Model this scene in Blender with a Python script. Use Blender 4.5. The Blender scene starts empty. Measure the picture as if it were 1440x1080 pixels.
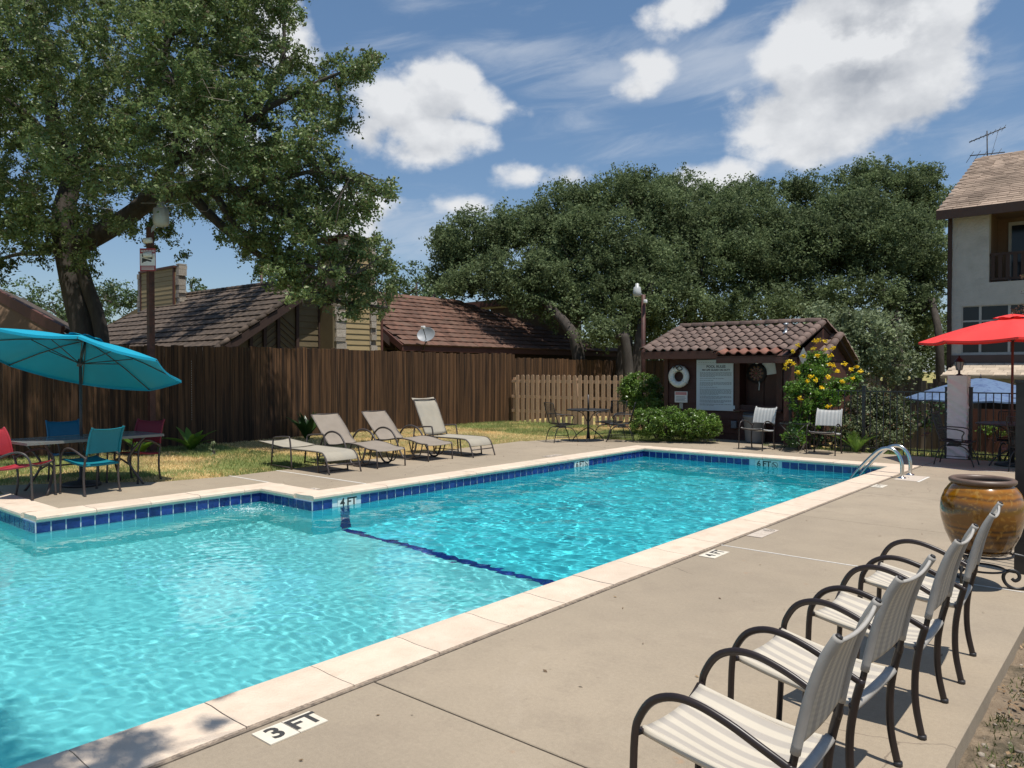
import bpy, bmesh, math, random
import numpy as np
from math import sin, cos, pi, radians, atan2, sqrt, hypot
from mathutils import Vector, Matrix, noise

SC = bpy.context.scene
COL = SC.collection
random.seed(4)
RNG = np.random.default_rng(4)

# ------------------------------------------------------------------ camera, world, sun, exposure
EYE = 1.62
YAW, PITCH, FPX = radians(40.292), radians(-1.02), 1083.9
cam = bpy.data.objects.new('camera', bpy.data.cameras.new('camera'))
COL.objects.link(cam)
cam.location = (0, 0, EYE)
cam.rotation_euler = (pi / 2 + PITCH, 0, YAW)
cam.data.sensor_width = 36.0
cam.data.lens = FPX / 1440 * 36
cam.data.clip_start = 0.05
cam.data.clip_end = 2000
SC.camera = cam

SUN_EL = radians(72.5)
SUN_AZ = (0.965, -0.262)
sunv = Vector((SUN_AZ[0] * cos(SUN_EL), SUN_AZ[1] * cos(SUN_EL), sin(SUN_EL))).normalized()
sun = bpy.data.objects.new('sun', bpy.data.lights.new('sun', 'SUN'))
COL.objects.link(sun)
sun.data.energy = 5.0
sun.data.angle = radians(0.53)
sun.data.color = (1.0, 0.955, 0.88)
sun.rotation_euler = sunv.to_track_quat('Z', 'Y').to_euler()
sun.data.cycles.is_caustics_light = True

SC.view_settings.view_transform = 'Standard'
SC.view_settings.look = 'None'
SC.view_settings.exposure = 0.0
SC.view_settings.gamma = 1.0
SC.view_settings.use_curve_mapping = False
SC.render.engine = 'CYCLES'
SC.cycles.use_denoising = True
SC.cycles.max_bounces = 10
SC.cycles.transparent_max_bounces = 12
SC.cycles.sample_clamp_indirect = 6.0


def cam_ray(px, py):
    f = Vector((-sin(YAW) * cos(PITCH), cos(YAW) * cos(PITCH), sin(PITCH)))
    r = Vector((cos(YAW), sin(YAW), 0))
    u = r.cross(f)
    return f + r * ((px - 720) / FPX) + u * ((540 - py) / FPX)


def P(px, py, dep):            # a point of the place seen at px,py at a real depth in metres
    return Vector((0, 0, EYE)) + cam_ray(px, py) * dep


def AX(px, py, X):
    d = cam_ray(px, py); return Vector((0, 0, EYE)) + d * (X / d.x)


def AY(px, py, Y):
    d = cam_ray(px, py); return Vector((0, 0, EYE)) + d * (Y / d.y)


def G(px, py, z=0.0):
    d = cam_ray(px, py); return Vector((0, 0, EYE)) + d * ((z - EYE) / d.z)


def build_world():
    w = bpy.data.worlds.new('World'); SC.world = w; w.use_nodes = True
    nt = w.node_tree; N = nt.nodes; L = nt.links
    bg = N['Background']; bg.inputs[1].default_value = 0.082
    sky = N.new('ShaderNodeTexSky'); sky.sky_type = 'NISHITA'; sky.sun_disc = False
    sky.sun_elevation = SUN_EL; sky.sun_rotation = atan2(SUN_AZ[0], SUN_AZ[1])
    sky.altitude = 200; sky.air_density = 1.0; sky.dust_density = 0.7; sky.ozone_density = 1.6

    def M(op, a, b=None, c=None, clamp=False):
        n = N.new('ShaderNodeMath'); n.operation = op; n.use_clamp = clamp
        for i, v in enumerate((a, b, c)):
            if v is None: continue
            if isinstance(v, (int, float)): n.inputs[i].default_value = v
            else: L.new(v, n.inputs[i])
        return n.outputs[0]
    tc = N.new('ShaderNodeTexCoord'); sp = N.new('ShaderNodeSeparateXYZ'); L.new(tc.outputs['Generated'], sp.inputs[0])
    x, y, z = sp.outputs
    az = M('ARCTAN2', M('MULTIPLY', x, -1), y)
    el = M('ARCSINE', z)
    cmb = N.new('ShaderNodeCombineXYZ'); L.new(az, cmb.inputs[0]); L.new(M('MULTIPLY', el, 1.35), cmb.inputs[1])

    def fbm(scale, det, rough, off, dist=0.0):
        n = N.new('ShaderNodeTexNoise'); n.noise_dimensions = '3D'
        n.inputs['Scale'].default_value = scale; n.inputs['Detail'].default_value = det
        n.inputs['Roughness'].default_value = rough; n.inputs['Distortion'].default_value = dist
        v = N.new('ShaderNodeVectorMath'); v.operation = 'ADD'; L.new(cmb.outputs[0], v.inputs[0]); v.inputs[1].default_value = off
        L.new(v.outputs[0], n.inputs['Vector']); return n.outputs[0]
    n1 = fbm(7.0, 8, 0.55, (3.1, 0.2, 0)); n1b = fbm(7.0, 8, 0.55, (3.075, 0.245, 0)); n2b = fbm(22.0, 4, 0.6, (-.012, 7.02, 2)); n2 = fbm(22.0, 6, 0.52, (0, 7, 2)); n3 = fbm(5.0, 3, 0.5, (9, 1, 4))
    nz = M('ADD', M('MULTIPLY', M('SUBTRACT', n1, 0.5), 2.1), M('MULTIPLY', M('SUBTRACT', n2, 0.5), 0.36))

    def blob_field(lst, down=0.0):
        cur = None
        for cx, cy, rx, ry in lst:
            cy = cy + down * ry
            d = cam_ray(cx, cy).normalized()
            a0 = atan2(-d.x, d.y); e0 = math.asin(d.z)
            k = 1 / (1 + ((cx - 720) / FPX) ** 2 * .55 + ((540 - cy) / FPX) ** 2 * .5)
            ra = rx / FPX * k; re = ry / FPX * k
            r2 = M('ADD', M('POWER', M('MULTIPLY', M('SUBTRACT', az, a0), 1 / ra), 2.0), M('POWER', M('MULTIPLY', M('SUBTRACT', el, e0), 1 / re), 2.0))
            v = M('MULTIPLY', M('SUBTRACT', 1.0, M('SQRT', r2)), (rx * ry) ** .5 / 80)
            v = M('MAXIMUM', v, -1.6)
            cur = v if cur is None else M('MAXIMUM', cur, v)
        return cur
    CL = [(1215, 60, 170, 120), (1110, 170, 120, 66), (1285, 20, 112, 85), (1170, 135, 120, 84), (1245, 120, 120, 80), (1250, -60, 170, 90), (1070, 190, 70, 40),
                      (617, 130, 84, 58), (562, 150, 84, 50), (676, 150, 74, 42), (718, 150, 44, 24), (602, 190, 96, 46), (656, 186, 66, 38), (520, 180, 56, 40),
                      (737, 245, 46, 22), (797, 252, 50, 32), (1022, 245, 70, 30), (1010, 260, 80, 30), (975, 12, 80, 36), (902, 124, 24, 13), (922, 100, 22, 15), (880, 84, 22, 8),
                      (768, 98, 26, 30), (780, 112, 24, 18), (395, 52, 70, 50), (500, 310, 70, 40), (1362, 268, 40, 22), (640, 292, 40, 12), (300, 200, 90, 60),
                      (1000, -260, 160, 90), (1600, 60, 140, 110), (1800, 200, 160, 60), (-200, 100, 220, 120)]
    cum = blob_field(CL); cum_low = blob_field(CL[:14], .42)
    wis = blob_field([(990, 80, 260, 60), (840, 105, 190, 55), (1390, 205, 110, 50), (815, 178, 100, 34), (940, 210, 120, 22), (1395, 105, 80, 40),
                      (1050, 110, 200, 40), (700, 70, 260, 22), (620, 330, 200, 60), (600, 5, 120, 16), (1180, 228, 160, 18)])

    def mr(v, a, b, smooth=True):
        n = N.new('ShaderNodeMapRange'); n.interpolation_type = 'SMOOTHSTEP' if smooth else 'LINEAR'
        L.new(v, n.inputs[0]); n.inputs[1].default_value = a; n.inputs[2].default_value = b; return n.outputs[0]
    dens = M('ADD', cum, nz)
    alpha = mr(dens, 0.0, 0.40)
    cmb2 = N.new('ShaderNodeCombineXYZ'); L.new(M('MULTIPLY', az, 3.0), cmb2.inputs[0]); L.new(M('ADD', M('MULTIPLY', el, 13.0), M('MULTIPLY', az, 2.0)), cmb2.inputs[1])
    nw = N.new('ShaderNodeTexNoise'); nw.inputs['Scale'].default_value = 2.3; nw.inputs['Detail'].default_value = 8; nw.inputs['Roughness'].default_value = 0.62; nw.inputs['Distortion'].default_value = 0.6
    L.new(cmb2.outputs[0], nw.inputs['Vector'])
    wd = M('ADD', M('MULTIPLY', wis, 0.7), M('MULTIPLY', M('SUBTRACT', nw.outputs[0], 0.40), 2.2))
    walpha = M('MULTIPLY', mr(wd, 0.1, 1.5), 0.5)
    # shade: thick cloud is greyer below, bright at its rim
    thick = mr(dens, 0.55, 1.5)
    relief = M('ADD', M('MULTIPLY', M('SUBTRACT', n1b, n1), 6.5), M('MULTIPLY', M('SUBTRACT', n2b, n2), 1.2))
    low = mr(M('ADD', M('SUBTRACT', cum_low, cum), M('MULTIPLY', M('SUBTRACT', n1, .5), .8)), -0.35, 0.6)
    shade = M('ADD', M('MULTIPLY', low, M('ADD', M('MULTIPLY', thick, .5), .45)), M('MULTIPLY', relief, M('ADD', M('MULTIPLY', thick, .5), .35)), clamp=True)
    cr = N.new('ShaderNodeMix'); cr.data_type = 'RGBA'
    cr.inputs[6].default_value = (9.6, 9.8, 10.1, 1); cr.inputs[7].default_value = (4.7, 5.1, 5.8, 1)
    L.new(shade, cr.inputs[0])
    m1 = N.new('ShaderNodeMix'); m1.data_type = 'RGBA'; ha = N.new('ShaderNodeVectorMath'); ha.operation = 'ADD'; L.new(sky.outputs[0], ha.inputs[0]); ha.inputs[1].default_value = (.28, .80, 1.60); L.new(walpha, m1.inputs[0]); L.new(ha.outputs[0], m1.inputs[6]); m1.inputs[7].default_value = (8.6, 9.1, 9.8, 1)
    m2 = N.new('ShaderNodeMix'); m2.data_type = 'RGBA'; L.new(alpha, m2.inputs[0]); L.new(m1.outputs[2], m2.inputs[6]); L.new(cr.outputs[2], m2.inputs[7])
    L.new(m2.outputs[2], bg.inputs[0])


build_world()

# ------------------------------------------------------------------ helpers: objects


def props(o, label=None, cat=None, group=None, kind=None):
    if label: o['label'] = label
    if cat: o['category'] = cat
    if group: o['group'] = group
    if kind: o['kind'] = kind
    return o


def empty(name, loc=(0, 0, 0), rz=0.0, label=None, cat=None, group=None, kind=None, parent=None):
    o = bpy.data.objects.new(name, None); COL.objects.link(o)
    o.location = loc; o.rotation_euler = (0, 0, rz); o.empty_display_size = .1
    if parent is not None: o.parent = parent
    return props(o, label, cat, group, kind)


def link_mesh(name, me, parent=None, loc=None, rot=None, scale=None):
    o = bpy.data.objects.new(name, me); COL.objects.link(o)
    if parent is not None: o.parent = parent
    if loc is not None: o.location = loc
    if rot is not None: o.rotation_euler = rot
    if scale is not None: o.scale = scale
    return o


def copy_tree(o, parent=None):
    c = o.copy(); COL.objects.link(c); c.parent = parent
    for ch in o.children: copy_tree(ch, c)
    return c


def np_mesh(name, verts, faces, mat=None, smooth=False):
    verts = np.asarray(verts, dtype=np.float32); faces = np.asarray(faces, dtype=np.int32)
    me = bpy.data.meshes.new(name)
    k = faces.shape[1]
    me.vertices.add(len(verts)); me.vertices.foreach_set('co', verts.ravel())
    me.loops.add(faces.size); me.loops.foreach_set('vertex_index', faces.ravel())
    me.polygons.add(len(faces))
    me.polygons.foreach_set('loop_start', np.arange(0, faces.size, k, dtype=np.int32))
    me.polygons.foreach_set('loop_total', np.full(len(faces), k, dtype=np.int32))
    if smooth: me.polygons.foreach_set('use_smooth', np.ones(len(faces), dtype=bool))
    me.update(calc_edges=True)
    if mat: me.materials.append(mat)
    return me


class MB:
    """collects shapes and links them as one mesh"""
    def __init__(s): s.v = []; s.f = []; s.sm = []

    def add(s, vs, fs, smooth=False):
        b = len(s.v); s.v += [tuple(v) for v in vs]
        for f in fs: s.f.append(tuple(b + i for i in f)); s.sm.append(smooth)
        return s

    def box(s, x0, x1, y0, y1, z0, z1, M=None):
        vs = [Vector((x, y, z)) for z in (z0, z1) for y in (y0, y1) for x in (x0, x1)]
        if M is not None: vs = [M @ v for v in vs]
        return s.add(vs, [(0, 2, 3, 1), (4, 5, 7, 6), (0, 1, 5, 4), (2, 6, 7, 3), (0, 4, 6, 2), (1, 3, 7, 5)])

    def cbox(s, c, size, M=None):
        return s.box(c[0] - size[0] / 2, c[0] + size[0] / 2, c[1] - size[1] / 2, c[1] + size[1] / 2, c[2] - size[2] / 2, c[2] + size[2] / 2, M)

    def bar(s, a, b, w, h=None):           # square bar between two points
        a = Vector(a); b = Vector(b); h = h or w; d = (b - a); l = d.length; d.normalize()
        up = Vector((0, 0, 1)) if abs(d.z) < .95 else Vector((1, 0, 0))
        sx = d.cross(up).normalized(); sy = sx.cross(d)
        M = Matrix((sx, sy, d)).transposed().to_4x4(); M.translation = a
        return s.box(-w / 2, w / 2, -h / 2, h / 2, 0, l, M)

    def tube(s, pts, r, seg=6, caps=True, closed=False, flat=None):
        pts = [Vector(p) for p in pts]; n = len(pts)
        rs = r if isinstance(r, (list, tuple)) else [r] * n
        rings = []; prev = None
        for i, p in enumerate(pts):
            if closed: t = (pts[(i + 1) % n] - pts[i - 1])
            else: t = (pts[min(i + 1, n - 1)] - pts[max(i - 1, 0)])
            t.normalize()
            if prev is None:
                up = Vector((0, 0, 1)) if abs(t.z) < .9 else Vector((1, 0, 0))
                nx = t.cross(up).normalized()
            else:
                nx = (prev - t * prev.dot(t))
                nx = nx.normalized() if nx.length > 1e-6 else prev
            prev = nx; ny = t.cross(nx)
            ring = []
            for k in range(seg):
                a = 2 * pi * k / seg
                fa = flat if flat else 1.0
                ring.append(p + nx * (cos(a) * rs[i]) + ny * (sin(a) * rs[i] * fa))
            rings.append(ring)
        vs = [v for rg in rings for v in rg]; fs = []
        m = n if closed else n - 1
        for i in range(m):
            j = (i + 1) % n
            for k in range(seg):
                k2 = (k + 1) % seg
                fs.append((i * seg + k, i * seg + k2, j * seg + k2, j * seg + k))
        if caps and not closed:
            fs.append(tuple(range(seg))[::-1]); fs.append(tuple((n - 1) * seg + k for k in range(seg)))
        return s.add(vs, fs, True)

    def lathe(s, prof, seg=24, c=(0, 0, 0), close=False):
        vs = []; fs = []
        for r, z in prof:
            for k in range(seg):
                a = 2 * pi * k / seg; vs.append((c[0] + r * cos(a), c[1] + r * sin(a), c[2] + z))
        for i in range(len(prof) - 1):
            for k in range(seg):
                k2 = (k + 1) % seg
                fs.append((i * seg + k, i * seg + k2, (i + 1) * seg + k2, (i + 1) * seg + k))
        return s.add(vs, fs, True)

    def prism(s, poly, z0, z1, M=None):      # xy polygon extruded in z
        n = len(poly); vs = [Vector((x, y, z0)) for x, y in poly] + [Vector((x, y, z1)) for x, y in poly]
        if M is not None: vs = [M @ v for v in vs]
        fs = [tuple(range(n))[::-1], tuple(range(n, 2 * n))] + [(i, (i + 1) % n, n + (i + 1) % n, n + i) for i in range(n)]
        return s.add(vs, fs)

    def solid(s, quad, t):                   # 3D polygon thickened along its normal
        q = [Vector(p) for p in quad]; nrm = (q[1] - q[0]).cross(q[2] - q[0]).normalized() * t; n = len(q)
        vs = q + [p + nrm for p in q]
        fs = [tuple(range(n))[::-1], tuple(range(n, 2 * n))] + [(i, (i + 1) % n, n + (i + 1) % n, n + i) for i in range(n)]
        return s.add(vs, fs)

    def grid(s, fn, nu, nv, smooth=True):
        vs = [fn(i / nu, j / nv) for j in range(nv + 1) for i in range(nu + 1)]
        fs = [(j * (nu + 1) + i, j * (nu + 1) + i + 1, (j + 1) * (nu + 1) + i + 1, (j + 1) * (nu + 1) + i) for j in range(nv) for i in range(nu)]
        return s.add(vs, fs, smooth)

    def mesh(s, name, mat):
        me = bpy.data.meshes.new(name); me.from_pydata(s.v, [], s.f)
        me.polygons.foreach_set('use_smooth', s.sm)
        me.materials.append(mat); me.update(); return me

    def build(s, name, mat, parent=None, loc=None, rot=None, bevel=0.0):
        me = s.mesh(name, mat)
        if bevel:
            bm = bmesh.new(); bm.from_mesh(me)
            bmesh.ops.bevel(bm, geom=list(bm.edges), offset=bevel, segments=1, affect='EDGES', clamp_overlap=True)
            bm.to_mesh(me); bm.free()
        return link_mesh(name, me, parent, loc, rot)


def smooth_path(pts, n=6):                  # Catmull-Rom through the points
    pts = [Vector(p) for p in pts]; out = []
    for i in range(len(pts) - 1):
        p0 = pts[max(i - 1, 0)]; p1 = pts[i]; p2 = pts[i + 1]; p3 = pts[min(i + 2, len(pts) - 1)]
        for k in range(n):
            t = k / n
            out.append(0.5 * ((2 * p1) + (p2 - p0) * t + (2 * p0 - 5 * p1 + 4 * p2 - p3) * t * t + (-p0 + 3 * p1 - 3 * p2 + p3) * t ** 3))
    out.append(pts[-1]); return out


# ------------------------------------------------------------------ helpers: materials


def new_mat(name):
    m = bpy.data.materials.new(name); m.use_nodes = True
    return m, m.node_tree, m.node_tree.nodes, m.node_tree.links, m.node_tree.nodes['Principled BSDF']


def surf(name, c1, c2=None, scale=8.0, rough=0.7, metal=0.0, bump=0.0, bscale=40.0, rnd=0.0, stretch=(1, 1, 1), c3=None, s3=1.2, m3=(0.5, 0.62),
         spec=0.5, coords='Object', trans=0.0, sss=0.0, det=6.0, contrast=(0.3, 0.7)):
    """colour wandering between c1 and c2, optional blotches of c3, per-object brightness steps, fine relief"""
    m, nt, N, L, b = new_mat(name)
    b.inputs['Roughness'].default_value = rough; b.inputs['Metallic'].default_value = metal
    b.inputs['Specular IOR Level'].default_value = spec
    tc = N.new('ShaderNodeTexCoord'); mp = N.new('ShaderNodeMapping'); mp.inputs['Scale'].default_value = stretch
    L.new(tc.outputs[coords], mp.inputs[0])
    vec = mp.outputs[0]
    if rnd:
        oi = N.new('ShaderNodeObjectInfo'); va = N.new('ShaderNodeVectorMath'); va.operation = 'ADD'
        sc_ = N.new('ShaderNodeVectorMath'); sc_.operation = 'SCALE'; sc_.inputs[0].default_value = (37, 17, 11); L.new(oi.outputs['Random'], sc_.inputs['Scale'])
        L.new(vec, va.inputs[0]); L.new(sc_.outputs[0], va.inputs[1]); vec = va.outputs[0]
    col = None
    if c2 is None: c2 = c1
    n = N.new('ShaderNodeTexNoise'); n.inputs['Scale'].default_value = scale; n.inputs['Detail'].default_value = det; n.inputs['Roughness'].default_value = .6
    L.new(vec, n.inputs['Vector'])
    mr = N.new('ShaderNodeMapRange'); mr.inputs[1].default_value = contrast[0]; mr.inputs[2].default_value = contrast[1]; L.new(n.outputs[0], mr.inputs[0])
    mx = N.new('ShaderNodeMix'); mx.data_type = 'RGBA'; mx.inputs[6].default_value = (*c1, 1); mx.inputs[7].default_value = (*c2, 1)
    L.new(mr.outputs[0], mx.inputs[0]); col = mx.outputs[2]
    if c3 is not None:
        n3 = N.new('ShaderNodeTexNoise'); n3.inputs['Scale'].default_value = s3; n3.inputs['Detail'].default_value = 7; n3.inputs['Roughness'].default_value = .65
        L.new(vec, n3.inputs['Vector'])
        r3 = N.new('ShaderNodeMapRange'); r3.inputs[1].default_value = m3[0]; r3.inputs[2].default_value = m3[1]; L.new(n3.outputs[0], r3.inputs[0])
        m2 = N.new('ShaderNodeMix'); m2.data_type = 'RGBA'; L.new(r3.outputs[0], m2.inputs[0]); L.new(col, m2.inputs[6]); m2.inputs[7].default_value = (*c3, 1); col = m2.outputs[2]
    if rnd:
        mm = N.new('ShaderNodeMapRange'); mm.inputs[3].default_value = 1 - rnd; mm.inputs[4].default_value = 1 + rnd; L.new(oi.outputs['Random'], mm.inputs[0])
        hs = N.new('ShaderNodeHueSaturation'); L.new(mm.outputs[0], hs.inputs['Value']); L.new(col, hs.inputs['Color']); col = hs.outputs[0]
    L.new(col, b.inputs['Base Color'])
    if bump:
        nb = N.new('ShaderNodeTexNoise'); nb.inputs['Scale'].default_value = bscale; nb.inputs['Detail'].default_value = 5; L.new(vec, nb.inputs['Vector'])
        bp = N.new('ShaderNodeBump'); bp.inputs['Strength'].default_value = bump; bp.inputs['Distance'].default_value = .02
        L.new(nb.outputs[0], bp.inputs['Height']); L.new(bp.outputs[0], b.inputs['Normal'])
    if trans:
        tr = N.new('ShaderNodeBsdfTranslucent'); ms = N.new('ShaderNodeMixShader'); ms.inputs[0].default_value = trans
        L.new(col, tr.inputs[0]); L.new(b.outputs[0], ms.inputs[1]); L.new(tr.outputs[0], ms.inputs[2]); L.new(ms.outputs[0], N['Material Output'].inputs[0])
    return m


def leaf_mat(name, c1, c2, rough=0.45, trans=0.28, c3=None, p3=0.04, spec=.5):
    m, nt, N, L, b = new_mat(name)
    g = N.new('ShaderNodeNewGeometry'); r = N.new('ShaderNodeValToRGB')
    e = r.color_ramp.elements; e[0].color = (*c1, 1); e[1].color = (*c2, 1); e[1].position = .96 - (p3 if c3 else 0)
    if c3:
        k = r.color_ramp.elements.new(1 - p3); k.color = (*c3, 1)
    L.new(g.outputs['Random Per Island'], r.inputs[0])
    tc = N.new('ShaderNodeTexCoord'); n = N.new('ShaderNodeTexNoise'); n.inputs['Scale'].default_value = .7; n.inputs['Detail'].default_value = 3; L.new(tc.outputs['Object'], n.inputs['Vector'])
    mr = N.new('ShaderNodeMapRange'); mr.inputs[1].default_value = .35; mr.inputs[2].default_value = .65; mr.inputs[3].default_value = .72; mr.inputs[4].default_value = 1.3; L.new(n.outputs[0], mr.inputs[0])
    hs = N.new('ShaderNodeHueSaturation'); L.new(mr.outputs[0], hs.inputs['Value']); L.new(r.outputs[0], hs.inputs['Color'])
    L.new(hs.outputs[0], b.inputs['Base Color']); b.inputs['Roughness'].default_value = rough; b.inputs['Specular IOR Level'].default_value = spec
    tr = N.new('ShaderNodeBsdfTranslucent'); ms = N.new('ShaderNodeMixShader'); ms.inputs[0].default_value = trans
    L.new(hs.outputs[0], tr.inputs[0]); L.new(b.outputs[0], ms.inputs[1]); L.new(tr.outputs[0], ms.inputs[2]); L.new(ms.outputs[0], N['Material Output'].inputs[0])
    return m


def leaves_mesh(name, centers, radii, counts, size, mat, seed=1, squash=0.8, aspect=0.5, shell=0.55, up=0.35, droop=0.0, spray=None):
    """leaf-sized quads scattered through clumps"""
    g = np.random.default_rng(seed)
    centers = np.asarray(centers, float); radii = np.asarray(radii, float)
    idx = np.repeat(np.arange(len(centers)), counts)
    n = len(idx)
    d = g.normal(size=(n, 3)); d /= np.linalg.norm(d, axis=1)[:, None]
    rr = (shell + (1 - shell) * g.random(n)) * (0.75 + .5 * g.random(n))
    rr = np.where(g.random(n) < .25, g.random(n) * .9, rr)
    pos = centers[idx] + d * (radii[idx] * rr)[:, None] * np.array([1, 1, squash])
    pos[:, 2] -= droop * g.random(n) * radii[idx]
    if spray:
        k, sr = spray; m = max(1, n // k); ci = np.sort(g.integers(0, n, m)); own = ci[np.minimum(m - 1, np.searchsorted(ci, np.arange(n)))]
        dirs = g.normal(size=(n, 3)); dirs[:, 2] = dirs[:, 2] * .5 - .25; dirs /= np.linalg.norm(dirs, axis=1)[:, None]
        tt = g.uniform(-1, 1, n)[:, None] * sr * (.6 + .8 * g.random(n))[:, None]
        pos = pos[own] + dirs[own] * tt + g.normal(size=(n, 3)) * sr * .28
    nrm = g.normal(size=(n, 3)); nrm[:, 2] += up * 2; nrm += d * .5; nrm /= np.linalg.norm(nrm, axis=1)[:, None]
    a = g.normal(size=(n, 3)); a -= nrm * (a * nrm).sum(1)[:, None]; a /= np.linalg.norm(a, axis=1)[:, None]
    b = np.cross(nrm, a)
    s = size * (.6 + .8 * g.random(n))
    a *= (s * .5)[:, None]; b *= (s * .5 * aspect)[:, None]
    V = np.stack([pos - a, pos + b * 1.0 + a * .1, pos + a, pos - b + a * .1], axis=1).reshape(-1, 3)
    F = np.arange(n * 4).reshape(-1, 4)
    return np_mesh(name, V, F, mat)


def text_mesh(s, size, mat, name='lettering', parent=None, M=None, bold=0.0, align='CENTER', extrude=0.0015):
    cu = bpy.data.curves.new('lettering', 'FONT'); cu.body = s; cu.size = size; cu.align_x = align; cu.align_y = 'CENTER'; cu.offset = bold; cu.extrude = extrude
    cu.resolution_u = 3
    t = bpy.data.objects.new('t', cu); COL.objects.link(t)
    me = bpy.data.meshes.new_from_object(t.evaluated_get(bpy.context.evaluated_depsgraph_get()))
    bpy.data.objects.remove(t); bpy.data.curves.remove(cu)
    me.materials.clear(); me.materials.append(mat)
    if M is not None: me.transform(M)
    return link_mesh(name, me, parent)


def sstep(a, b, x):
    t = min(1, max(0, (x - a) / (b - a))); return t * t * (3 - 2 * t)
# ------------------------------------------------------------------ materials
M = {}
M['deck'] = surf('deck_concrete', (.43, .345, .265), (.37, .295, .225), 1.1, .85, bump=.18, bscale=160, c3=(.31, .245, .185), s3=.55, m3=(.5, .75), rnd=.035, spec=.25, det=9)


def deck_material():
    m, nt, N, L, b = new_mat('deck_concrete')
    tc = N.new('ShaderNodeTexCoord')

    def nz(s, d, r=.6, off=0.0, dist=0.0):
        n = N.new('ShaderNodeTexNoise'); n.inputs['Scale'].default_value = s; n.inputs['Detail'].default_value = d; n.inputs['Roughness'].default_value = r; n.inputs['Distortion'].default_value = dist
        mp_ = N.new('ShaderNodeMapping'); mp_.inputs['Location'].default_value = (off, off * .7, 0); L.new(tc.outputs['Object'], mp_.inputs[0]); L.new(mp_.outputs[0], n.inputs['Vector']); return n.outputs[0]

    def rg(v, a, c, o0=0.0, o1=1.0):
        n = N.new('ShaderNodeMapRange'); L.new(v, n.inputs[0]); n.inputs[1].default_value = a; n.inputs[2].default_value = c; n.inputs[3].default_value = o0; n.inputs[4].default_value = o1; return n.outputs[0]

    def mx(f, a, c):
        n = N.new('ShaderNodeMix'); n.data_type = 'RGBA'; L.new(f, n.inputs[0])
        for i, v in ((6, a), (7, c)):
            if isinstance(v, tuple): n.inputs[i].default_value = (*v, 1)
            else: L.new(v, n.inputs[i])
        return n.outputs[2]
    c = mx(rg(nz(.45, 8, .65), .35, .65), (.375, .305, .222), (.30, .245, .18))
    c = mx(rg(nz(2.6, 9, .7, 4), .5, .78, 0, .75), c, (.27, .218, .162))           # blotchy damp stains
    c = mx(rg(nz(1.3, 6, .6, 11, 1.5), .60, .72, 0, .18), c, (.46, .385, .30))      # paler scrubbed areas
    c = mx(rg(nz(14, 6, .7, 8), .62, .74, 0, .5), c, (.22, .17, .125))              # spots
    c = mx(rg(nz(5, 3, .5, 30), .70, .76, 0, .55), c, (.36, .22, .13))              # a little rust
    g1 = rg(nz(190, 3, .8), .3, .7, .84, 1.14); g2 = rg(nz(46, 4, .7, 3), .3, .7, .92, 1.07)
    mu = N.new('ShaderNodeMath'); mu.operation = 'MULTIPLY'; L.new(g1, mu.inputs[0]); L.new(g2, mu.inputs[1])
    hs = N.new('ShaderNodeHueSaturation'); L.new(mu.outputs[0], hs.inputs['Value']); L.new(c, hs.inputs['Color'])
    # hairline cracks, only here and there
    vo = N.new('ShaderNodeTexVoronoi'); vo.feature = 'DISTANCE_TO_EDGE'; vo.inputs['Scale'].default_value = .42
    wv = N.new('ShaderNodeVectorMath'); wv.operation = 'ADD'; nn_ = N.new('ShaderNodeTexNoise'); nn_.inputs['Scale'].default_value = 1.6; nn_.inputs['Detail'].default_value = 8; L.new(tc.outputs['Object'], nn_.inputs['Vector'])
    sv = N.new('ShaderNodeVectorMath'); sv.operation = 'SCALE'; sv.inputs['Scale'].default_value = .5; L.new(nn_.outputs['Color'], sv.inputs[0]); L.new(tc.outputs['Object'], wv.inputs[0]); L.new(sv.outputs[0], wv.inputs[1]); L.new(wv.outputs[0], vo.inputs['Vector'])
    ck = rg(vo.outputs['Distance'], .0010, .0024, 1, 0); mk = rg(nz(.8, 2, .5, 19), .54, .58)
    m3 = N.new('ShaderNodeMath'); m3.operation = 'MULTIPLY'; L.new(ck, m3.inputs[0]); L.new(mk, m3.inputs[1])
    m4 = N.new('ShaderNodeMath'); m4.operation = 'MULTIPLY'; L.new(m3.outputs[0], m4.inputs[0]); m4.inputs[1].default_value = .55
    L.new(mx(m4.outputs[0], hs.outputs[0], (.12, .09, .07)), b.inputs['Base Color'])
    b.inputs['Roughness'].default_value = .85; b.inputs['Specular IOR Level'].default_value = .25
    bp = N.new('ShaderNodeBump'); bp.inputs['Strength'].default_value = .25; bp.inputs['Distance'].default_value = .01; L.new(nz(140, 4, .7), bp.inputs['Height']); L.new(bp.outputs[0], b.inputs['Normal'])
    return m


M['deck'] = deck_material()
M['coping'] = surf('coping_stone', (.70, .575, .45), (.61, .485, .37), 6, .75, bump=.35, bscale=70, rnd=.05, c3=(.50, .38, .28), s3=3.5, m3=(.58, .78), spec=.3, det=9)
M['coping_edge'] = surf('weathered_grout', (.09, .07, .055), (.3, .24, .18), 25, .95)
M['caulk'] = surf('white_caulk', (.75, .72, .66), (.6, .56, .5), 20, .7)
M['tile'] = surf('blue_glazed_tile', (.010, .024, .13), (.020, .045, .21), 9, .12, rnd=.22, contrast=(.35, .6))
M['grout'] = surf('tile_grout', (.62, .70, .72), (.5, .6, .64), 12, .8)
M['plaster'] = surf('water_tinted_plaster', (.29, .69, .69), (.255, .65, .65), 2.5, .8, c3=(.21, .59, .60), s3=.9, m3=(.5, .75))  # turquoise of light absorbed by the water is put into the plaster colour
M['step'] = surf('pale_step_plaster', (.58, .84, .82), (.5, .78, .76), 3, .8)
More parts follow.
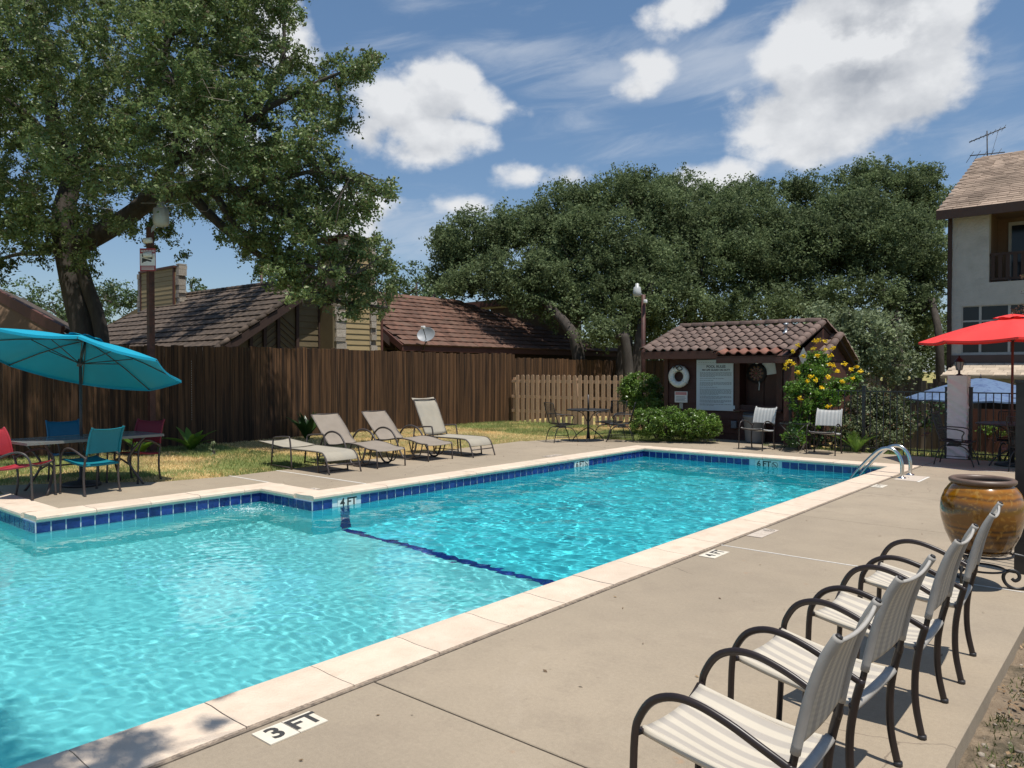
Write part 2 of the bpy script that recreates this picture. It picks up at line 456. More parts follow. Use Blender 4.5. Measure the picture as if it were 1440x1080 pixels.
M['plaster_deep_tint'] = surf('deep_tinted_plaster', (.11, .66, .72), (.09, .62, .68), 2.5, .8)  # same plaster, painted with the stronger light absorption of deeper water
M['stripe'] = surf('dark_blue_tile', (.006, .014, .16), (.01, .03, .22), 8, .4, rnd=.2)
M['white_tile'] = surf('white_marker_tile', (.80, .79, .74), (.72, .70, .64), 12, .35)
M['cream_tile'] = surf('cream_marker_tile', (.74, .68, .56), (.64, .57, .46), 12, .6)
M['faded'] = surf('faded_marker', (.60, .52, .43), (.44, .36, .29), 60, .8)
M['black'] = surf('black_paint', (.02, .02, .022), (.035, .03, .03), 10, .5)
M['ink'] = surf('dark_lettering', (.028, .028, .03), (.06, .055, .05), 60, .7)
M['red_ink'] = surf('red_print', (.42, .03, .03), (.5, .07, .06), 30, .6)
M['fade_ink'] = surf('worn_print', (.16, .14, .12), (.35, .30, .25), 70, .8)
M['steel'] = surf('polished_steel', (.62, .62, .60), (.5, .5, .48), 30, .22, metal=1.0)
M['bark'] = surf('oak_bark', (.034, .027, .022), (.082, .068, .056), 6, .95, bump=1.0, bscale=18, stretch=(1, 1, .25))
M['pale_bark'] = surf('pale_bark', (.16, .13, .10), (.28, .24, .20), 5, .95, bump=.8, bscale=14, stretch=(1, 1, .3))
M['fence'] = surf('stained_cedar', (.052, .026, .013), (.155, .080, .037), 3.6, .75, bump=.5, bscale=20, rnd=.30, contrast=(.32, .68), stretch=(7, 7, .38), c3=(.026, .014, .008), s3=1.9, m3=(.47, .60), spec=.3)
M['picket'] = surf('tan_pickets', (.56, .375, .245), (.44, .285, .18), 4, .75, bump=.25, bscale=30, rnd=.10, stretch=(5, 5, .7))
M['old_fence'] = surf('grey_weathered_wood', (.17, .14, .115), (.07, .056, .045), 3, .9, bump=.4, bscale=20, rnd=.45, stretch=(6, 6, .5))
M['dirt'] = surf('dry_dirt', (.26, .195, .128), (.165, .12, .08), 12, .95, bump=1.0, bscale=60, c3=(.085, .068, .04), s3=3.0, m3=(.5, .62))


def ground_z(x, y):
    if x > -.9:
        base = -.11 if y < 7.15 else -.02
    else:
        base = -.035
    n = noise.noise(Vector((x * .5, y * .5, 0))) * .02
    if x < -11.2: n += .03 * sstep(-11.2, -12.5, x) + noise.noise(Vector((x * 1.5, y * 1.5, 3))) * .012
    dz = 0
    if x > -6.2: dz = -1.05 * sstep(17.0, 21.5, y)
    elif y > 20: dz = -.3 * sstep(20, 24, y) * sstep(-10, -6.5, x)
    far = noise.noise(Vector((x * .02, y * .02, 9))) * sstep(60, 200, hypot(x, y)) * 2
    return base + n + dz + far


def lawn_material():
    m, nt, N, L, b = new_mat('lawn_soil')
    tc = N.new('ShaderNodeTexCoord')

    def nz(s, d, r=.6):
        n = N.new('ShaderNodeTexNoise'); n.inputs['Scale'].default_value = s; n.inputs['Detail'].default_value = d; n.inputs['Roughness'].default_value = r
        L.new(tc.outputs['Object'], n.inputs['Vector']); return n.outputs[0]

    def mp(v, a, c):
        n = N.new('ShaderNodeMapRange'); L.new(v, n.inputs[0]); n.inputs[1].default_value = a; n.inputs[2].default_value = c; return n.outputs[0]

    def mx(f, a, c):
        n = N.new('ShaderNodeMix'); n.data_type = 'RGBA'; L.new(f, n.inputs[0])
        for i, v in ((6, a), (7, c)):
            if isinstance(v, tuple): n.inputs[i].default_value = (*v, 1)
            else: L.new(v, n.inputs[i])
        return n.outputs[2]
    straw = mx(mp(nz(25, 5), .3, .7), (.62, .43, .19), (.46, .31, .13))
    green = mx(mp(nz(30, 5), .3, .7), (.13, .16, .045), (.24, .25, .09))
    c = mx(mp(nz(.55, 6, .7), .38, .54), straw, green)
    L.new(c, b.inputs['Base Color']); b.inputs['Roughness'].default_value = .95; b.inputs['Specular IOR Level'].default_value = .1
    bp = N.new('ShaderNodeBump'); bp.inputs['Strength'].default_value = .8; bp.inputs['Distance'].default_value = .03; L.new(nz(45, 4), bp.inputs['Height']); L.new(bp.outputs[0], b.inputs['Normal'])
    return m


M['lawn'] = lawn_material()


def build_ground():
    def rng(a, b, s): return [a + (b - a) * i / round((b - a) / s) for i in range(round((b - a) / s))]
    xs = [-600, -300, -150, -90, -60, -45, -36, -30, -26, -23, -20, -18] + rng(-17, -11.9, .3) + [-11.9, -11.6, -11.3, -11.0, -10.7, -10.3] + [-9.85] + rng(-9.0, -3.1, 1.0) + [-3.1, -2, -1.2, -.9, -.8, -.66] + rng(-.45, 4, .35) + [4, 6, 9, 13, 18, 26, 40, 70, 150, 300, 600]
    ys = [-300, -100, -40, -20, -10, -4.6, -4.5, -3, -1.5, -.5] + rng(0, 3.4, .34) + rng(3.4, 7.05, .365) + [7.05, 7.2] + rng(7.6, 14.4, .4) + [14.4] + rng(14.8, 24, .4) + [24, 25, 27, 30, 34, 40, 50, 70, 110, 200, 350, 700]
    V = [(x, y, ground_z(x, y)) for y in ys for x in xs]; nx = len(xs); F = []
    for j in range(len(ys) - 1):
        for i in range(nx - 1):
            cx, cy = (xs[i] + xs[i + 1]) / 2, (ys[j] + ys[j + 1]) / 2
            if (-11.9 if cy < 3.4 else -9.85) < cx < -3.1 and -4.5 < cy < 14.4: continue
            F.append((j * nx + i, j * nx + i + 1, (j + 1) * nx + i + 1, (j + 1) * nx + i))
    me = np_mesh('ground', V, F, M['lawn'], True)
    g = link_mesh('ground', me); props(g, kind='structure')
    # strip of bare dirt beside the deck, its own uneven sheet
    def fn(u, v):
        x = -.69 + 4 * u; y = -3 + 10.1 * v
        return (x, y, ground_z(x, y) + .018 + .018 * noise.noise(Vector((x * 5, y * 5, 1))) + .012 * noise.noise(Vector((x * 16, y * 16, 1))) - (.05 if u > .98 else 0))
    b = MB(); b.grid(fn, 80, 190); o = b.build('dirt_strip', M['dirt']); props(o, kind='structure')


build_ground()


def build_deck():
    root = empty('pool_deck', kind='structure')
    g = .006

    def slab(poly, t=.16, mat='deck'):
        b = MB(); b.prism(poly, -t, 0.0); o = b.build('deck_slab', M[mat], root, bevel=.004); return o

    def rect(x0, x1, y0, y1): return [(x0 + g, y0 + g), (x1 - g, y0 + g), (x1 - g, y1 - g), (x0 + g, y1 - g)]
    ys = [-4.6, -1.6, 2.575, 6.68, 8.62, 10.75, 13.05, 14.36]
    for a, c in zip(ys[:-1], ys[1:]):
        if c > 7:
            slab(rect(-3.125, -.2 if a < 7 else -.2, max(a, 6.68), c))
            slab(rect(-.2, 4.0, max(a, 7.12), c))
        else: slab(rect(-3.125, -.66, a, c))
    # end slabs behind the far coping
    xs = [-2.2, .8, 4.0]
    for a, c in zip([-8.2, -5.3, -3.12] + [-.2], [-5.3, -3.12, -.2] + [4.0]):
        slab(rect(a, c, 14.36, 16.02 if a > -6 else 16.3))
    slab([(-11.12, 13.62), (-8.66, 13.62), (-8.66, 14.36), (-8.21, 14.36), (-8.21, 15.95), (-9.15, 15.38), (-10.25, 15.2), (-10.95, 14.4)])
    slab([(-8.21 + g, 16.31), (-6.1, 16.31), (-6.1, 17.0), (-8.21 + g, 17.0)])
    # long left side
    yy = [6.2, 7.02, 9.6, 12.2, 13.61]
    lawnx = lambda y: -11.15 + .25 * sstep(4.6, 6.2, y) - .045 * max(0, y - 6.2)
    for a, c in zip(yy[:-1], yy[1:]):
        slab([(lawnx(a), a + g), (-8.655, a + g), (-8.655, c - g), (lawnx(c), c - g)])
    slab([(-12.6, 3.43), (-9.83, 3.43), (-9.83, 6.2 - g), (lawnx(6.2), 6.2 - g), (-11.12, 5.2), (-11.75, 4.6), (-12.25, 3.95)])
    slab([(-14.2, 3.43 - 8), (-11.88, 3.43 - 8), (-11.88, 3.43 - g), (-12.6, 3.43 - g), (-14.2, 2.6)])
    # caulked joints: white strips set in the gaps
    def strip(a, c, w=.016, z=.003):
        b = MB(); a = Vector((*a, 0)); c = Vector((*c, 0)); d = (c - a).normalized(); n = Vector((-d.y, d.x, 0)) * w / 2
        b.add([a - n + Vector((0, 0, z)), c - n + Vector((0, 0, z)), c + n + Vector((0, 0, z)), a + n + Vector((0, 0, z)),
               a - n * .9 - Vector((0, 0, .02)), c - n * .9 - Vector((0, 0, .02)), c + n * .9 - Vector((0, 0, .02)), a + n * .9 - Vector((0, 0, .02))],
              [(0, 1, 2, 3), (0, 4, 5, 1), (2, 6, 7, 3)]); b.build('caulk_joint', M['caulk'], root)
    strip((-3.12, 6.68), (-.2, 6.68)); strip((-9.85, 6.2), (-10.95, 6.2), .03); strip((-3.0, 14.36), (-.3, 14.36)); strip((-8.66, 7.02), (-10.94, 7.02), .03)
    strip((-2.72, 12.3), (-2.72, 13.0), .03)
    b = MB(); b.box(-3.06, -2.74, 12.35, 13.0, -.02, .0035); b.build('anchor_pad', M['faded'], root)


build_deck()

# ------------------------------------------------------------------ pool
WZ = -.165
XN, XF, XB = -3.51, -8.27, -9.45
YE, Y1, Y0, YS = 13.97, 5.82, 3.05, -4.2
XW = -11.5


def build_pool():
    shell = empty('pool_basin', kind='structure')
    zf = lambda y: -1.02 - .085 * max(0, (y + 1)) if y < 6.3 else -1.64 - .075 * (y - 6.3)
    def wall(p, q, name='pool_wall'):
        b = MB(); n = 24
        b.grid(lambda u, v: (p[0] + (q[0] - p[0]) * u, p[1] + (q[1] - p[1]) * u, (zf(p[1] + (q[1] - p[1]) * u) - .05) * (1 - v) - .055 * v), n, 1, False)
        o = b.build(name, M['plaster' if max(p[1], q[1]) < 6.3 else 'plaster_deep_tint'], shell); o.cycles.is_caustics_receiver = True
    pts = [(XN, YS), (XN, YE), (XF, YE), (XF, Y1), (XB, Y1), (XB, Y0), (XW, Y0), (XW, YS)]
    e = .0
    for i in range(len(pts)): wall(pts[i], pts[(i + 1) % len(pts)])
    yy = [YS, -1, Y0, Y1, 6.3, YE]
    for a, c in zip(yy[:-1], yy[1:]):
        b = MB()
        x0 = XW if c <= Y0 else (XB if c <= Y1 else XF)
        n = 6
        b.grid(lambda u, v: (x0 + (XN - x0) * u, a + (c - a) * v, zf(a + (c - a) * v)), 6, 4, False)
        o = b.build('pool_floor', M['plaster_deep_tint' if a > 6 else 'plaster'], shell); o.cycles.is_caustics_receiver = True
    # cove line of dark tiles where the floor breaks to the deep end
    n = 31; w = (XN - XF) / n
    me = MB().box(0, w - .008, 0, .115, 0, .006).mesh('floor_tile', M['stripe'])
    for i in range(n):
        o = link_mesh('floor_tile', me, shell, (XF + i * w + .004, 6.26, zf(6.26) + .003)); o.cycles.is_caustics_receiver = True
    me = MB().box(0, .006, 0, .15, 0, .145).mesh('wall_tile', M['stripe'])
    for k in range(9):
        o = link_mesh('wall_tile', me, shell, (XF + .002, 6.26, -.32 - k * .153)); o.cycles.is_caustics_receiver = True

    # glazed tiles at the waterline
    tiles = empty('waterline_tiles', kind='structure')
    T = .152
    ta = MB().box(.004, T - .011, 0, .008, 0, .145).mesh('tile', M['tile'])
    tb = MB().box(0, .008, .004, T - .011, 0, .145).mesh('tile', M['tile'])
    z0 = -.205
    def row(p, q, skip=()):
        L_ = hypot(q[0] - p[0], q[1] - p[1]); n = int(L_ / T); step = L_ / n; d = ((q[0] - p[0]) / L_, (q[1] - p[1]) / L_)
        for i in range(n):
            s = i * step + .0035; x = p[0] + d[0] * s; y = p[1] + d[1] * s
            if d[0] and d[0] < 0: x -= step - .0035
            if d[1] and d[1] < 0: y -= step - .0035
            if any(a <= (s + step / 2) <= b_ for a, b_ in skip): continue
            if abs(d[0]) > .5: o = link_mesh('tile', ta, tiles, (x, y - .011, z0)); o.scale.x = (step - .007) / (T - .007)
            else: o = link_mesh('tile', tb, tiles, (x + (.003 if 1 else 0), y, z0)); o.scale.y = (step - .007) / (T - .007)
    row((XF, Y1), (XF, YE), [(.38, .70), (11.45 - Y1, 12.05 - Y1)])
    row((XF, YE), (XN, YE), [(2.33, 2.95)])
    row((XB, Y0), (XB, Y1)); row((XB, Y1), (XF, Y1)); row((XW, Y0), (XB, Y0))
    b = MB(); b.box(XN - .01, XN - .002, YS, YE - .02, z0, z0 + .145); b.build('tile_band', M['tile'], tiles)
    # grout behind them
    b = MB()
    b.box(XF + .001, XF + .004, Y1, YE, -.26, -.045); b.box(XF + .004, XN, YE - .004, YE - .001, -.26, -.045); b.box(XB + .001, XB + .004, Y0, Y1, -.26, -.045)
    b.box(XB + .004, XF + .001, Y1 - .004, Y1 - .001, -.26, -.045); b.box(XW, XB + .001, Y0 - .004, Y0 - .001, -.26, -.045)
    b.build('grout', M['grout'], tiles)

    # precast coping, one stone each
    cop = empty('pool_coping', kind='structure')
    W = .365
    def stone_mesh(L_):
        n = 6; b = MB()
        prof = [(-.02, -.045), (-.034, -.02), (-.03, .004), (-.012, .016), (.05, .019), (.15, .012), (.26, .010), (W, .012), (W, -.05)]
        vs = [(x, y, z) for y in (.003, L_ - .003) for x, z in prof]; k = len(prof)
        fs = [(i, i + 1, k + i + 1, k + i) for i in range(k - 1)] + [tuple(range(k))[::-1], tuple(range(k, 2 * k))] + [(k - 1, 0, k, 2 * k - 1)]
        b.add(vs, fs, False); return b.mesh('coping_stone', M['coping'])
    L_ = .612
    sm = stone_mesh(L_)
    def stones(p, ang, length):
        n = round(length / L_); s = length / n / L_
        for i in range(n):
            o = link_mesh('coping_stone', sm, cop, (p[0] - sin(ang) * i * s * L_, p[1] + cos(ang) * i * s * L_, random.uniform(-.0015, .0015)), (0, 0, ang)); o.scale.y = s
    stones((XN, YS), 0, YE - YS - .0)                       # near side (outer edge to +x)
    stones((XN + .365, YE), pi / 2, XN + .365 - XF - .0)       # far end
    stones((XF, YE + .365), pi, YE + .365 - Y1)               # far long side
    stones((XF - .365, Y1), pi / 2, XF - .365 - XB)
    stones((XB, Y1 + .365), pi, Y1 + .365 - Y0)
    stones((XB - .365, Y0), pi / 2, XB - .365 - XW)
    # dark gritty joint between coping and deck
    b = MB(); b.box(XN + .362, XN + .385, YS, YE + .3, -.03, .001); b.box(XF - .385, XF - .362, Y1 + .4, YE, -.03, .001); b.box(XF, XN + .3, YE + .362, YE + .385, -.03, .001)
    b.build('coping_joint', M['coping_edge'], cop)
    b = MB(); b.box(XN + .0005, XN + .36, YS, YE - .001, -.2, -.047); b.box(XF - .36, XF - .0005, Y1 + .001, YE - .001, -.2, -.047); b.box(XF - .36, XN + .36, YE + .0005, YE + .36, -.2, -.047)
    b.box(XB - .36, XB - .0005, Y0, Y1, -.2, -.047); b.box(XB - .36, XF - .365, Y1 + .0005, Y1 + .36, -.2, -.047); b.box(XW, XB - .365, Y0 + .0005, Y0 + .36, -.2, -.047)
    b.build('coping_bed', M['coping_edge'], cop)


build_pool()


def build_water():
    m, nt, N, L, b = new_mat('pool_water'); N.remove(b)
    gl = N.new('ShaderNodeBsdfGlass'); gl.inputs['IOR'].default_value = 1.33; gl.inputs['Roughness'].default_value = 0.0; gl.inputs['Color'].default_value = (.80, .97, .99, 1)
    L.new(gl.outputs[0], N['Material Output'].inputs[0])
    S = .027
    nx = int((XN - XW) / S); ny = int((YE - YS) / S)
    xs = np.linspace(XW, XN, nx + 1); ys = np.linspace(YS, YE, ny + 1)
    V = np.zeros((ny + 1, nx + 1, 3), np.float32)
    nn = noise.noise; tf = noise.turbulence
    for j, y in enumerate(ys):
        for i, x in enumerate(xs):
            if y > Y0 + .1 and x < XB - .1: continue
            if y > Y1 + .1 and x < XF - .1: continue
            wx = x + .25 * nn((x * .8, y * .8, 5.0)); wy = y + .25 * nn((x * .8, y * .8, 9.0))
            far = 1.0 - .35 * sstep(6, 13, y)
            near = 1 - sstep(4.5, 7.5, y)
            z = (.0085 - .003 * near) * nn((wx * 1.5, wy * 2.0, 0.0)) + (.0060 - .0048 * near) * nn((wx * 3.6, wy * 4.6, 3.0)) + (.0030 - .0021 * near) * nn((wx * 8.5, wy * 9.5, 7.0)) * far
            amp = .50 + .9 * abs(nn((x * .35, y * .35, 21.0)))
            z += (.0007 + near * .0015) * nn((wx * 14, wy * 16, 2.0))
            d2 = ((x + 9.0) ** 2 + (y - 5.35) ** 2) / .35
            if d2 < 6: z += .004 * math.exp(-d2) * nn((x * 14, y * 14, 4.0))
            V[j, i] = (x, y, WZ + z * (amp + .45) * (1 - .30 * near))
        V[j, :, 0] = xs; V[j, :, 1] = y
    cx = (xs[:-1] + xs[1:]) / 2; cy = (ys[:-1] + ys[1:]) / 2
    CX, CY = np.meshgrid(cx, cy)
    ok = ~((CY > Y0) & (CX < XB)) & ~((CY > Y1) & (CX < XF))
    jj, ii = np.nonzero(ok); a = jj * (nx + 1) + ii
    F = np.stack([a, a + 1, a + nx + 2, a + nx + 1], 1)
    o = link_mesh('pool_water', np_mesh('pool_water', V.reshape(-1, 3), F, m, True)); props(o, kind='structure')
    o.cycles.is_caustics_caster = True


build_water()


def build_foam():
    # white flecks where the return jet stirs the shallow corner
    g_ = np.random.default_rng(12); n = 520
    c = G(352, 716, WZ); th = g_.uniform(0, 2 * pi, n); r = np.abs(g_.normal(0, .5, n))
    right = np.array((cos(YAW), sin(YAW))); fw = np.array((-sin(YAW), cos(YAW)))
    pos = np.array((c.x, c.y)) + right * (np.cos(th) * r * .62)[:, None] + fw * (np.sin(th) * r * .42 - .05)[:, None]
    ok = (pos[:, 0] > XB + .03) & (pos[:, 1] < Y1 - .03); pos = pos[ok]; n = len(pos)
    s = g_.uniform(.003, .010, n); a = g_.uniform(0, pi, n)
    P3 = np.concatenate([pos, np.full((n, 1), WZ + .012)], 1); P3[:, 2] += g_.uniform(-.002, .004, n)
    d1 = np.stack([np.cos(a), np.sin(a), g_.normal(0, .2, n)], 1) * (s * 1.6)[:, None]; d2 = np.stack([-np.sin(a), np.cos(a), g_.normal(0, .2, n)], 1) * (s * .7)[:, None]
    V = np.stack([P3 - d1, P3 - d2, P3 + d1, P3 + d2], 1).reshape(-1, 3)
    o = link_mesh('foam', np_mesh('foam', V, np.arange(n * 4).reshape(-1, 4), surf('foam_white', (.8, .86, .86), None, 5, .6, trans=.4))); props(o, kind='stuff')


build_foam()
# ------------------------------------------------------------------ more materials
M['roof_dark'] = surf('weathered_roof_tile', (.062, .050, .043), (.135, .10, .076), 5, .85, bump=.3, bscale=30, rnd=.18, c3=(.05, .04, .033), s3=2.0, m3=(.5, .66), spec=.2)
M['roof_red'] = surf('red_roof_tile', (.17, .085, .058), (.10, .062, .048), 5, .85, bump=.3, bscale=30, rnd=.22, c3=(.12, .075, .055), s3=1.6, m3=(.48, .62), spec=.2)
M['clay'] = surf('clay_barrel_tile', (.185, .125, .10), (.13, .086, .07), 7, .7, bump=.3, bscale=40, rnd=.22, c3=(.10, .065, .055), s3=4, m3=(.52, .7), spec=.35)
M['clay_red'] = surf('red_barrel_tile', (.25, .10, .063), (.17, .075, .053), 7, .7, bump=.3, bscale=40, rnd=.15, spec=.35)
M['siding_yel'] = surf('ochre_siding', (.38, .285, .145), (.32, .24, .12), 3, .8, bump=.15, rnd=.05)
M['siding_olive'] = surf('olive_siding', (.15, .115, .06), (.12, .09, .05), 3, .85, bump=.15, rnd=.1)
M['trim_brown'] = surf('brown_trim', (.115, .04, .026), (.085, .032, .022), 6, .7, rnd=.1)
M['trim_dark'] = surf('dark_trim', (.035, .018, .013), (.05, .026, .018), 6, .75)
M['stone'] = surf('rubble_stone', (.50, .44, .36), (.30, .25, .20), 6, .9, bump=.6, bscale=20, rnd=.25)
M['hut'] = surf('dark_red_boards', (.050, .017, .012), (.075, .025, .016), 5, .6, bump=.2, bscale=30, rnd=.14, stretch=(1, 6, 6))
M['hut_trim'] = surf('reddish_timber', (.090, .034, .022), (.062, .025, .017), 6, .65, bump=.2, rnd=.08)
M['stucco'] = surf('rough_stucco', (.47, .45, .41), (.40, .385, .35), 4, .9, bump=1.0, bscale=16, c3=(.34, .325, .295), s3=1.2, m3=(.55, .75))
M['pillar'] = surf('trowelled_stucco', (.74, .72, .70), (.64, .62, .60), 4, .85, bump=.3, bscale=30)
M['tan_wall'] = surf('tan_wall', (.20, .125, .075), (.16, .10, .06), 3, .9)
M['shingle'] = surf('asphalt_shingle', (.30, .225, .17), (.22, .165, .125), 14, .95, bump=.3, bscale=120, rnd=.2, c3=(.15, .12, .095), s3=2.6, m3=(.5, .6))
M['shingle_pale'] = surf('pale_shingle', (.50, .41, .31), (.40, .32, .245), 14, .95, bump=.3, bscale=120, rnd=.22)
M['glass'] = surf('dark_window_glass', (.010, .013, .017), (.016, .02, .025), 2, .12, spec=.35)
M['alu'] = surf('aluminium_frame', (.42, .41, .38), (.34, .33, .31), 10, .5)
M['iron'] = surf('black_iron', (.012, .012, .013), (.024, .022, .022), 20, .45)
M['pole'] = surf('rust_brown_steel', (.062, .022, .016), (.10, .038, .028), 8, .6, c3=(.04, .018, .014), s3=5)
M['lamp_grey'] = surf('lamp_housing', (.42, .42, .40), (.3, .3, .3), 8, .4)
M['lamp_glass'] = surf('frosted_glass', (.48, .49, .48), (.40, .41, .40), 8, .25)
M['white'] = surf('white_plastic', (.78, .78, .76), (.66, .66, .64), 10, .45)
M['sign_white'] = surf('sign_white', (.60, .67, .72), (.53, .60, .65), 3, .5)
M['sign_face'] = surf('white_sign_face', (.78, .77, .76), (.7, .69, .68), 3, .4)
M['sign_red'] = surf('red_sign_face', (.34, .035, .04), (.28, .03, .035), 5, .4)
M['text_grey'] = surf('small_print', (.17, .20, .23), (.24, .27, .30), 90, .6)
M['galv'] = surf('galvanised_metal', (.5, .52, .54), (.36, .38, .4), 14, .4, metal=.7)
M['bin'] = surf('grey_bin_plastic', (.105, .125, .15), (.14, .16, .185), 5, .55)
M['dish'] = surf('satellite_dish_grey', (.30, .32, .34), (.24, .26, .28), 5, .5)


# ------------------------------------------------------------------ board fence along the left of the lawn
def build_fence():
    f = empty('board_fence', (-16, 0, 0), label='tall dark brown stained wooden board fence running behind the lawn and loungers', cat='fence')
    vars_ = []
    for k in range(5):
        b = MB(); w = .134 + .004 * (k % 3); t = .019; dz = (k - 2) * .008
        b.add([(0, 0, 0), (t, 0, 0), (t, w, 0), (0, w, 0), (0, .004, 1 + dz * .2), (t, .004, 1), (t, w - .004, 1 + dz * .3), (0, w - .004, 1)],
              [(3, 2, 1, 0), (4, 5, 6, 7), (0, 1, 5, 4), (1, 2, 6, 5), (2, 3, 7, 6), (3, 0, 4, 7)])
        vars_.append(b.mesh('board', M['fence']))
    y = 1.0; i = 0
    rr = random.Random(8)
    while y < 30.5:
        top = 2.14 if y < 18.9 else 2.0
        top += .03 * sin(y * .7) * .5 + rr.uniform(-.02, .02)
        z = ground_z(-15.9, y) - .04
        o = link_mesh('board', vars_[rr.randrange(5)], f, (rr.uniform(0, .010), y, z), (0, 0, rr.uniform(-.012, .012)), (1, 1, top - z))
        y += .1405; i += 1
    for z in (.4, 1.1, 1.8):
        b = MB(); b.box(-.06, -.015, 1, 30.5, z, z + .09); b.build('rail', M['fence'], f)
    for k in range(13):
        b = MB(); b.box(-.16, -.065, 1 + k * 2.42, 1.09 + k * 2.42, -.1, 1.98); b.build('post', M['fence'], f)
    b = MB()
    for k in range(26): b.box(.022, .027, 8.18, 8.188, .55 + k * .05, .575 + k * .05)
    b.build('cord', M['alu'], f)

    p = empty('picket_fence', (-15.9, 18.6, 0), label='pale tan picket fence with gaps at the far end of the lawn', cat='fence')
    b = MB(); h = 1.54; w = .118
    b.add([(0, 0, 0), (w, 0, 0), (w, 0, h - .035), (w - .03, 0, h), (.03, 0, h), (0, 0, h - .035)] + [(0, .018, 0), (w, .018, 0), (w, .018, h - .035), (w - .03, .018, h), (.03, .018, h), (0, .018, h - .035)],
          [(0, 1, 2, 3, 4, 5), (11, 10, 9, 8, 7, 6)] + [(i, 6 + i, 6 + (i + 1) % 6, (i + 1) % 6) for i in range(6)])
    me = b.mesh('picket', M['picket'])
    for i in range(24):
        link_mesh('picket', me, p, (.30 + i * .2, rr.uniform(-.004, .004), -.06 + rr.uniform(-.012, .012)), (0, rr.uniform(-.008, .008), 0))
    for z in (.35, .80, 1.28):
        b = MB(); b.box(.1, 5.0, .02, .058, z - .045, z + .045); b.build('rail', M['picket'], p)
    for x in (.12, 2.5, 4.95):
        b = MB(); b.box(x, x + .09, .06, .15, -.1, 1.4); b.build('post', M['picket'], p)
    # gray fence beyond the iron fence, on the right
    q = empty('weathered_fence', (-8.0, 24.0, -.9), label='grey weathered board fence behind the shrubs and black iron railing', cat='fence')
    b = MB(); b.box(0, .14, 0, .02, 0, 1); me = b.mesh('board', M['old_fence'])
    for i in range(29):
        link_mesh('board', me, q, (i * .145, rr.uniform(0, .02), 0), (0, 0, 0), (1, 1, 2.45 - .08 * (i % 3) * rr.random() - .008 * i))
    b = MB(); b.box(0, 4.2, .022, .06, 1.9, 2.0); b.build('rail', M['old_fence'], q)
    q2 = empty('garden_wall', (-3.7, 22.3, -1.1), label='dark brown boarded screen in the shade behind the blue umbrella', cat='fence')
    b = MB(); b.box(0, .16, 0, .025, 0, 1.75); me = b.mesh('board', M['trim_brown'])
    for i in range(32): link_mesh('board', me, q2, (i * .165, rr.uniform(0, .01), 0))
    b = MB(); b.box(0, 5.3, .027, .07, 1.5, 1.6); b.build('rail', M['trim_brown'], q2)


build_fence()


# ------------------------------------------------------------------ houses behind the fence
def roof_tiles(parent, origin, udir, vdir, nrm, inside, mat, tw=.33, th=.36, rows=20, cols=40, maxparts=300, sort=None, name='roof_tile'):
    """overlapping tiles on a slope: u along the course, v up the slope; inside(u, v) says where the roof is"""
    b = MB(); n = 5
    vs = []; w = tw * .997
    for k in range(n + 1):
        u = w * k / n; z = .009 * sin(pi * k / n)
        vs += [(u, -.02, .052 + z), (u, th * 1.04, .014 + z)]
    fs = [(2 * k, 2 * k + 2, 2 * k + 3, 2 * k + 1) for k in range(n)]
    for k in range(n + 1):
        u = w * k / n; vs.append((u, -.018, .0))
    o0 = 2 * (n + 1)
    fs += [(2 * k, o0 + k, o0 + k + 1, 2 * k + 2) for k in range(n)]
    b.add(vs, fs, False); me = b.mesh(name, mat)
    R = Matrix((udir, vdir, nrm)).transposed()
    rot = R.to_euler(); items = []
    for r in range(rows):
        for c in range(cols):
            u = c * tw + (tw / 2 if r % 2 else 0); v = r * th
            if inside(u + tw / 2, v + th / 2): items.append((u, v))
    items.sort(key=lambda t: (sort(*t) if sort else t[1]))
    for u, v in items[:maxparts]:
        link_mesh(name, me, parent, origin + udir * u + vdir * v + nrm * random.uniform(-.004, .006), rot)
    rest = items[maxparts:]
    if rest:
        bb = MB(); M4 = R.to_4x4()
        for u, v in rest:
            M4.translation = origin + udir * u + vdir * v + nrm * random.uniform(-.004, .006)
            bb.add([M4 @ Vector(q) for q in vs], fs)
        o = bb.build('tile_courses', mat, parent); o['kind'] = 'stuff'
    return me


def in_poly(poly, x, y):
    r = False; j = len(poly) - 1
    for i in range(len(poly)):
        xi, yi = poly[i]; xj, yj = poly[j]
        if (yi > y) != (yj > y) and x < (xj - xi) * (y - yi) / (yj - yi) + xi: r = not r
        j = i
    return r


def hit(px, py, p0, n):
    d = cam_ray(px, py); e = Vector((0, 0, EYE)); return e + d * ((p0 - e).dot(n) / d.dot(n))


def slope_roof(parent, corner_px, p0, n, u0, mat, tw=.33, th=.36, maxparts=300, thick=.1, deck_mat='trim_dark', cols=60, rows=40, nearest_low=True, pts3=None):
    vdir = n.cross(u0).normalized()
    if vdir.z < 0: vdir = -vdir
    c3 = pts3 or [hit(x, y, p0, n) for x, y in corner_px]
    uv = [((c - p0).dot(u0), (c - p0).dot(vdir)) for c in c3]
    umin = min(u for u, v in uv); vmin = min(v for u, v in uv); umax = max(u for u, v in uv); vmax = max(v for u, v in uv)
    org = p0 + u0 * umin + vdir * vmin
    puv = [(u - umin, v - vmin) for u, v in uv]
    uu = u0 if u0.cross(vdir).dot(n) > 0 else -u0
    if uu is not u0:
        org = p0 + u0 * umax + vdir * vmin; puv = [((umax - vmin * 0) - (u + umin) + 0 - 0, v) for u, v in puv]
        puv = [(umax - u, v - vmin) for u, v in uv]
    b = MB(); b.solid([c - n * .02 for c in c3], -thick); b.build('roof_deck', M[deck_mat], parent)
    roof_tiles(parent, org, uu, vdir, n, lambda u, v: in_poly(puv, u, v), mat, tw, th, min(rows, int((vmax - vmin) / th) + 1), min(cols, int((umax - umin) / tw) + 1), maxparts)
    return c3


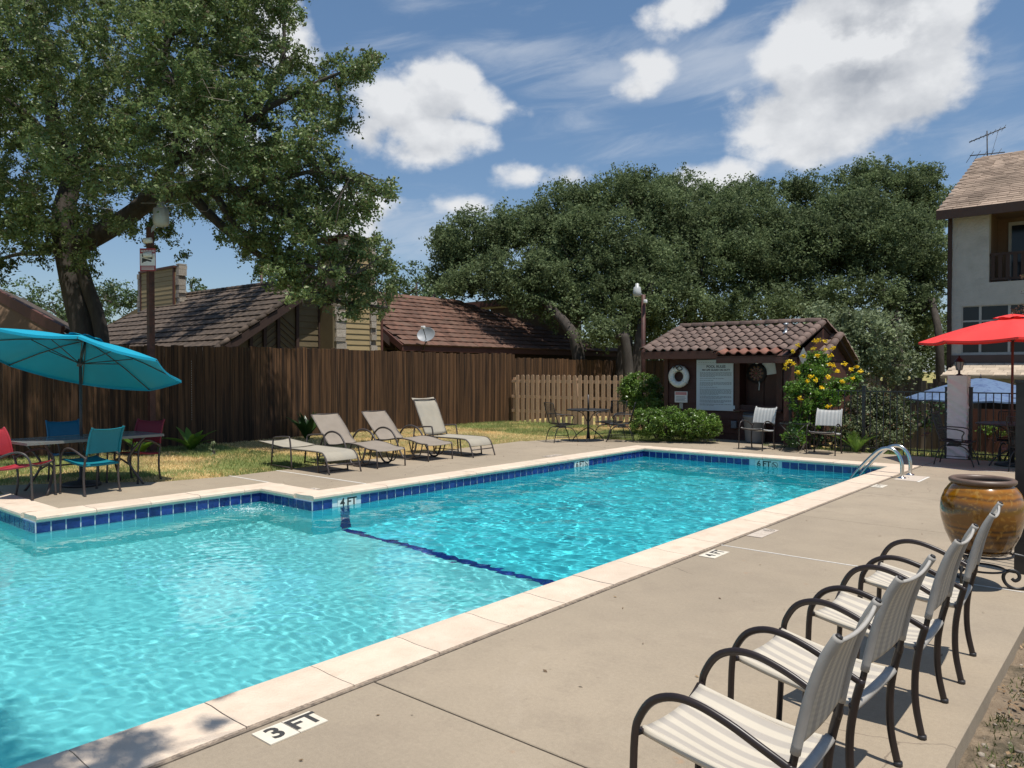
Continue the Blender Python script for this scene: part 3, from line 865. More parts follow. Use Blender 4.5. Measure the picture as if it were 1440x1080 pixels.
def stone_column(parent, x0, x1, y0, y1, z0, z1, seed=1):
    rr = random.Random(seed); z = z0
    b = MB(); b.box(x0 + .03, x1 - .03, y0 + .03, y1 - .03, z0, z1 - .02); b.build('mortar_core', M['coping_edge'], parent)
    me = [MB().box(0, 1, 0, 1, 0, 1).mesh('stone', M['stone'])]
    while z < z1 - .06:
        h = min(rr.uniform(.12, .26), z1 - z); 
        o = link_mesh('stone', me[0], parent, (x0 + rr.uniform(-.02, .02), y0 + rr.uniform(-.025, .025), z + .008), (0, 0, rr.uniform(-.03, .03)), (x1 - x0 + rr.uniform(-.02, .03), y1 - y0 + rr.uniform(-.03, .03), h - .016))
        z += h


def clap_wall(parent, x, y0, y1, z0, z1, mat, h=.17, top=None, face=1, name='board'):
    """lapped siding on a wall facing +x; top(y) clips"""
    me = MB().add([(0, 0, 0), (0, 1, 0), (.028, 1, 0), (.028, 0, 0), (0, 0, 1), (0, 1, 1), (.006, 1, 1), (.006, 0, 1)], [(0, 1, 2, 3), (7, 6, 5, 4), (3, 2, 6, 7), (1, 0, 4, 5), (0, 3, 7, 4), (2, 1, 5, 6)]).mesh(name, M[mat])
    z = z0
    while z < z1 - .02:
        a, c = y0, y1
        if top:
            ys = [y0 + (y1 - y0) * i / 60 for i in range(61) if top(y0 + (y1 - y0) * i / 60) > z + h * .5]
            if len(ys) < 2: break
            a, c = ys[0], ys[-1]
        link_mesh(name, me, parent, (x, a, z), (0, 0, 0), (1, c - a, min(h, z1 - z)))
        z += h


def build_houses():
    # --- nearest house: dark tiled slope toward the pool, gable end toward the fence
    H = empty('tiled_house', (-20, 12, 0), label='low house behind the fence with dark tiled roof and a chevron boarded gable', cat='house')
    H.location = (0, 0, 0)
    XG = -20.0
    pk = Vector((XG, 14.21, 4.42)); ek = Vector((XG, 11.13, 2.40))
    u0 = Vector((1, 0, 0)); v = (pk - ek).normalized(); n = u0.cross(v).normalized()
    if n.z < 0: n = -n
    low = ek - v * 1.6
    lft = hit(258, 412, pk, n); ll = hit(120, 466, pk, n)
    c3 = [low + u0 * .35, pk + u0 * .35, Vector((lft.x, pk.y, pk.z)), ll - v * .9]
    vdir = v
    slope_roof(H, None, pk, n, u0, M['roof_dark'], pts3=c3, tw=.36, th=.34, thick=.09)
    bk = [pk + u0 * .35, Vector((XG + .35, 18.0, 1.9)), Vector((lft.x - 1.5, 18.0, 1.9)), Vector((lft.x, pk.y, pk.z))]
    MB().solid(bk, -.1).build('rear_roof', M['trim_dark'], H)
    # ridge tiles
    b = MB(); b.tube([(0, 0, 0), (.34, 0, 0)], [.10, .085], 8); me = b.mesh('ridge_tile', M['roof_dark'])
    k = 0; x = lft.x
    while x < XG + .1: link_mesh('ridge_tile', me, H, (x, pk.y, pk.z + .03)); x += .33
    # verge boards and gable wall
    MB().bar(low + u0 * .36 - n * .13, pk + u0 * .36 - n * .13, .05, .22).build('barge_board', M['trim_dark'], H)
    MB().bar(pk + u0 * .36 - n * .13, Vector((XG + .36, 18, 1.8)), .05, .22).build('barge_board', M['trim_dark'], H)
    b = MB(); b.tube([(0, 0, 0), (.36, 0, 0)], .07, 8); me2 = b.mesh('verge_tile', M['roof_dark'])
    rot = v.to_track_quat('X', 'Z').to_euler(); L_ = (pk - low).length; s = 0
    while s < L_ - .2: link_mesh('verge_tile', me2, H, low + u0 * .33 + v * s + n * .05, rot); s += .33
    top = lambda y: 2.40 + (y - 11.13) * (2.02 / 3.08) - .12 if y < 14.21 else 4.42 - (y - 14.21) * .66 - .12
    b = MB(); b.add([(XG - .02, 9.4, 0), (XG - .02, 18, 0), (XG - .02, 18, 1.75), (XG - .02, 14.21, 4.28), (XG - .02, 9.4, 1.15), (XG - 12, 9.4, 0), (XG - 12, 18, 0), (XG - 12, 18, 1.75), (XG - 12, 14.21, 4.2), (XG - 12, 9.4, 1.15)],
                    [(0, 1, 2, 3, 4), (9, 8, 7, 6, 5), (0, 4, 9, 5), (1, 6, 7, 2)]).build('wall', M['siding_olive'], H)
    # diagonal boards: chevrons each side of posts
    me = MB().box(0, .025, 0, 1, 0, .012).mesh('diagonal_batten', M['trim_dark'])
    for y0, y1, sg in ((12.0, 12.9, 1), (12.9, 13.55, -1)):
        z = 1.4
        while z < 4.2:
            za = z; zb = z + sg * (y1 - y0) * .75
            ym = (y0 + y1) / 2
            if max(za, zb) < top(ym) and max(za, zb) < top(y0) + (.7 if sg > 0 else 0.0) and zb < top(y1) - .02 and za < top(y0) + .02:
                o = link_mesh('diagonal_batten', me, H, (XG, y0, za), (atan2(zb - za, y1 - y0), 0, 0), (1, hypot(y1 - y0, zb - za), 1))
            z += .19
    for y in (12.0, 12.45, 12.9, 13.55, 14.35):
        MB().box(XG, XG + .06, y - .05, y + .05, 1.0, top(y) - .03).build('post', M['trim_dark'], H)
    clap_wall(H, XG, 13.6, 14.3, 1.2, 4.0, 'siding_olive', .19, top)
    # --- left chimney of that house
    c = hit(230, 432, pk, n)
    C_ = empty('boxed_chimney', label='yellow clapboard chimney box with stone corners behind the warning sign pole', cat='chimney')
    yb = c.y; A = AY(194, 384, yb); B = AY(248, 384, yb)
    z1 = A.z; z0 = c.z - 1.0
    MB().box(A.x + .25, B.x - .1, yb - .0, yb + .35, z0, z1 - .05).build('core', M['siding_yel'], C_)
    me = MB().box(0, 1, -.03, 0, 0, 1).mesh('board', M['siding_yel'])
    z = z0 + .3; 
    while z < z1 - .1:
        link_mesh('board', me, C_, (A.x + .34, yb - .001, z), (radians(-3), 0, 0), (B.x - A.x - .52, 1, .155)); z += .165
    for x in (A.x + .24, B.x - .2): MB().box(x, x + .1, yb - .05, yb - .002, z0, z1 - .04).build('corner_board', M['trim_brown'], C_)
    MB().box(A.x + .2, B.x - .05, yb - .08, yb + .40, z1 - .05, z1 + .03).build('cap', M['trim_brown'], C_)
    stone_column(C_, A.x - .03, A.x + .22, yb - .02, yb + .3, z0, z1 - .05, 3); stone_column(C_, B.x - .08, B.x + .14, yb + .02, yb + .3, z0, z1 + .1, 5)

    # --- tall chimney block beside the gable, half hidden by oak leaves
    K = empty('siding_chimney', label='tall ochre siding chimney with white stone corners rising behind drooping oak branches', cat='chimney')
    x = -19.3
    MB().box(x - 1.6, x, 14.35, 16.2, 0, 3.6).build('wall', M['siding_olive'], K)
    MB().box(x - 1.5, x - .05, 14.9, 15.95, 3.6, 5.6).build('stack', M['siding_yel'], K)
    clap_wall(K, x + .001, 14.8, 15.75, 1.4, 3.6, 'siding_yel', .17)
    clap_wall(K, x - .05 + .001, 15.0, 15.75, 3.62, 5.55, 'siding_yel', .17)
    stone_column(K, x - .2, x + .08, 14.42, 14.78, .8, 3.7, 7); stone_column(K, x - .2, x + .08, 15.78, 16.0, .8, 3.7, 9); stone_column(K, x - .3, x + .03, 15.78, 16.02, 3.7, 5.7, 11)
    stone_column(K, x - .3, x + .03, 14.78, 15.0, 3.7, 5.75, 13)
    clap_wall(K, x + .001, 16.02, 16.2, 1.4, 3.6, 'siding_yel', .17)
    MB().box(x - 1.6, x + .06, 14.7, 16.1, 5.72, 5.80).build('cap', M['trim_brown'], K)
    MB().box(x - .02, x + .05, 16.2, 16.28, .8, 3.4).build('corner_board', M['trim_brown'], K)

    # --- second house with red tiled slope facing the pool
    B_ = empty('red_roof_house', label='house behind the fence with long red tiled roof carrying a satellite dish', cat='house')
    XE = -19.0; e1 = Vector((XE, 16.92, 2.45)); e2 = Vector((XE, 31, 2.42))
    u0 = Vector((0, 1, 0)); r1 = AX(644, 424, -22.4)
    v = (Vector((r1.x, 0, r1.z)) - Vector((XE, 0, 2.45))).normalized(); n = u0.cross(v).normalized()
    if n.z < 0: n = -n
    Lr = hypot(r1.x - XE, r1.z - 2.45)
    c3 = [e1, e2, e2 + v * Lr * .25 + Vector((0, -3, 0)), Vector((r1.x, r1.y + .3, r1.z)), Vector((r1.x, 16.92, r1.z))]
    slope_roof(B_, None, e1, n, u0, M['roof_red'], pts3=c3, tw=.36, th=.34)
    MB().bar(e1 - n * .1 + Vector((.02, -.05, 0)), e2 - n * .1, .06, .2).build('eave_board', M['trim_brown'], B_)
    MB().bar(e1 - n * .1 + Vector((.02, -.03, 0)), c3[4] - n * .1 + Vector((0, -.03, 0)), .06, .2).build('barge_board', M['trim_brown'], B_)
    b = MB(); b.box(XE - 7, XE - .5, 17.1, 31, 0, 2.3); b.build('wall', M['trim_dark'], B_)
    MB().solid([c3[4], c3[3], Vector((r1.x - 3.4, r1.y + .3, 2.45)), Vector((r1.x - 3.4, 16.92, 2.45))], -.1).build('rear_roof', M['trim_dark'], B_)
    MB().add([(XE - .3, 17.1, 2.2), (r1.x, 17.1, r1.z - .1), (r1.x - 3.2, 17.1, 2.2)], [(0, 1, 2)]).build('gable_wall', M['siding_olive'], B_)
    # --- house further back with a tan gable wall
    D = empty('tan_gable_house', label='tan walled house glimpsed between oak branches above the red roof', cat='house')
    a = P(640, 428, 37); b1 = P(790, 412, 35); 
    w = [P(690, 434, 36.5), P(815, 426, 34.8), P(815, 515, 34.8), P(690, 515, 36.5)]
    MB().solid(w, .3).build('wall', M['tan_wall'], D)
    MB().bar(P(648, 432, 37), P(792, 417, 34.7), .3, .26).build('fascia', M['trim_brown'], D)
    MB().solid([P(640, 430, 37.2), P(800, 413, 34.9), P(800, 413, 34.9) + Vector((-3, 6, .3)), P(640, 430, 37.2) + Vector((-3, 6, .3))], .1).build('roof', M['roof_dark'], D)
    # --- dark house at the far left
    E = empty('shaded_house', label='dark brown gabled house under the big oak at the far left', cat='house')
    q = [P(0, 392, 24), P(96, 462, 20), P(96, 560, 20), P(-260, 560, 24), P(-260, 480, 24)]
    p0 = P(-30, 392, 22); p1 = P(98, 464, 19); p2 = P(-240, 470, 25)
    zz = lambda p, z: Vector((p.x, p.y, z))
    MB().solid([zz(p1, 0), p1 - Vector((0, 0, .15)), p0 - Vector((0, 0, .15)), p2 - Vector((0, 0, .15)), zz(p2, 0)], .2).build('gable_wall', M['tan_wall'], E)
    back = Vector((-7, 3.5, 0))
    MB().solid([p1, p0, p0 + back, p1 + back], .12).build('roof', M['roof_dark'], E)
    MB().solid([p0, p2, p2 + back, p0 + back], .12).build('roof', M['roof_dark'], E)
    MB().bar(p0 + Vector((.1, -.2, -.05)), p1 + Vector((.1, -.2, -.05)), .08, .28).build('barge_board', M['trim_brown'], E)
    MB().bar(p0 + Vector((.1, -.2, -.05)), p2 + Vector((.1, -.2, -.05)), .08, .28).build('barge_board', M['trim_brown'], E)
    for t in (.25, .5, .75):
        a = p1.lerp(p0, t); MB().bar(zz(a, 1) + Vector((.1, -.15, 0)), a + Vector((.1, -.15, -.3)), .1, .1).build('post', M['trim_dark'], E)
    # satellite dish on the red roof edge
    S = empty('satellite_dish', (XE + .05, 17.75, 2.35), label='small grey satellite dish mounted on the red roof edge', cat='satellite dish')
    dz = MB()
    dz.lathe([(0, 0), (.12, .012), (.22, .04), (.30, .078), (.31, .083), (.30, .072), (.2, .028), (0, -.012)], 20)
    o = dz.build('reflector', M['dish'], S); o.location = (.28, -.1, .42); o.scale = (1, .85, 1)
    dv = Vector((.42, -.80, .42)).normalized(); o.rotation_euler = dv.to_track_quat('Z', 'Y').to_euler()
    MB().tube([(0, 0, -.05), (.1, 0, .15), (.25, -.03, .38)], .02, 6).build('mast', M['iron'], S)
    MB().tube([(.26, -.06, .15), (.42, -.3, .42), (.5, -.46, .62)], .013, 6).build('arm', M['iron'], S)
    MB().cbox((.52, -.48, .66), (.16, .09, .10)).build('receiver', M['white'], S, bevel=.02)
    # thin utility post behind the ridge
    p = P(368, 395, 33); U = empty('utility_post', (p.x, p.y, 0), label='thin distant utility post showing above the dark tiled ridge', cat='post')
    MB().tube([(0, 0, 0), (0, 0, P(368, 365, 33).z)], .07, 6).build('shaft', M['pole'], U)


build_houses()


# ------------------------------------------------------------------ pool hut
def build_hut():
    H = empty('pool_hut', label='dark red pool hut with brown barrel tile roof and rules board', cat='hut')
    Y = 17.0; x0, x1 = -9.45, -6.12
    ze = 2.02
    YR = 18.55; zr = 2.70
    # walls: core plus lapped boards
    ax0, ax1, az0, az1 = -7.52, -6.62, .78, 1.86       # alcove with the dartboard
    b = MB(); b.box(x0, ax0, Y + .03, 20.3, 0 - .1, ze + .05); b.box(ax0, ax1, Y + .38, 20.3, -.1, ze + .05); b.box(ax1, x1 - .03, Y + .03, 20.3, -.1, ze + .05)
    b.box(ax0, ax1, Y + .03, Y + .38, -.1, az0); b.build('wall', M['hut'], H)
    me = MB().add([(0, -.03, 0), (1, -.03, 0), (1, 0, 0), (0, 0, 0), (0, -.008, 1), (1, -.008, 1), (1, 0, 1), (0, 0, 1)], [(3, 2, 1, 0), (4, 5, 6, 7), (0, 1, 5, 4), (2, 3, 7, 6), (1, 2, 6, 5), (3, 0, 4, 7)]).mesh('board', M['hut'])
    z = -.02
    while z < ze - .05:
        h = .165
        if z + h < az0 + .05: link_mesh('board', me, H, (x0, Y + .03, z), None, (x1 - x0, 1, h))
        else:
            link_mesh('board', me, H, (x0, Y + .03, z), None, (ax0 - x0, 1, h)); link_mesh('board', me, H, (ax1, Y + .03, z), None, (x1 - ax1, 1, h))
        z += h + .004
    # side wall to the right
    me2 = MB().add([(0, 0, 0), (.03, 0, 0), (.03, 1, 0), (0, 1, 0), (0, 0, 1), (.008, 0, 1), (.008, 1, 1), (0, 1, 1)], [(3, 2, 1, 0), (4, 5, 6, 7), (0, 1, 5, 4), (2, 3, 7, 6), (1, 2, 6, 5), (3, 0, 4, 7)]).mesh('board', M['hut_trim'])
    z = -.02
    while z < 2.0:
        link_mesh('board', me2, H, (x1 - .03, Y + .03, z), None, (1, 3.2, .165)); z += .169
    MB().add([(x1 - .02, Y, 2.0), (x1 - .02, 20.5, 2.0), (x1 - .02, YR, zr - .1)], [(0, 1, 2)]).build('gable', M['hut_trim'], H)
    # door panels inside the alcove
    for k in range(2):
        xx = ax0 + .06 + k * .40
        MB().box(xx, xx + .38, Y + .355, Y + .378, az0 + .02, az1).build('alcove_panel', M['hut_trim'], H, bevel=.006)
    for a, c, e, f, nm in ((ax0 - .09, ax0 + .02, az0 - .06, az1 + .06, 'jamb'), (ax1 - .02, ax1 + .12, az0 - .06, az1 + .06, 'jamb')):
        MB().box(a, c, Y - .03, Y + .001, e, f).build(nm, M['hut_trim'], H, bevel=.004)
    MB().box(ax0 - .09, ax1 + .12, Y - .035, Y - .001, az1 + .06, az1 + .14).build('head_trim', M['hut_trim'], H)
    MB().box(ax0 - .09, ax1 + .12, Y - .12, Y + .3, az0 - .10, az0 - .061).build('ledge', M['hut'], H)
    for x in (x0, x1 - .1): MB().box(x - .0, x + .1, Y - .035, Y + .0, -.05, ze - .02).build('corner_board', M['hut_trim'], H)
    # roof: front slope
    ov = .38
    A = Vector((x0 - ov, Y - .42, ze + .03)); slope = (zr - ze) / (YR - Y + .42) * 1.0
    v = Vector((0, YR - (Y - .42), zr - (ze + .03))).normalized(); u = Vector((1, 0, 0)); n = u.cross(v).normalized()
    Lv = (Vector((0, YR, zr)) - Vector((0, Y - .42, ze + .03))).length
    W_ = (x1 - .02) - (x0 - ov)
    MB().solid([A, A + u * W_, A + u * W_ + v * Lv, A + v * Lv], -.06).build('roof_deck', M['trim_dark'], H)
    v2 = Vector((0, v.y, -v.z)); R = A + v * Lv
    MB().solid([R, R + u * W_, R + u * W_ + v2 * Lv, R + v2 * Lv], -.06).build('roof_deck', M['trim_dark'], H)
    MB().box(x0 - ov - .02, -7.62, Y - .47, Y - .42, ze - .13, ze + .05).build('fascia', M['hut_trim'], H)
    # barrel tile
    tw, th = .235, .335
    def tile(mat, name='roof_tile'):
        b = MB(); n_ = 8; vs = []
        for k in range(n_ + 1):
            t = k / n_; uu = t * tw
            z = .052 * sin(pi * min(t / .62, 1.0)) if t < .62 else -.012 * sin(pi * (t - .62) / .38)
            vs += [(uu, -.03, z + .062), (uu, th * 1.05, z + .022)]
        fs = [(2 * k, 2 * k + 2, 2 * k + 3, 2 * k + 1) for k in range(n_)]
        o_ = len(vs)
        for k in range(n_ + 1): vs.append((vs[2 * k][0], -.028, vs[2 * k][2] - .022))
        fs += [(2 * k, o_ + k, o_ + k + 1, 2 * k + 2) for k in range(n_)]
        return b.add(vs, fs, True).mesh(name, mat)
    t1 = tile(M['clay']); t2 = tile(M['clay_red'])
    rot = Matrix((u, v, n)).transposed().to_euler()
    nc = int((W_ - .1) / tw); nr = int(Lv / th)
    for r in range(nr):
        for c in range(nc):
            link_mesh('roof_tile', t1, H, A + u * (c * tw + .05) + v * (r * Lv / nr) + n * random.uniform(-.003, .004), rot)
    # barge tiles down both verges and the ridge
    b = MB(); L0 = .36; n_ = 7; vs = []
    for k in range(n_ + 1):
        a = pi * k / n_ ; vs += [(cos(a) * .11, 0, sin(a) * .10), (cos(a) * .095, L0, sin(a) * .085)]
    vs2 = [(p[0] * .86, p[1], p[2] * .86) for p in vs]; m_ = len(vs)
    b.add(vs + vs2, [(2 * k, 2 * k + 1, 2 * k + 3, 2 * k + 2) for k in range(n_)] + [(2 * k, 2 * k + 2, m_ + 2 * k + 2, m_ + 2 * k) for k in range(n_)], True)
    cap = b.mesh('ridge_tile', M['clay'])
    for r in range(int(Lv / .33)):
        for xx in (x0 - ov + .02, x1 - .02):
            link_mesh('ridge_tile', cap, H, Vector((xx, A.y, A.z)) + v * (r * .33) + n * .05, rot)
        rb = Matrix((-u, v2, (-u).cross(v2))).transposed()
        if rb.col[2].z < 0: rb = Matrix((u, v2, u.cross(v2))).transposed()
        link_mesh('ridge_tile', cap, H, R + u * W_ + v2 * (r * .33) + Vector((0, 0, .05)), rb.to_euler())
    x = x0 - ov
    while x < x1 - .30: link_mesh('ridge_tile', cap, H, (x, YR, zr + .07), (0, 0, -pi / 2)); x += .33
    # lower porch strip of redder tile over the alcove
    A2 = Vector((-7.72, Y - .78, ze - .085)); W2 = 1.62
    sl = Vector((0, .42, .14)).normalized(); n2 = u.cross(sl).normalized(); rot2 = Matrix((u, sl, n2)).transposed().to_euler()
    for c in range(int(W2 / tw)): link_mesh('roof_tile', t2, H, A2 + u * (c * tw) + n2 * .01, rot2)
    MB().solid([A2, A2 + u * W2, A2 + u * W2 + sl * .44, A2 + sl * .44], -.05).build('porch_deck', M['hut_trim'], H)
    MB().box(A2.x, A2.x + W2, A2.y - .01, A2.y + .04, A2.z - .16, A2.z - .03).build('porch_fascia', M['hut_trim'], H)
    rp = Matrix((u, sl, n2)).transposed().to_euler()
    for xx in (A2.x, A2.x + W2): link_mesh('ridge_tile', cap, H, Vector((xx, A2.y, A2.z + .05)), rp)
    MB().box(A2.x + W2 - .22, A2.x + W2 - .06, A2.y + .36, Y - .04, -.05, A2.z - .03).build('porch_side', M['hut_trim'], H)
    # small rear roof beyond the right verge
    Ra = Vector((x1 + .2, YR - .9, zr - .42)); Rb = Vector((x1 + .85, YR - .9, zr - .42))
    MB().solid([Vector((x1 - .1, 18.0, 1.82)), Vector((x1 + .12, 18.0, 1.82)), Vector((x1 + .12, 19.3, 2.42)), Vector((x1 - .1, 19.3, 2.42))], -.07).build('rear_roof_deck', M['trim_dark'], H)
    MB().solid([Vector((x1 - .1, 19.3, 2.42)), Vector((x1 + .12, 19.3, 2.42)), Vector((x1 + .12, 20.6, 1.75)), Vector((x1 - .1, 20.6, 1.75))], -.07).build('rear_roof_deck', M['trim_dark'], H)
    sv = Vector((0, 1.3, .60)).normalized(); rr_ = Matrix((u, sv, u.cross(sv))).transposed().to_euler()
    for c in range(1):
        for r in range(4): link_mesh('roof_tile', t1, H, Vector((x1 - .1, 18.0, 1.85)) + u * (c * .22) + sv * (r * .38), rr_)
    sv2 = Vector((0, 1.3, -.67)).normalized(); rr2 = Matrix((u, sv2, u.cross(sv2))).transposed().to_euler()
    for r in range(4): link_mesh('ridge_tile', cap, H, Vector((x1 + .12, 18.0, 1.87)) + sv * (r * .36), rr_)
    for r in range(4): link_mesh('ridge_tile', cap, H, Vector((x1 + .12, 19.3, 2.46)) + sv2 * (r * .36), rr2)
    MB().box(x1 - .02, x1 + .05, 18.3, 20.4, -.1, 1.8).build('rear_wall', M['hut_trim'], H)
    # roof vent pipe
    vp = R + u * (W_ - .62) - v * .75
    b = MB(); b.lathe([(.09, -.05), (.085, .03), (.035, .06), (.035, .2), (.05, .2), (.05, .25), (0, .26)], 12, vp); b.build('vent_pipe', M['galv'], H)
    # trellis on the right side of the front
    T = empty('trellis', label='brown wooden lattice trellis against the right end of the hut', cat='trellis')
    for k in range(4): MB().box(x1 + .02 + k * .16, x1 + .05 + k * .16, Y - .14, Y - .12, 0, 1.75 if k < 1 else 1.3).build('upright', M['hut_trim'], T)
    for k in range(8): MB().box(x1 + .0, x1 + .55, Y - .12, Y - .10, .12 + k * .165, .145 + k * .165).build('crosspiece', M['hut_trim'], T)
    return Y


HUT_Y = build_hut()


def build_hut_things():
    Y = HUT_Y - .002
    # rules board, L-shaped foot
    B = empty('rules_board', (-8.12, Y, 1.27), label='large white pool rules board on the dark red hut wall', cat='sign')
    MB().prism([(-.47, -.60), (.62, -.60), (.62, -.47), (.46, -.47), (.46, .60), (-.47, .60)], 0, .02, Matrix.Rotation(pi / 2, 4, 'X')).build('board', M['sign_white'], B, bevel=.003)
    R = Matrix.Rotation(pi / 2, 4, 'X')
    T = lambda x, z: Matrix.Translation((x, -.0215, z)) @ R
    MB().box(-.45, .44, -.0212, -.0203, .495, .499).build('rule_line', M['text_grey'], B)
    text_mesh('POOL RULES', .085, M['ink'], parent=B, M=T(.03, .435), bold=.002)
    text_mesh('NO LIFE GUARD ON DUTY', .058, M['ink'], parent=B, M=T(.03, .355), bold=.0015)
    rr = random.Random(3); lines = MB(); z = .30
    blocks = [(5, 0), (1, 1), (1, 1), (4, 1), (1, 1), (6, 1), (3, 1), (3, 1), (2, 0)]
    for nl, gp in blocks:
        for k in range(nl):
            x = -.38; end = .42 if k < nl - 1 else rr.uniform(-.05, .3)
            while x < end:
                w = rr.uniform(.02, .07); lines.box(x, min(x + w, end), -.0212, -.0203, z - .007, z + .005); x += w + .012
            z -= .024
        z -= .022
    for k in range(14): lines.box(-.42 + k * .06, -.385 + k * .06, -.0212, -.0203, .53, .54)
    lines.build('small_print', M['text_grey'], B)
    # life ring with rope
    L_ = empty('life_ring', (-9.02, Y - .09, 1.47), label='white life ring hanging on the hut wall left of the rules board', cat='life ring')
    b = MB(); pts = [(cos(2 * pi * k / 28) * .20, 0, sin(2 * pi * k / 28) * .20) for k in range(28)]
    b.tube(pts, .075, 12, closed=True); b.build('ring', M['white'], L_)
    for a in (60, 120, 215, 325):
        c = Vector((cos(radians(a)) * .2, 0, sin(radians(a)) * .2)); d = Vector((cos(radians(a)), 0, sin(radians(a))))
        b = MB(); b.tube([c + d * .079 * cos(t) + Vector((0, .079 * sin(t), 0)) for t in [2 * pi * k / 10 for k in range(10)]], .009, 5, closed=True); b.build('band', M['sign_white'], L_)
    MB().tube(smooth_path([(-.12, -.07, .2), (-.05, -.10, .25), (0, -.1, .2), (.06, -.1, .26), (.13, -.07, .18), (.05, -.09, .15), (-.03, -.09, .21)], 4), .012, 5).build('rope', M['ink'], L_)
    MB().bar((0, .09, .27), (0, -.03, .22), .02).build('hook', M['iron'], L_)
    # small notice under it
    S = empty('notice_sign', (-9.0, Y, .97), label='small white notice with red heading under the life ring', cat='sign')
    MB().box(-.17, .17, -.018, 0, -.135, .135).build('plate', M['sign_face'], S, bevel=.002)
    MB().box(-.15, .15, -.0195, -.0182, .05, .12).build('heading_band', surf('pale_red', (.55, .22, .22), (.6, .3, .3), 20), S)
    b = MB()
    for k in range(4): b.box(-.13, .13 - .03 * (k % 2), -.0195, -.0182, -.10 + k * .033, -.088 + k * .033)
    b.build('small_print', M['text_grey'], S)
    MB().box(-.04, .05, -.018, 0, -.29, -.15).build('sticker', M['alu'], S)
    # dartboard
    D = empty('dartboard', (-7.24, Y + .345, 1.55), label='round black dartboard hanging in the hut alcove', cat='dartboard')
    Rb = Matrix.Rotation(pi / 2, 4, 'X')
    def disc(name, r0, r1, a0, a1, y, mat, par):
        b = MB(); n = 6
        for t in (0,):
            vs = []
            for k in range(n + 1):
                a = a0 + (a1 - a0) * k / n
                vs += [(cos(a) * r0, y, sin(a) * r0), (cos(a) * r1, y, sin(a) * r1)]
            b.add(vs, [(2 * k, 2 * k + 1, 2 * k + 3, 2 * k + 2) for k in range(n)])
        return b.build(name, mat, par)
    b = MB(); b.lathe([(0, -.0), (.235, 0), (.24, .02), (.235, .045), (0, .045)], 32); o = b.build('board', M['black'], D, rot=(pi / 2, 0, 0))
    tan = surf('sisal_tan', (.20, .10, .05), (.16, .08, .04), 20)
    for k in range(20):
        if k % 2 == 0: disc('wedge', .02, .17, radians(k * 18 - 9), radians(k * 18 + 9), -.0465, tan, D)
        disc('ring_cell', .105, .118, radians(k * 18 - 9), radians(k * 18 + 9), -.0478, M['sign_red'] if k % 2 else M['bin'], D)
    b = MB(); b.lathe([(0, .0475), (.02, .0475)], 12); b.build('bullseye', M['sign_red'], D, rot=(pi / 2, 0, 0))
    # white paper behind the dartboard, white dart case dangling
    p = MB(); p.box(.0, .30, -.012, -.002, -.16, .12); o = p.build('paper_sheet', M['sign_face'], None, loc=(-7.10, Y + .353, 1.66), rot=(0, radians(-8), 0)); props(o, 'creased white paper pinned behind the dartboard in the alcove', 'paper')
    p = MB(); p.tube([(0, 0, 0), (.01, 0, -.06), (.0, 0, -.2)], .012, 5); o = p.build('hanging_strap', M['sign_face'], None, loc=(-7.16, Y + .27, 1.36)); props(o, 'thin white strap hanging below the dartboard', 'strap')
    # lights under the eave
    F = empty('flood_light', (-7.72, Y - .02, 1.92), label='small white twin lamp under the eave above the rules board', cat='lamp')
    MB().cbox((0, -.03, 0), (.2, .06, .08)).build('base', M['white'], F, bevel=.01)
    F2 = empty('eave_lamp', (-7.05, Y - .12, 1.86), label='little white bulb lamp under the red tile porch strip', cat='lamp')
    b = MB(); b.lathe([(0, 0), (.045, -.01), (.05, -.05), (.03, -.09), (0, -.1)], 10); b.build('bulb', M['white'], F2)
    MB().cbox((-.1, 0, .0), (.22, .03, .03)).build('arm', M['white'], F2)
    # little junction box low on the wall
    J = MB(); J.cbox((0, -.04, 0), (.13, .08, .17)); o = J.build('outlet_box', M['bin'], None, loc=(-7.62, Y, .36), bevel=.01); props(o, 'small grey outlet box low on the hut wall beside the hedge', 'outlet box')
    # hanging diamond ornament
    O = MB(); O.add([(0, 0, .2), (.09, 0, 0), (0, 0, -.24), (-.09, 0, 0), (0, .03, .2), (.09, .03, 0), (0, .03, -.24), (-.09, .03, 0)], [(0, 1, 2, 3)[::-1], (4, 5, 6, 7), (0, 4, 5, 1), (1, 5, 6, 2), (2, 6, 7, 3), (3, 7, 4, 0)])
    o = O.build('hanging_ornament', M['alu'], None, loc=(-5.98, Y - .2, 1.92), rot=(0, 0, .3)); props(o, 'diamond shaped ornament hanging from the right verge of the hut', 'ornament')


build_hut_things()
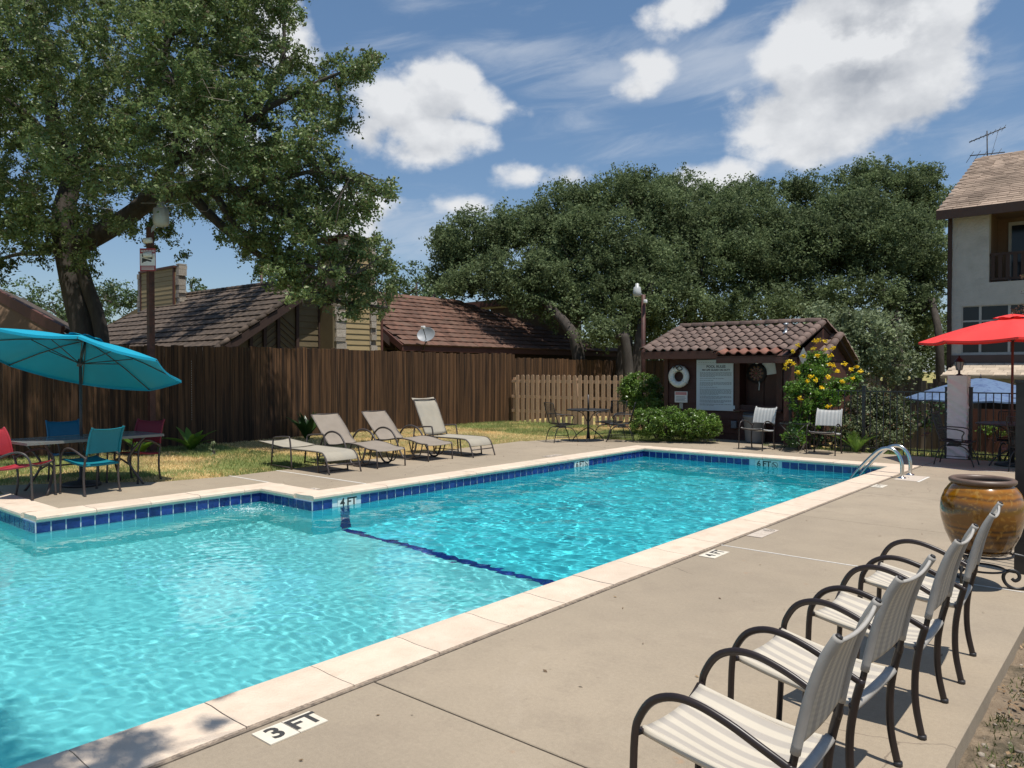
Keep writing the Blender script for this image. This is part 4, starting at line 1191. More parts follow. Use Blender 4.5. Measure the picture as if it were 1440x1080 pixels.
# ------------------------------------------------------------------ apartment building on the right
def build_apartment():
    B = empty('apartment_building', label='pale stucco apartment building with brown shingle roof and recessed balcony', cat='building')
    Y = 24.0
    x0 = AY(1340, 300, Y).x
    def Z(py, px=1390): return AY(px, py, Y).z
    zb = -1.1; ze = AY(1340, 301, Y).z + .02
    x1 = x0 + 9
    bx0 = AY(1391, 350, Y).x; bz0 = AY(1391, 397, Y).z; bz1 = AY(1391, 304, Y).z + .1
    wx0 = AY(1352, 450, Y).x; wx1 = AY(1480, 450, Y).x; wz0 = AY(1352, 497, Y).z; wz1 = AY(1352, 431, Y).z
    sz = AY(1345, 528, Y).z; sz1 = AY(1345, 512, Y).z
    D = .28
    b = MB()
    b.box(x0, bx0, Y, Y + D, wz1, ze)                      # left of balcony
    b.box(bx0, x1, Y, Y + D, wz1, bz0)                     # between window and balcony
    b.box(bx0, x1, Y, Y + D, bz1, ze)
    b.box(x0, wx0, Y, Y + D, zb, wz1)
    b.box(wx0, x1, Y, Y + D, zb + 2.2, wz0); b.box(wx1, x1, Y, Y + D, wz0, wz1)
    b.box(x0, x0 + D, Y + D, Y + 12, zb, ze); b.box(x1 - D, x1, Y + D, Y + 12, zb, ze); b.box(x0 + D, x1 - D, Y + 11.7, Y + 12, zb, ze)
    b.build('wall', M['stucco'], B)
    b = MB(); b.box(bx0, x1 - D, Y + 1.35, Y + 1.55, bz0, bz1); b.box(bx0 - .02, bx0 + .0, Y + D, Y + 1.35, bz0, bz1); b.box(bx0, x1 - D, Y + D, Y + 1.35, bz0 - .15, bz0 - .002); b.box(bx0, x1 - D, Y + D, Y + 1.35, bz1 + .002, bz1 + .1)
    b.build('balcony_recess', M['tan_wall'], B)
    b = MB(); b.box(x0 + D, x1 - D, Y + .6, Y + .7, zb, zb + 3.0); b.build('ground_floor_wall', M['dark_in'], B)
    # balcony door
    dx = AY(1418, 380, Y + 1.35).x
    dr = MB().box(dx, dx + .95, Y + 1.30, Y + 1.345, bz0, bz0 + 1.75).build('door', M['alu'], B)
    MB().box(dx + .08, dx + .87, Y + 1.285, Y + 1.295, bz0 + .1, bz0 + 1.65).build('pane', M['glass'], dr)
    # balustrade
    z0, z1 = bz0 + .05, AY(1391, 356, Y).z
    MB().box(bx0 + .01, x1 - D, Y + .06, Y + .12, z1 - .07, z1).build('handrail', M['trim_dark'], B)
    MB().box(bx0 + .01, x1 - D, Y + .07, Y + .11, z0, z0 + .06).build('bottom_rail', M['trim_dark'], B)
    me = MB().box(0, .09, 0, .03, 0, 1).mesh('baluster', M['trim_dark'])
    k = 0; x = bx0 + .03
    while x < x1 - .5: link_mesh('baluster', me, B, (x, Y + .075, z0 + .06), None, (1, 1, z1 - z0 - .13)); x += .17
    # big window grid
    w = empty('window', (0, 0, 0), parent=B)
    W = wx1 - wx0; H_ = wz1 - wz0
    cols = [0, AY(1378, 450, Y).x - wx0, AY(1419, 450, Y).x - wx0, W]
    rows = [0, H_ * .36, H_ * .68, H_]
    for i in range(4): MB().box(wx0 + cols[i] - .03, wx0 + cols[i] + .03, Y + .04, Y + .09, wz0, wz1).build('frame', M['alu'], w)
    for r in range(4): MB().box(wx0, wx1, Y + .035, Y + .085, wz0 + rows[r] - .022, wz0 + rows[r] + .022).build('frame', M['alu'], w)
    for i in range(3):
        for r in range(3):
            MB().box(wx0 + cols[i] + .03, wx0 + cols[i + 1] - .03, Y + .055, Y + .062, wz0 + rows[r] + .022, wz0 + rows[r + 1] - .022).build('pane', M['glass'], w)
    MB().box(wx0, wx1, Y + .15, Y + .16, wz0, wz1).build('dark_backing', M['dark_in'], w)  # plain near-black sheet behind the panes, in the dark interior colour
    MB().box(x0 - .01, x1, Y - .05, Y - .002, sz1 - .02, sz1 + .24).build('trim_band', M['trim_brown2'], B)
    # shingled skirt roof
    q = [Vector((x0 - .12, Y - .75, sz)), Vector((x1, Y - .75, sz)), Vector((x1, Y - .05, sz1)), Vector((x0 + .12, Y - .05, sz1))]
    MB().solid(q, -.08).build('skirt_roof', M['shingle_pale'], B)
    me = MB().box(0, .285, -.15, 0, 0, .012).mesh('shingle', M['shingle_pale'])
    v = (q[3] - Vector((q[3].x, q[0].y, q[0].z))).normalized(); ang = atan2(v.z, v.y)
    for r in range(5):
        for c in range(14):
            link_mesh('shingle', me, B, (x0 - .08 + r * .04 + c * .295 + (.15 if r % 2 else 0), Y - .60 + r * .14, sz + (r + 1) * .2 * (sz1 - sz) + .014), (ang, 0, 0))
    # main roof
    ov = .3
    rp = AY(1391, 229, Y + 4.2)
    A = Vector((x0 - ov, Y - .45, ze + .02)); R = Vector((x0 - .2, Y + 4.6, rp.z + .3))
    Rr = Vector((x1 + 2, R.y, R.z)); Ar = Vector((x1 + 2, A.y, A.z))
    MB().solid([A, Ar, Rr, R], -.12).build('roof_deck', M['shingle'], B)
    MB().solid([R, Rr, Vector((x1 + 2, Y + 10, ze)), Vector((x0 - ov, Y + 10, ze))], -.12).build('roof_deck', M['shingle'], B)
    vd = (R - Vector((R.x, A.y, A.z))); Lv = vd.length; vd.normalize()
    n = Vector((1, 0, 0)).cross(vd)
    sh = MB(); rows_ = int(Lv / .19); rr = random.Random(2)
    Rm = Matrix((Vector((1, 0, 0)), vd, n)).transposed().to_4x4()
    for r in range(rows_ + 1):
        x = x0 - ov - .02 + (.1) * r / rows_ + (r % 2) * .15
        Rm.translation = Vector((0, A.y, A.z)) + vd * (r * .19) + n * .004
        while x < x0 + 7.5:
            w_ = rr.uniform(.2, .4); t = rr.uniform(.008, .020)
            sh.add([Rm @ Vector(p) for p in ((x, -.02, 0), (x + w_ - .012, -.02, 0), (x + w_ - .012, -.02, t), (x, -.02, t), (x, .19, .002), (x + w_ - .012, .19, .002))], [(0, 1, 2, 3), (3, 2, 5, 4)])
            x += w_
    o = sh.build('shingles', M['shingle_isl'], B); o['kind'] = 'stuff'
    MB().box(x0 - ov - .01, x1, Y - .50, Y - .45, ze - .22, ze + .03).build('fascia', M['trim_dark'], B)
    MB().box(x0 - ov, x1, Y - .45, Y - .001, ze - .14, ze - .10).build('soffit', M['trim_dark'], B)
    MB().box(x0 - .1, x0 - .005, Y - .1, Y + .02, zb, ze - .1).build('downpipe', M['trim_dark'], B)
    MB().add([(x0 - .02, Y, ze), (x0 - .02, Y + 9, ze), (x0 - .02, R.y, R.z - .2)], [(0, 1, 2)]).build('gable', M['stucco'], B)
    vp = AY(1412, 268, Y + 2.2); MB().box(vp.x - .05, vp.x + .05, vp.y, vp.y + .1, vp.z - .4, vp.z + .1).build('roof_vent', M['galv'], B)
    # aerial
    A_ = empty('roof_aerial', (0, 0, 0), label='old rooftop television aerial standing on the apartment ridge', cat='aerial')
    d = 28.6
    base = P(1389, 232, d); top = P(1388, 184, d); mid = P(1388, 216, d)
    MB().tube([base - Vector((0, 0, .5)), top], .022, 6).build('mast', M['ink'], A_)
    a, c = P(1363, 200, d), P(1414, 179, d - .3)
    MB().tube([a, c], .02, 5).build('boom', M['ink'], A_)
    side = (Vector((cos(YAW), sin(YAW), 0)) * .25 + Vector((0, 0, .0)) + Vector((-sin(YAW), cos(YAW), 0)) * .6)
    for k in range(8):
        p = a.lerp(c, .04 + k * .13); MB().tube([p - side * (.28 + .05 * k), p + side * (.28 + .05 * k)], .008, 4).build('element', M['ink'], A_)
    a, c = P(1364, 219, d), P(1413, 214, d - .3)
    MB().tube([a, c], .02, 5).build('boom', M['ink'], A_)
    for k in range(5):
        p = a.lerp(c, .03 + k * .2); sd = Vector((cos(YAW), sin(YAW), 0)) * .17 + Vector((0, 0, .26)); MB().tube([p - sd, p + sd * .6], .009, 4).build('element', M['ink'], A_)
    MB().tube([P(1390, 232, d), P(1404, 184, d)], .006, 4).build('wire', M['ink'], A_)


M['dark_in'] = surf('dark_interior', (.03, .022, .018), (.02, .016, .014), 2, .9)
M['trim_brown2'] = surf('mauve_brown_band', (.085, .06, .055), (.07, .05, .045), 4, .8)
M['shingle_isl'] = leaf_mat('shingle_tabs', (.215, .16, .122), (.33, .25, .19), rough=.95, trans=0.0, spec=.15)
build_apartment()


# ------------------------------------------------------------------ iron fences, pillar, lantern
def iron_run(root, a, b, h=1.24, pitch=.118, zfn=None):
    a = Vector(a); b = Vector(b); L_ = (b - a).length; d = (b - a) / L_
    n = int(L_ / pitch)
    rot = (0, 0, atan2(d.y, d.x))
    me = MB().box(-.008, .008, -.008, .008, 0, 1).mesh('picket', M['iron'])
    for i in range(1, n):
        link_mesh('picket', me, root, a + d * (L_ * i / n), rot, (1, 1, h - .03))
    for z in (.10, h - .03): MB().bar(a + Vector((0, 0, z)), b + Vector((0, 0, z)), .028, .022).build('rail', M['iron'], root)
    k = max(1, round(L_ / 1.9))
    for i in range(k + 1):
        p = a + d * (L_ * i / k); o = MB().box(-.028, .028, -.028, .028, -.1, h + .06).build('post', M['iron'], root, loc=p, rot=rot)
        MB().box(-.034, .034, -.034, .034, h + .06, h + .075).build('post_cap', M['iron'], o)


def build_iron():
    F = empty('iron_fence', label='black iron picket railing between the pool hut and the stucco pillar', cat='fence')
    iron_run(F, (-6.0, 16.12, 0), (-3.09, 16.12, 0))
    F2 = empty('iron_fence', label='black iron picket railing right of the stucco pillar behind the patio set', cat='fence')
    iron_run(F2, (-2.70, 16.12, 0), (1.2, 16.12, 0))
    # post and fence running away at the right edge of the picture
    G_ = empty('iron_fence', label='black iron fence with thick square post beside the big glazed pot', cat='fence')
    MB().box(-.905, -.825, 7.26, 7.34, -.05, 1.52).build('post', M['iron'], G_)
    MB().box(-.915, -.815, 7.25, 7.35, 1.52, 1.545).build('post_cap', M['iron'], G_)
    me = MB().box(-.008, .008, -.008, .008, .08, 1.42).mesh('picket', M['iron'])
    for k in range(1, 26): link_mesh('picket', me, G_, (-.86 + k * .012, 7.34 + k * .115, 0))
    for z in (.12, 1.36): MB().bar((-.87, 7.34, z), (-.86 + 26 * .012, 7.34 + 26 * .115, z), .03, .025).build('rail', M['iron'], G_)
    # stucco pillars
    for x, lab in ((-3.06, 'rough trowelled white stucco pillar carrying a black lantern'), (-1.92 + .25, 'second stucco pillar at the right edge behind the red umbrella pole')):
        Pn = empty('stucco_pillar', (x, 16.0, 0), label=lab, cat='pillar')
        hw = .32
        def fn(u, v):
            a = u * 4; s = int(a) % 4; t = a - int(a)
            if u >= 1: s, t = 3, 1.0
            p = [(t * hw, 0), (hw, t * hw), (hw - t * hw, hw), (0, hw - t * hw)][s]
            z = -.1 + v * 1.62
            nn = [(0, -1), (1, 0), (0, 1), (-1, 0)][s]
            e = 0 if t < .02 or t > .98 else 1
            rdg = (noise.noise(Vector((p[0] * 2.2 + x, p[1] * 2, z * 11 + p[0] * 7))) * .042 + noise.noise(Vector((p[0] * 9, p[1] * 9, z * 26))) * .008) * e
            return (p[0] + nn[0] * rdg, p[1] + nn[1] * rdg, z)
        MB().grid(fn, 72, 110).build('column', M['pillar'], Pn)
        MB().box(0, hw, 0, hw, 1.5, 1.523).build('top', M['pillar'], Pn)
    L_ = empty('post_lantern', (-2.9, 16.16, 1.523), label='black carriage lantern on top of the stucco pillar', cat='lantern')
    b = MB(); b.lathe([(.06, 0), (.055, .02), (.02, .035), (.02, .09), (.045, .10), (0, .10)], 8); b.build('base', M['iron'], L_)
    b = MB(); b.lathe([(.045, .10), (.075, .25)], 6); b.build('pane', M['lamp_grey2'], L_)
    for k in range(6): MB().bar((.047 * cos(k * pi / 3), .047 * sin(k * pi / 3), .10), (.078 * cos(k * pi / 3), .078 * sin(k * pi / 3), .25), .008).build('bar', M['iron'], L_)
    b = MB(); b.lathe([(.095, .25), (.09, .262), (.05, .315), (.02, .33), (.012, .36), (0, .375)], 8); b.build('roof', M['iron'], L_)


M['lamp_grey2'] = surf('lantern_glass', (.25, .27, .28), (.33, .35, .36), 5, .6)
build_iron()


# ------------------------------------------------------------------ light poles, warning sign
def build_poles():
    A = empty('light_pole', (-15.4, 7.06, 0), label='rust brown light pole with cameras in front of the left fence', cat='light pole')
    MB().box(-.055, .055, -.055, .055, -.1, 4.45).build('shaft', M['pole'], A)
    MB().box(-.07, .07, -.07, .07, -.05, .35).build('base_sleeve', M['pole'], A)
    MB().bar((.02, .0, 4.35), (.16, .12, 4.62), .05).build('arm', M['lamp_grey'], A)
    h = MB(); h.lathe([(0, .30), (.07, .29), (.075, .2), (.14, .16), (.15, .02), (.15, -.0)], 16, (.17, .14, 4.66)); h.build('lamp_housing', M['lamp_grey'], A)
    h = MB(); h.lathe([(.15, 0), (.155, -.10), (.13, -.17), (.05, -.2), (0, -.2)], 16, (.17, .14, 4.66)); h.build('lamp_bowl', M['lamp_glass'], A)
    for z, s in ((4.16, 1), (3.88, -1)):
        c = empty('security_camera', (0, 0, 0), parent=A)
        MB().bar((0, 0, z + .03), (.09, -.09 + .05 * s, z + .03), .03).build('bracket', M['white'], c)
        m_ = MB(); m_.tube([(.06, -.16, z), (.16, -.10 + .06, z + .02)], .055, 10); m_.build('housing', M['white'], c)
        m_ = MB(); m_.tube([(.055, -.164, z), (.048, -.168, z)], .035, 10); m_.build('lens', M['black'], c)
    # warning sign faces the pool
    face = Vector((0.62, -.78, 0)).normalized()
    S = empty('warning_sign', (-15.4 + face.x * .1, 7.06 + face.y * .1, 3.80), label='red and white surveillance warning sign on the rust brown pole', cat='sign')
    S.rotation_euler = (0, 0, atan2(face.y, face.x) + pi / 2)
    w, h = .235, .33; S.scale = (.68, .68, .68)
    R = Matrix.Rotation(pi / 2, 4, 'X')
    MB().box(-w, w, 0, .012, -h, h).build('plate', M['sign_face'], S, bevel=.003)
    MB().box(-w + .015, w - .015, -.0022, -.0008, h - .15, h - .015).build('header', M['sign_red'], S)
    MB().box(-w + .015, w - .015, -.0022, -.0008, -h + .015, -h + .16).build('footer', M['sign_red'], S)
    for x0, x1, z0, z1 in ((-w, -w + .015, -h, h), (w - .015, w, -h, h), (-w, w, h - .015, h), (-w, w, -h, -h + .015)):
        MB().box(x0, x1, -.0026, -.001, z0, z1).build('border', M['sign_red'], S)
    text_mesh('WARNING', .085, M['sign_face'], parent=S, M=Matrix.Translation((0, -.004, h - .083)) @ R, bold=.002)
    # camera pictogram
    MB().prism([(-.16, .06), (.13, -.01), (.15, .04), (-.14, .12)], 0, .002, Matrix.Translation((0, -.001, .02)) @ R).build('pictogram', M['ink'], S)
    MB().prism([(-.13, .045), (.10, -.015), (.12, -.05), (.07, -.06), (-.02, -.03), (-.08, -.06), (-.13, -.06)], 0, .002, Matrix.Translation((0, -.001, .0)) @ R).build('pictogram', M['ink'], S)
    MB().box(-.17, -.13, -.003, -.001, -.09, .05).build('pictogram', M['ink'], S)
    b = MB()
    for k in range(3): b.box(-.19, .19, -.004, -.0024, -h + .04 + k * .036, -h + .054 + k * .036)
    b.box(-.12, .12, -.004, -.001, -.135, -.125)
    b.build('small_print', M['sign_face'], S)
    B = empty('light_pole', (-11.25, 19.0, 0), label='slender brown lamp post rising above the bush left of the hut', cat='light pole')
    MB().tube([(0, 0, -.1), (0, 0, 3.75)], .06, 8).build('shaft', M['pole'], B)
    MB().bar((0, 0, 3.7), (-.16, -.05, 3.86), .04).build('arm', M['lamp_grey'], B)
    h = MB(); h.lathe([(0, .24), (.05, .23), (.055, .15), (.10, .12), (.115, 0), (.12, -.06), (.09, -.13), (0, -.15)], 14, (-.17, -.06, 3.84)); h.build('lamp_head', M['lamp_glass'], B)
    MB().cbox((.1, -.06, 3.55), (.1, .08, .1)).build('security_camera', M['white'], B, bevel=.02)


build_poles()


# ------------------------------------------------------------------ pool things: markers, ladder
def marker(name, loc, rz, lab, tiles, txt, mat, ink, flat=True, size=.15, sym=None, th=.006):
    T = empty(name, loc, rz, label=lab, cat='depth marker')
    if flat: R = Matrix.Identity(4)
    else: R = Matrix.Rotation(pi / 2, 4, 'X')
    n = len(txt); w = .152
    for i, s in enumerate(txt):
        x = (i - (n - 1) / 2) * w * (1 if True else 1)
        bm_ = MB(); bm_.box(x - w / 2 + .002, x + w / 2 - .002, -.075, .075, 0, th, R if not flat else None)
        t = bm_.build('tile', M[mat], T)
        if s == '@':
            b = MB(); b.lathe([(.048, 0), (.058, 0), (.058, .0015), (.048, .0015), (.048, 0)], 24)
            b.cbox((0, 0, .0008), (.104, .010, .0015), Matrix.Rotation(-.78, 4, 'Z'))
            b.box(-.03, .03, -.006, .004, .0, .0012); b.box(-.035, -.01, .012, .024, 0, .0012); b.box(-.035, .035, -.028, -.022, 0, .0012)
            me = b.mesh('no_diving_symbol', M['fade_ink' if ink == 'fade_ink' else 'ink']); me.transform(R @ Matrix.Translation((x, 0, th + .0004)) if not flat else Matrix.Translation((x, 0, th + .0004)))
            link_mesh('no_diving_symbol', me, t)
        elif s:
            text_mesh(s, size, M[ink], parent=t, M=(R if not flat else Matrix.Identity(4)) @ Matrix.Translation((x, 0, th + .0006)), bold=.004, extrude=.0006)
    return T


def build_pool_things():
    marker('depth_marker', (-3.0, 1.99, .001), pi / 2 , 'cream deck tiles reading 3 FT beside the near coping', 2, ['3', 'FT'], 'cream_tile', 'ink')
    marker('depth_marker', (-3.01, 6.30, .001), pi / 2, 'small cream deck tiles reading 4 FT beside the white caulked joint', 2, ['4', 'FT'], 'cream_tile', 'ink', size=.13)
    marker('depth_marker', (-3.03, 7.43, .001), pi / 2, 'worn deck tiles with faded no diving symbol past the caulked joint', 3, ['', '', '@'], 'faded', 'fade_ink')
    marker('depth_marker', (-3.03, 11.5, .001), pi / 2, 'faded cream depth tiles in the deck near the ladder', 2, ['5', 'FT'], 'cream_tile', 'fade_ink', size=.12)
    marker('depth_marker', (-8.83, 6.15, .001), -pi / 2, 'worn depth tiles in the deck behind the 4 FT waterline marker', 2, ['4', 'FT'], 'faded', 'fade_ink')
    marker('depth_marker', (-8.83, 11.6, .001), -pi / 2, 'worn pale tiles in the deck behind the left 6 FT waterline marker', 3, ['6', 'FT', '@'], 'faded', 'fade_ink')
    # white ones in the waterline band
    marker('depth_marker', (XF + .007, 6.36, -.128), pi / 2, 'white waterline tiles reading 4 FT at the corner of the shallow end', 2, ['4', 'FT'], 'white_tile', 'ink', flat=False, size=.15)
    marker('depth_marker', (XF + .007, 11.75, -.128), pi / 2, 'white waterline tiles reading 6 FT on the long left side of the pool', 3, ['6', 'FT', '@'], 'white_tile', 'ink', flat=False, size=.15)
    marker('depth_marker', (-5.63, YE - .007, -.128), 0, 'white waterline tiles reading 6 FT on the far end wall of the pool', 3, ['6', 'FT', '@'], 'white_tile', 'ink', flat=False, size=.15)
    L_ = empty('pool_ladder', (0, 0, 0), label='pair of curved stainless steel ladder rails at the far right pool edge', cat='pool ladder')
    for y in (12.58, 13.07):
        pts = smooth_path([(-3.0, y, .0), (-3.0, y, .22), (-3.06, y, .37), (-3.17, y, .44), (-3.32, y, .40), (-3.50, y, .22), (-3.66, y, .02), (-3.74, y, -.14), (-3.76, y, -.5), (-3.76, y, -1.15)], 5)
        MB().tube(pts, .027, 10).build('rail', M['steel'], L_)
        b = MB(); b.lathe([(.062, .003), (.06, .014), (.035, .02), (.026, .03)], 18, (-3.0, y, 0)); b.build('escutcheon', M['steel'], L_)
    for z in (-.45, -.75, -1.05): MB().box(-3.80, -3.70, 12.6, 13.05, z, z + .03).build('tread', M['white'], L_)
    # return outlet ring under the bubbling corner
build_pool_things()
# ------------------------------------------------------------------ furniture materials
def stripe_mat(name, c1, c2, freq, axis='Y', rough=.75, trans=.18, cross=0.0, c_edge=None):
    m, nt, N, L, b = new_mat(name)
    tc = N.new('ShaderNodeTexCoord'); w = N.new('ShaderNodeTexWave'); w.wave_type = 'BANDS'; w.bands_direction = axis; w.inputs['Scale'].default_value = freq
    w.inputs['Distortion'].default_value = 0.0; L.new(tc.outputs['Object'], w.inputs[0])
    r = N.new('ShaderNodeMapRange'); r.inputs[1].default_value = .35; r.inputs[2].default_value = .65; L.new(w.outputs['Fac'], r.inputs[0])
    mx = N.new('ShaderNodeMix'); mx.data_type = 'RGBA'; mx.inputs[6].default_value = (*c1, 1); mx.inputs[7].default_value = (*c2, 1); L.new(r.outputs[0], mx.inputs[0])
    # fine weave: thousands of tiny threads
    w2 = N.new('ShaderNodeTexWave'); w2.bands_direction = 'X' if axis == 'Y' else 'Y'; w2.inputs['Scale'].default_value = 75; L.new(tc.outputs['Object'], w2.inputs[0])
    w3 = N.new('ShaderNodeTexWave'); w3.bands_direction = axis; w3.inputs['Scale'].default_value = 75; L.new(tc.outputs['Object'], w3.inputs[0])
    mu = N.new('ShaderNodeMath'); mu.operation = 'MULTIPLY'; L.new(w2.outputs['Fac'], mu.inputs[0]); L.new(w3.outputs['Fac'], mu.inputs[1])
    r2 = N.new('ShaderNodeMapRange'); r2.inputs[3].default_value = .86; r2.inputs[4].default_value = 1.06; L.new(mu.outputs[0], r2.inputs[0])
    nz = N.new('ShaderNodeTexNoise'); nz.inputs['Scale'].default_value = 6; nz.inputs['Detail'].default_value = 4; L.new(tc.outputs['Object'], nz.inputs[0])
    r3 = N.new('ShaderNodeMapRange'); r3.inputs[3].default_value = .90; r3.inputs[4].default_value = 1.08; L.new(nz.outputs[0], r3.inputs[0])
    m4 = N.new('ShaderNodeMath'); m4.operation = 'MULTIPLY'; L.new(r2.outputs[0], m4.inputs[0]); L.new(r3.outputs[0], m4.inputs[1])
    hs = N.new('ShaderNodeHueSaturation'); L.new(mx.outputs[2], hs.inputs['Color']); L.new(m4.outputs[0], hs.inputs['Value'])
    L.new(hs.outputs[0], b.inputs['Base Color']); b.inputs['Roughness'].default_value = rough; b.inputs['Specular IOR Level'].default_value = .25
    bp = N.new('ShaderNodeBump'); bp.inputs['Strength'].default_value = .25; bp.inputs['Distance'].default_value = .002; L.new(mu.outputs[0], bp.inputs['Height']); L.new(bp.outputs[0], b.inputs['Normal'])
    tr = N.new('ShaderNodeBsdfTranslucent'); ms = N.new('ShaderNodeMixShader'); ms.inputs[0].default_value = trans
    L.new(hs.outputs[0], tr.inputs[0]); L.new(b.outputs[0], ms.inputs[1]); L.new(tr.outputs[0], ms.inputs[2]); L.new(ms.outputs[0], N['Material Output'].inputs[0])
    return m


M['sling'] = stripe_mat('striped_sling', (.66, .59, .48), (.49, .44, .38), 4.4, 'Y', trans=.07)
M['sling_plaid'] = stripe_mat('pale_sling', (.64, .63, .60), (.50, .50, .49), 4.4, 'Y', trans=.12)
M['sling_roll'] = surf('sling_hem', (.40, .375, .34), (.33, .305, .275), 14, .8)
M['frame_br'] = surf('espresso_frame', (.020, .013, .012), (.029, .019, .017), 12, .36, spec=.5)
M['lounge_tan'] = surf('taupe_sling', (.31, .26, .21), (.265, .22, .175), 5, .8, bump=.1, bscale=300, c3=(.23, .20, .17), s3=3, m3=(.55, .8), trans=.1)
M['lounge_pale'] = surf('beige_sling', (.42, .375, .295), (.365, .325, .255), 5, .8, bump=.1, bscale=300, c3=(.33, .31, .26), s3=3, m3=(.5, .75), trans=.1)
M['frame_grey'] = surf('bronze_frame', (.05, .04, .036), (.07, .055, .05), 12, .45)
M['teal'] = surf('teal_sling', (.0, .21, .27), (.0, .17, .22), 5, .6, bump=.1, bscale=300, trans=.15)
M['blue_sl'] = surf('blue_sling', (.01, .13, .26), (.01, .11, .22), 5, .6, trans=.1)
M['red_sl'] = surf('red_sling', (.48, .04, .055), (.40, .03, .045), 5, .6, bump=.1, bscale=300, trans=.15)
M['wine_sl'] = surf('wine_sling', (.24, .012, .03), (.20, .01, .025), 5, .6, bump=.1, bscale=300, trans=.1)
M['teal_cloth'] = surf('turquoise_canopy', (.0, .34, .50), (.0, .31, .46), 3, .7, bump=.05, trans=.05)
M['red_cloth'] = surf('red_canopy', (.88, .05, .04), (.82, .04, .035), 3, .7, bump=.05, trans=.11)
M['blue_cloth'] = surf('faded_blue_canopy', (.10, .17, .30), (.17, .25, .40), 6, .8, trans=.2, c3=(.08, .13, .26), s3=6, m3=(.5, .62))
M['table_top'] = surf('frosted_table_glass', (.16, .17, .17), (.20, .21, .21), 5, .18)
M['table_rim'] = surf('grey_table_rim', (.20, .185, .165), (.16, .15, .135), 8, .5)
M['glaze'] = None


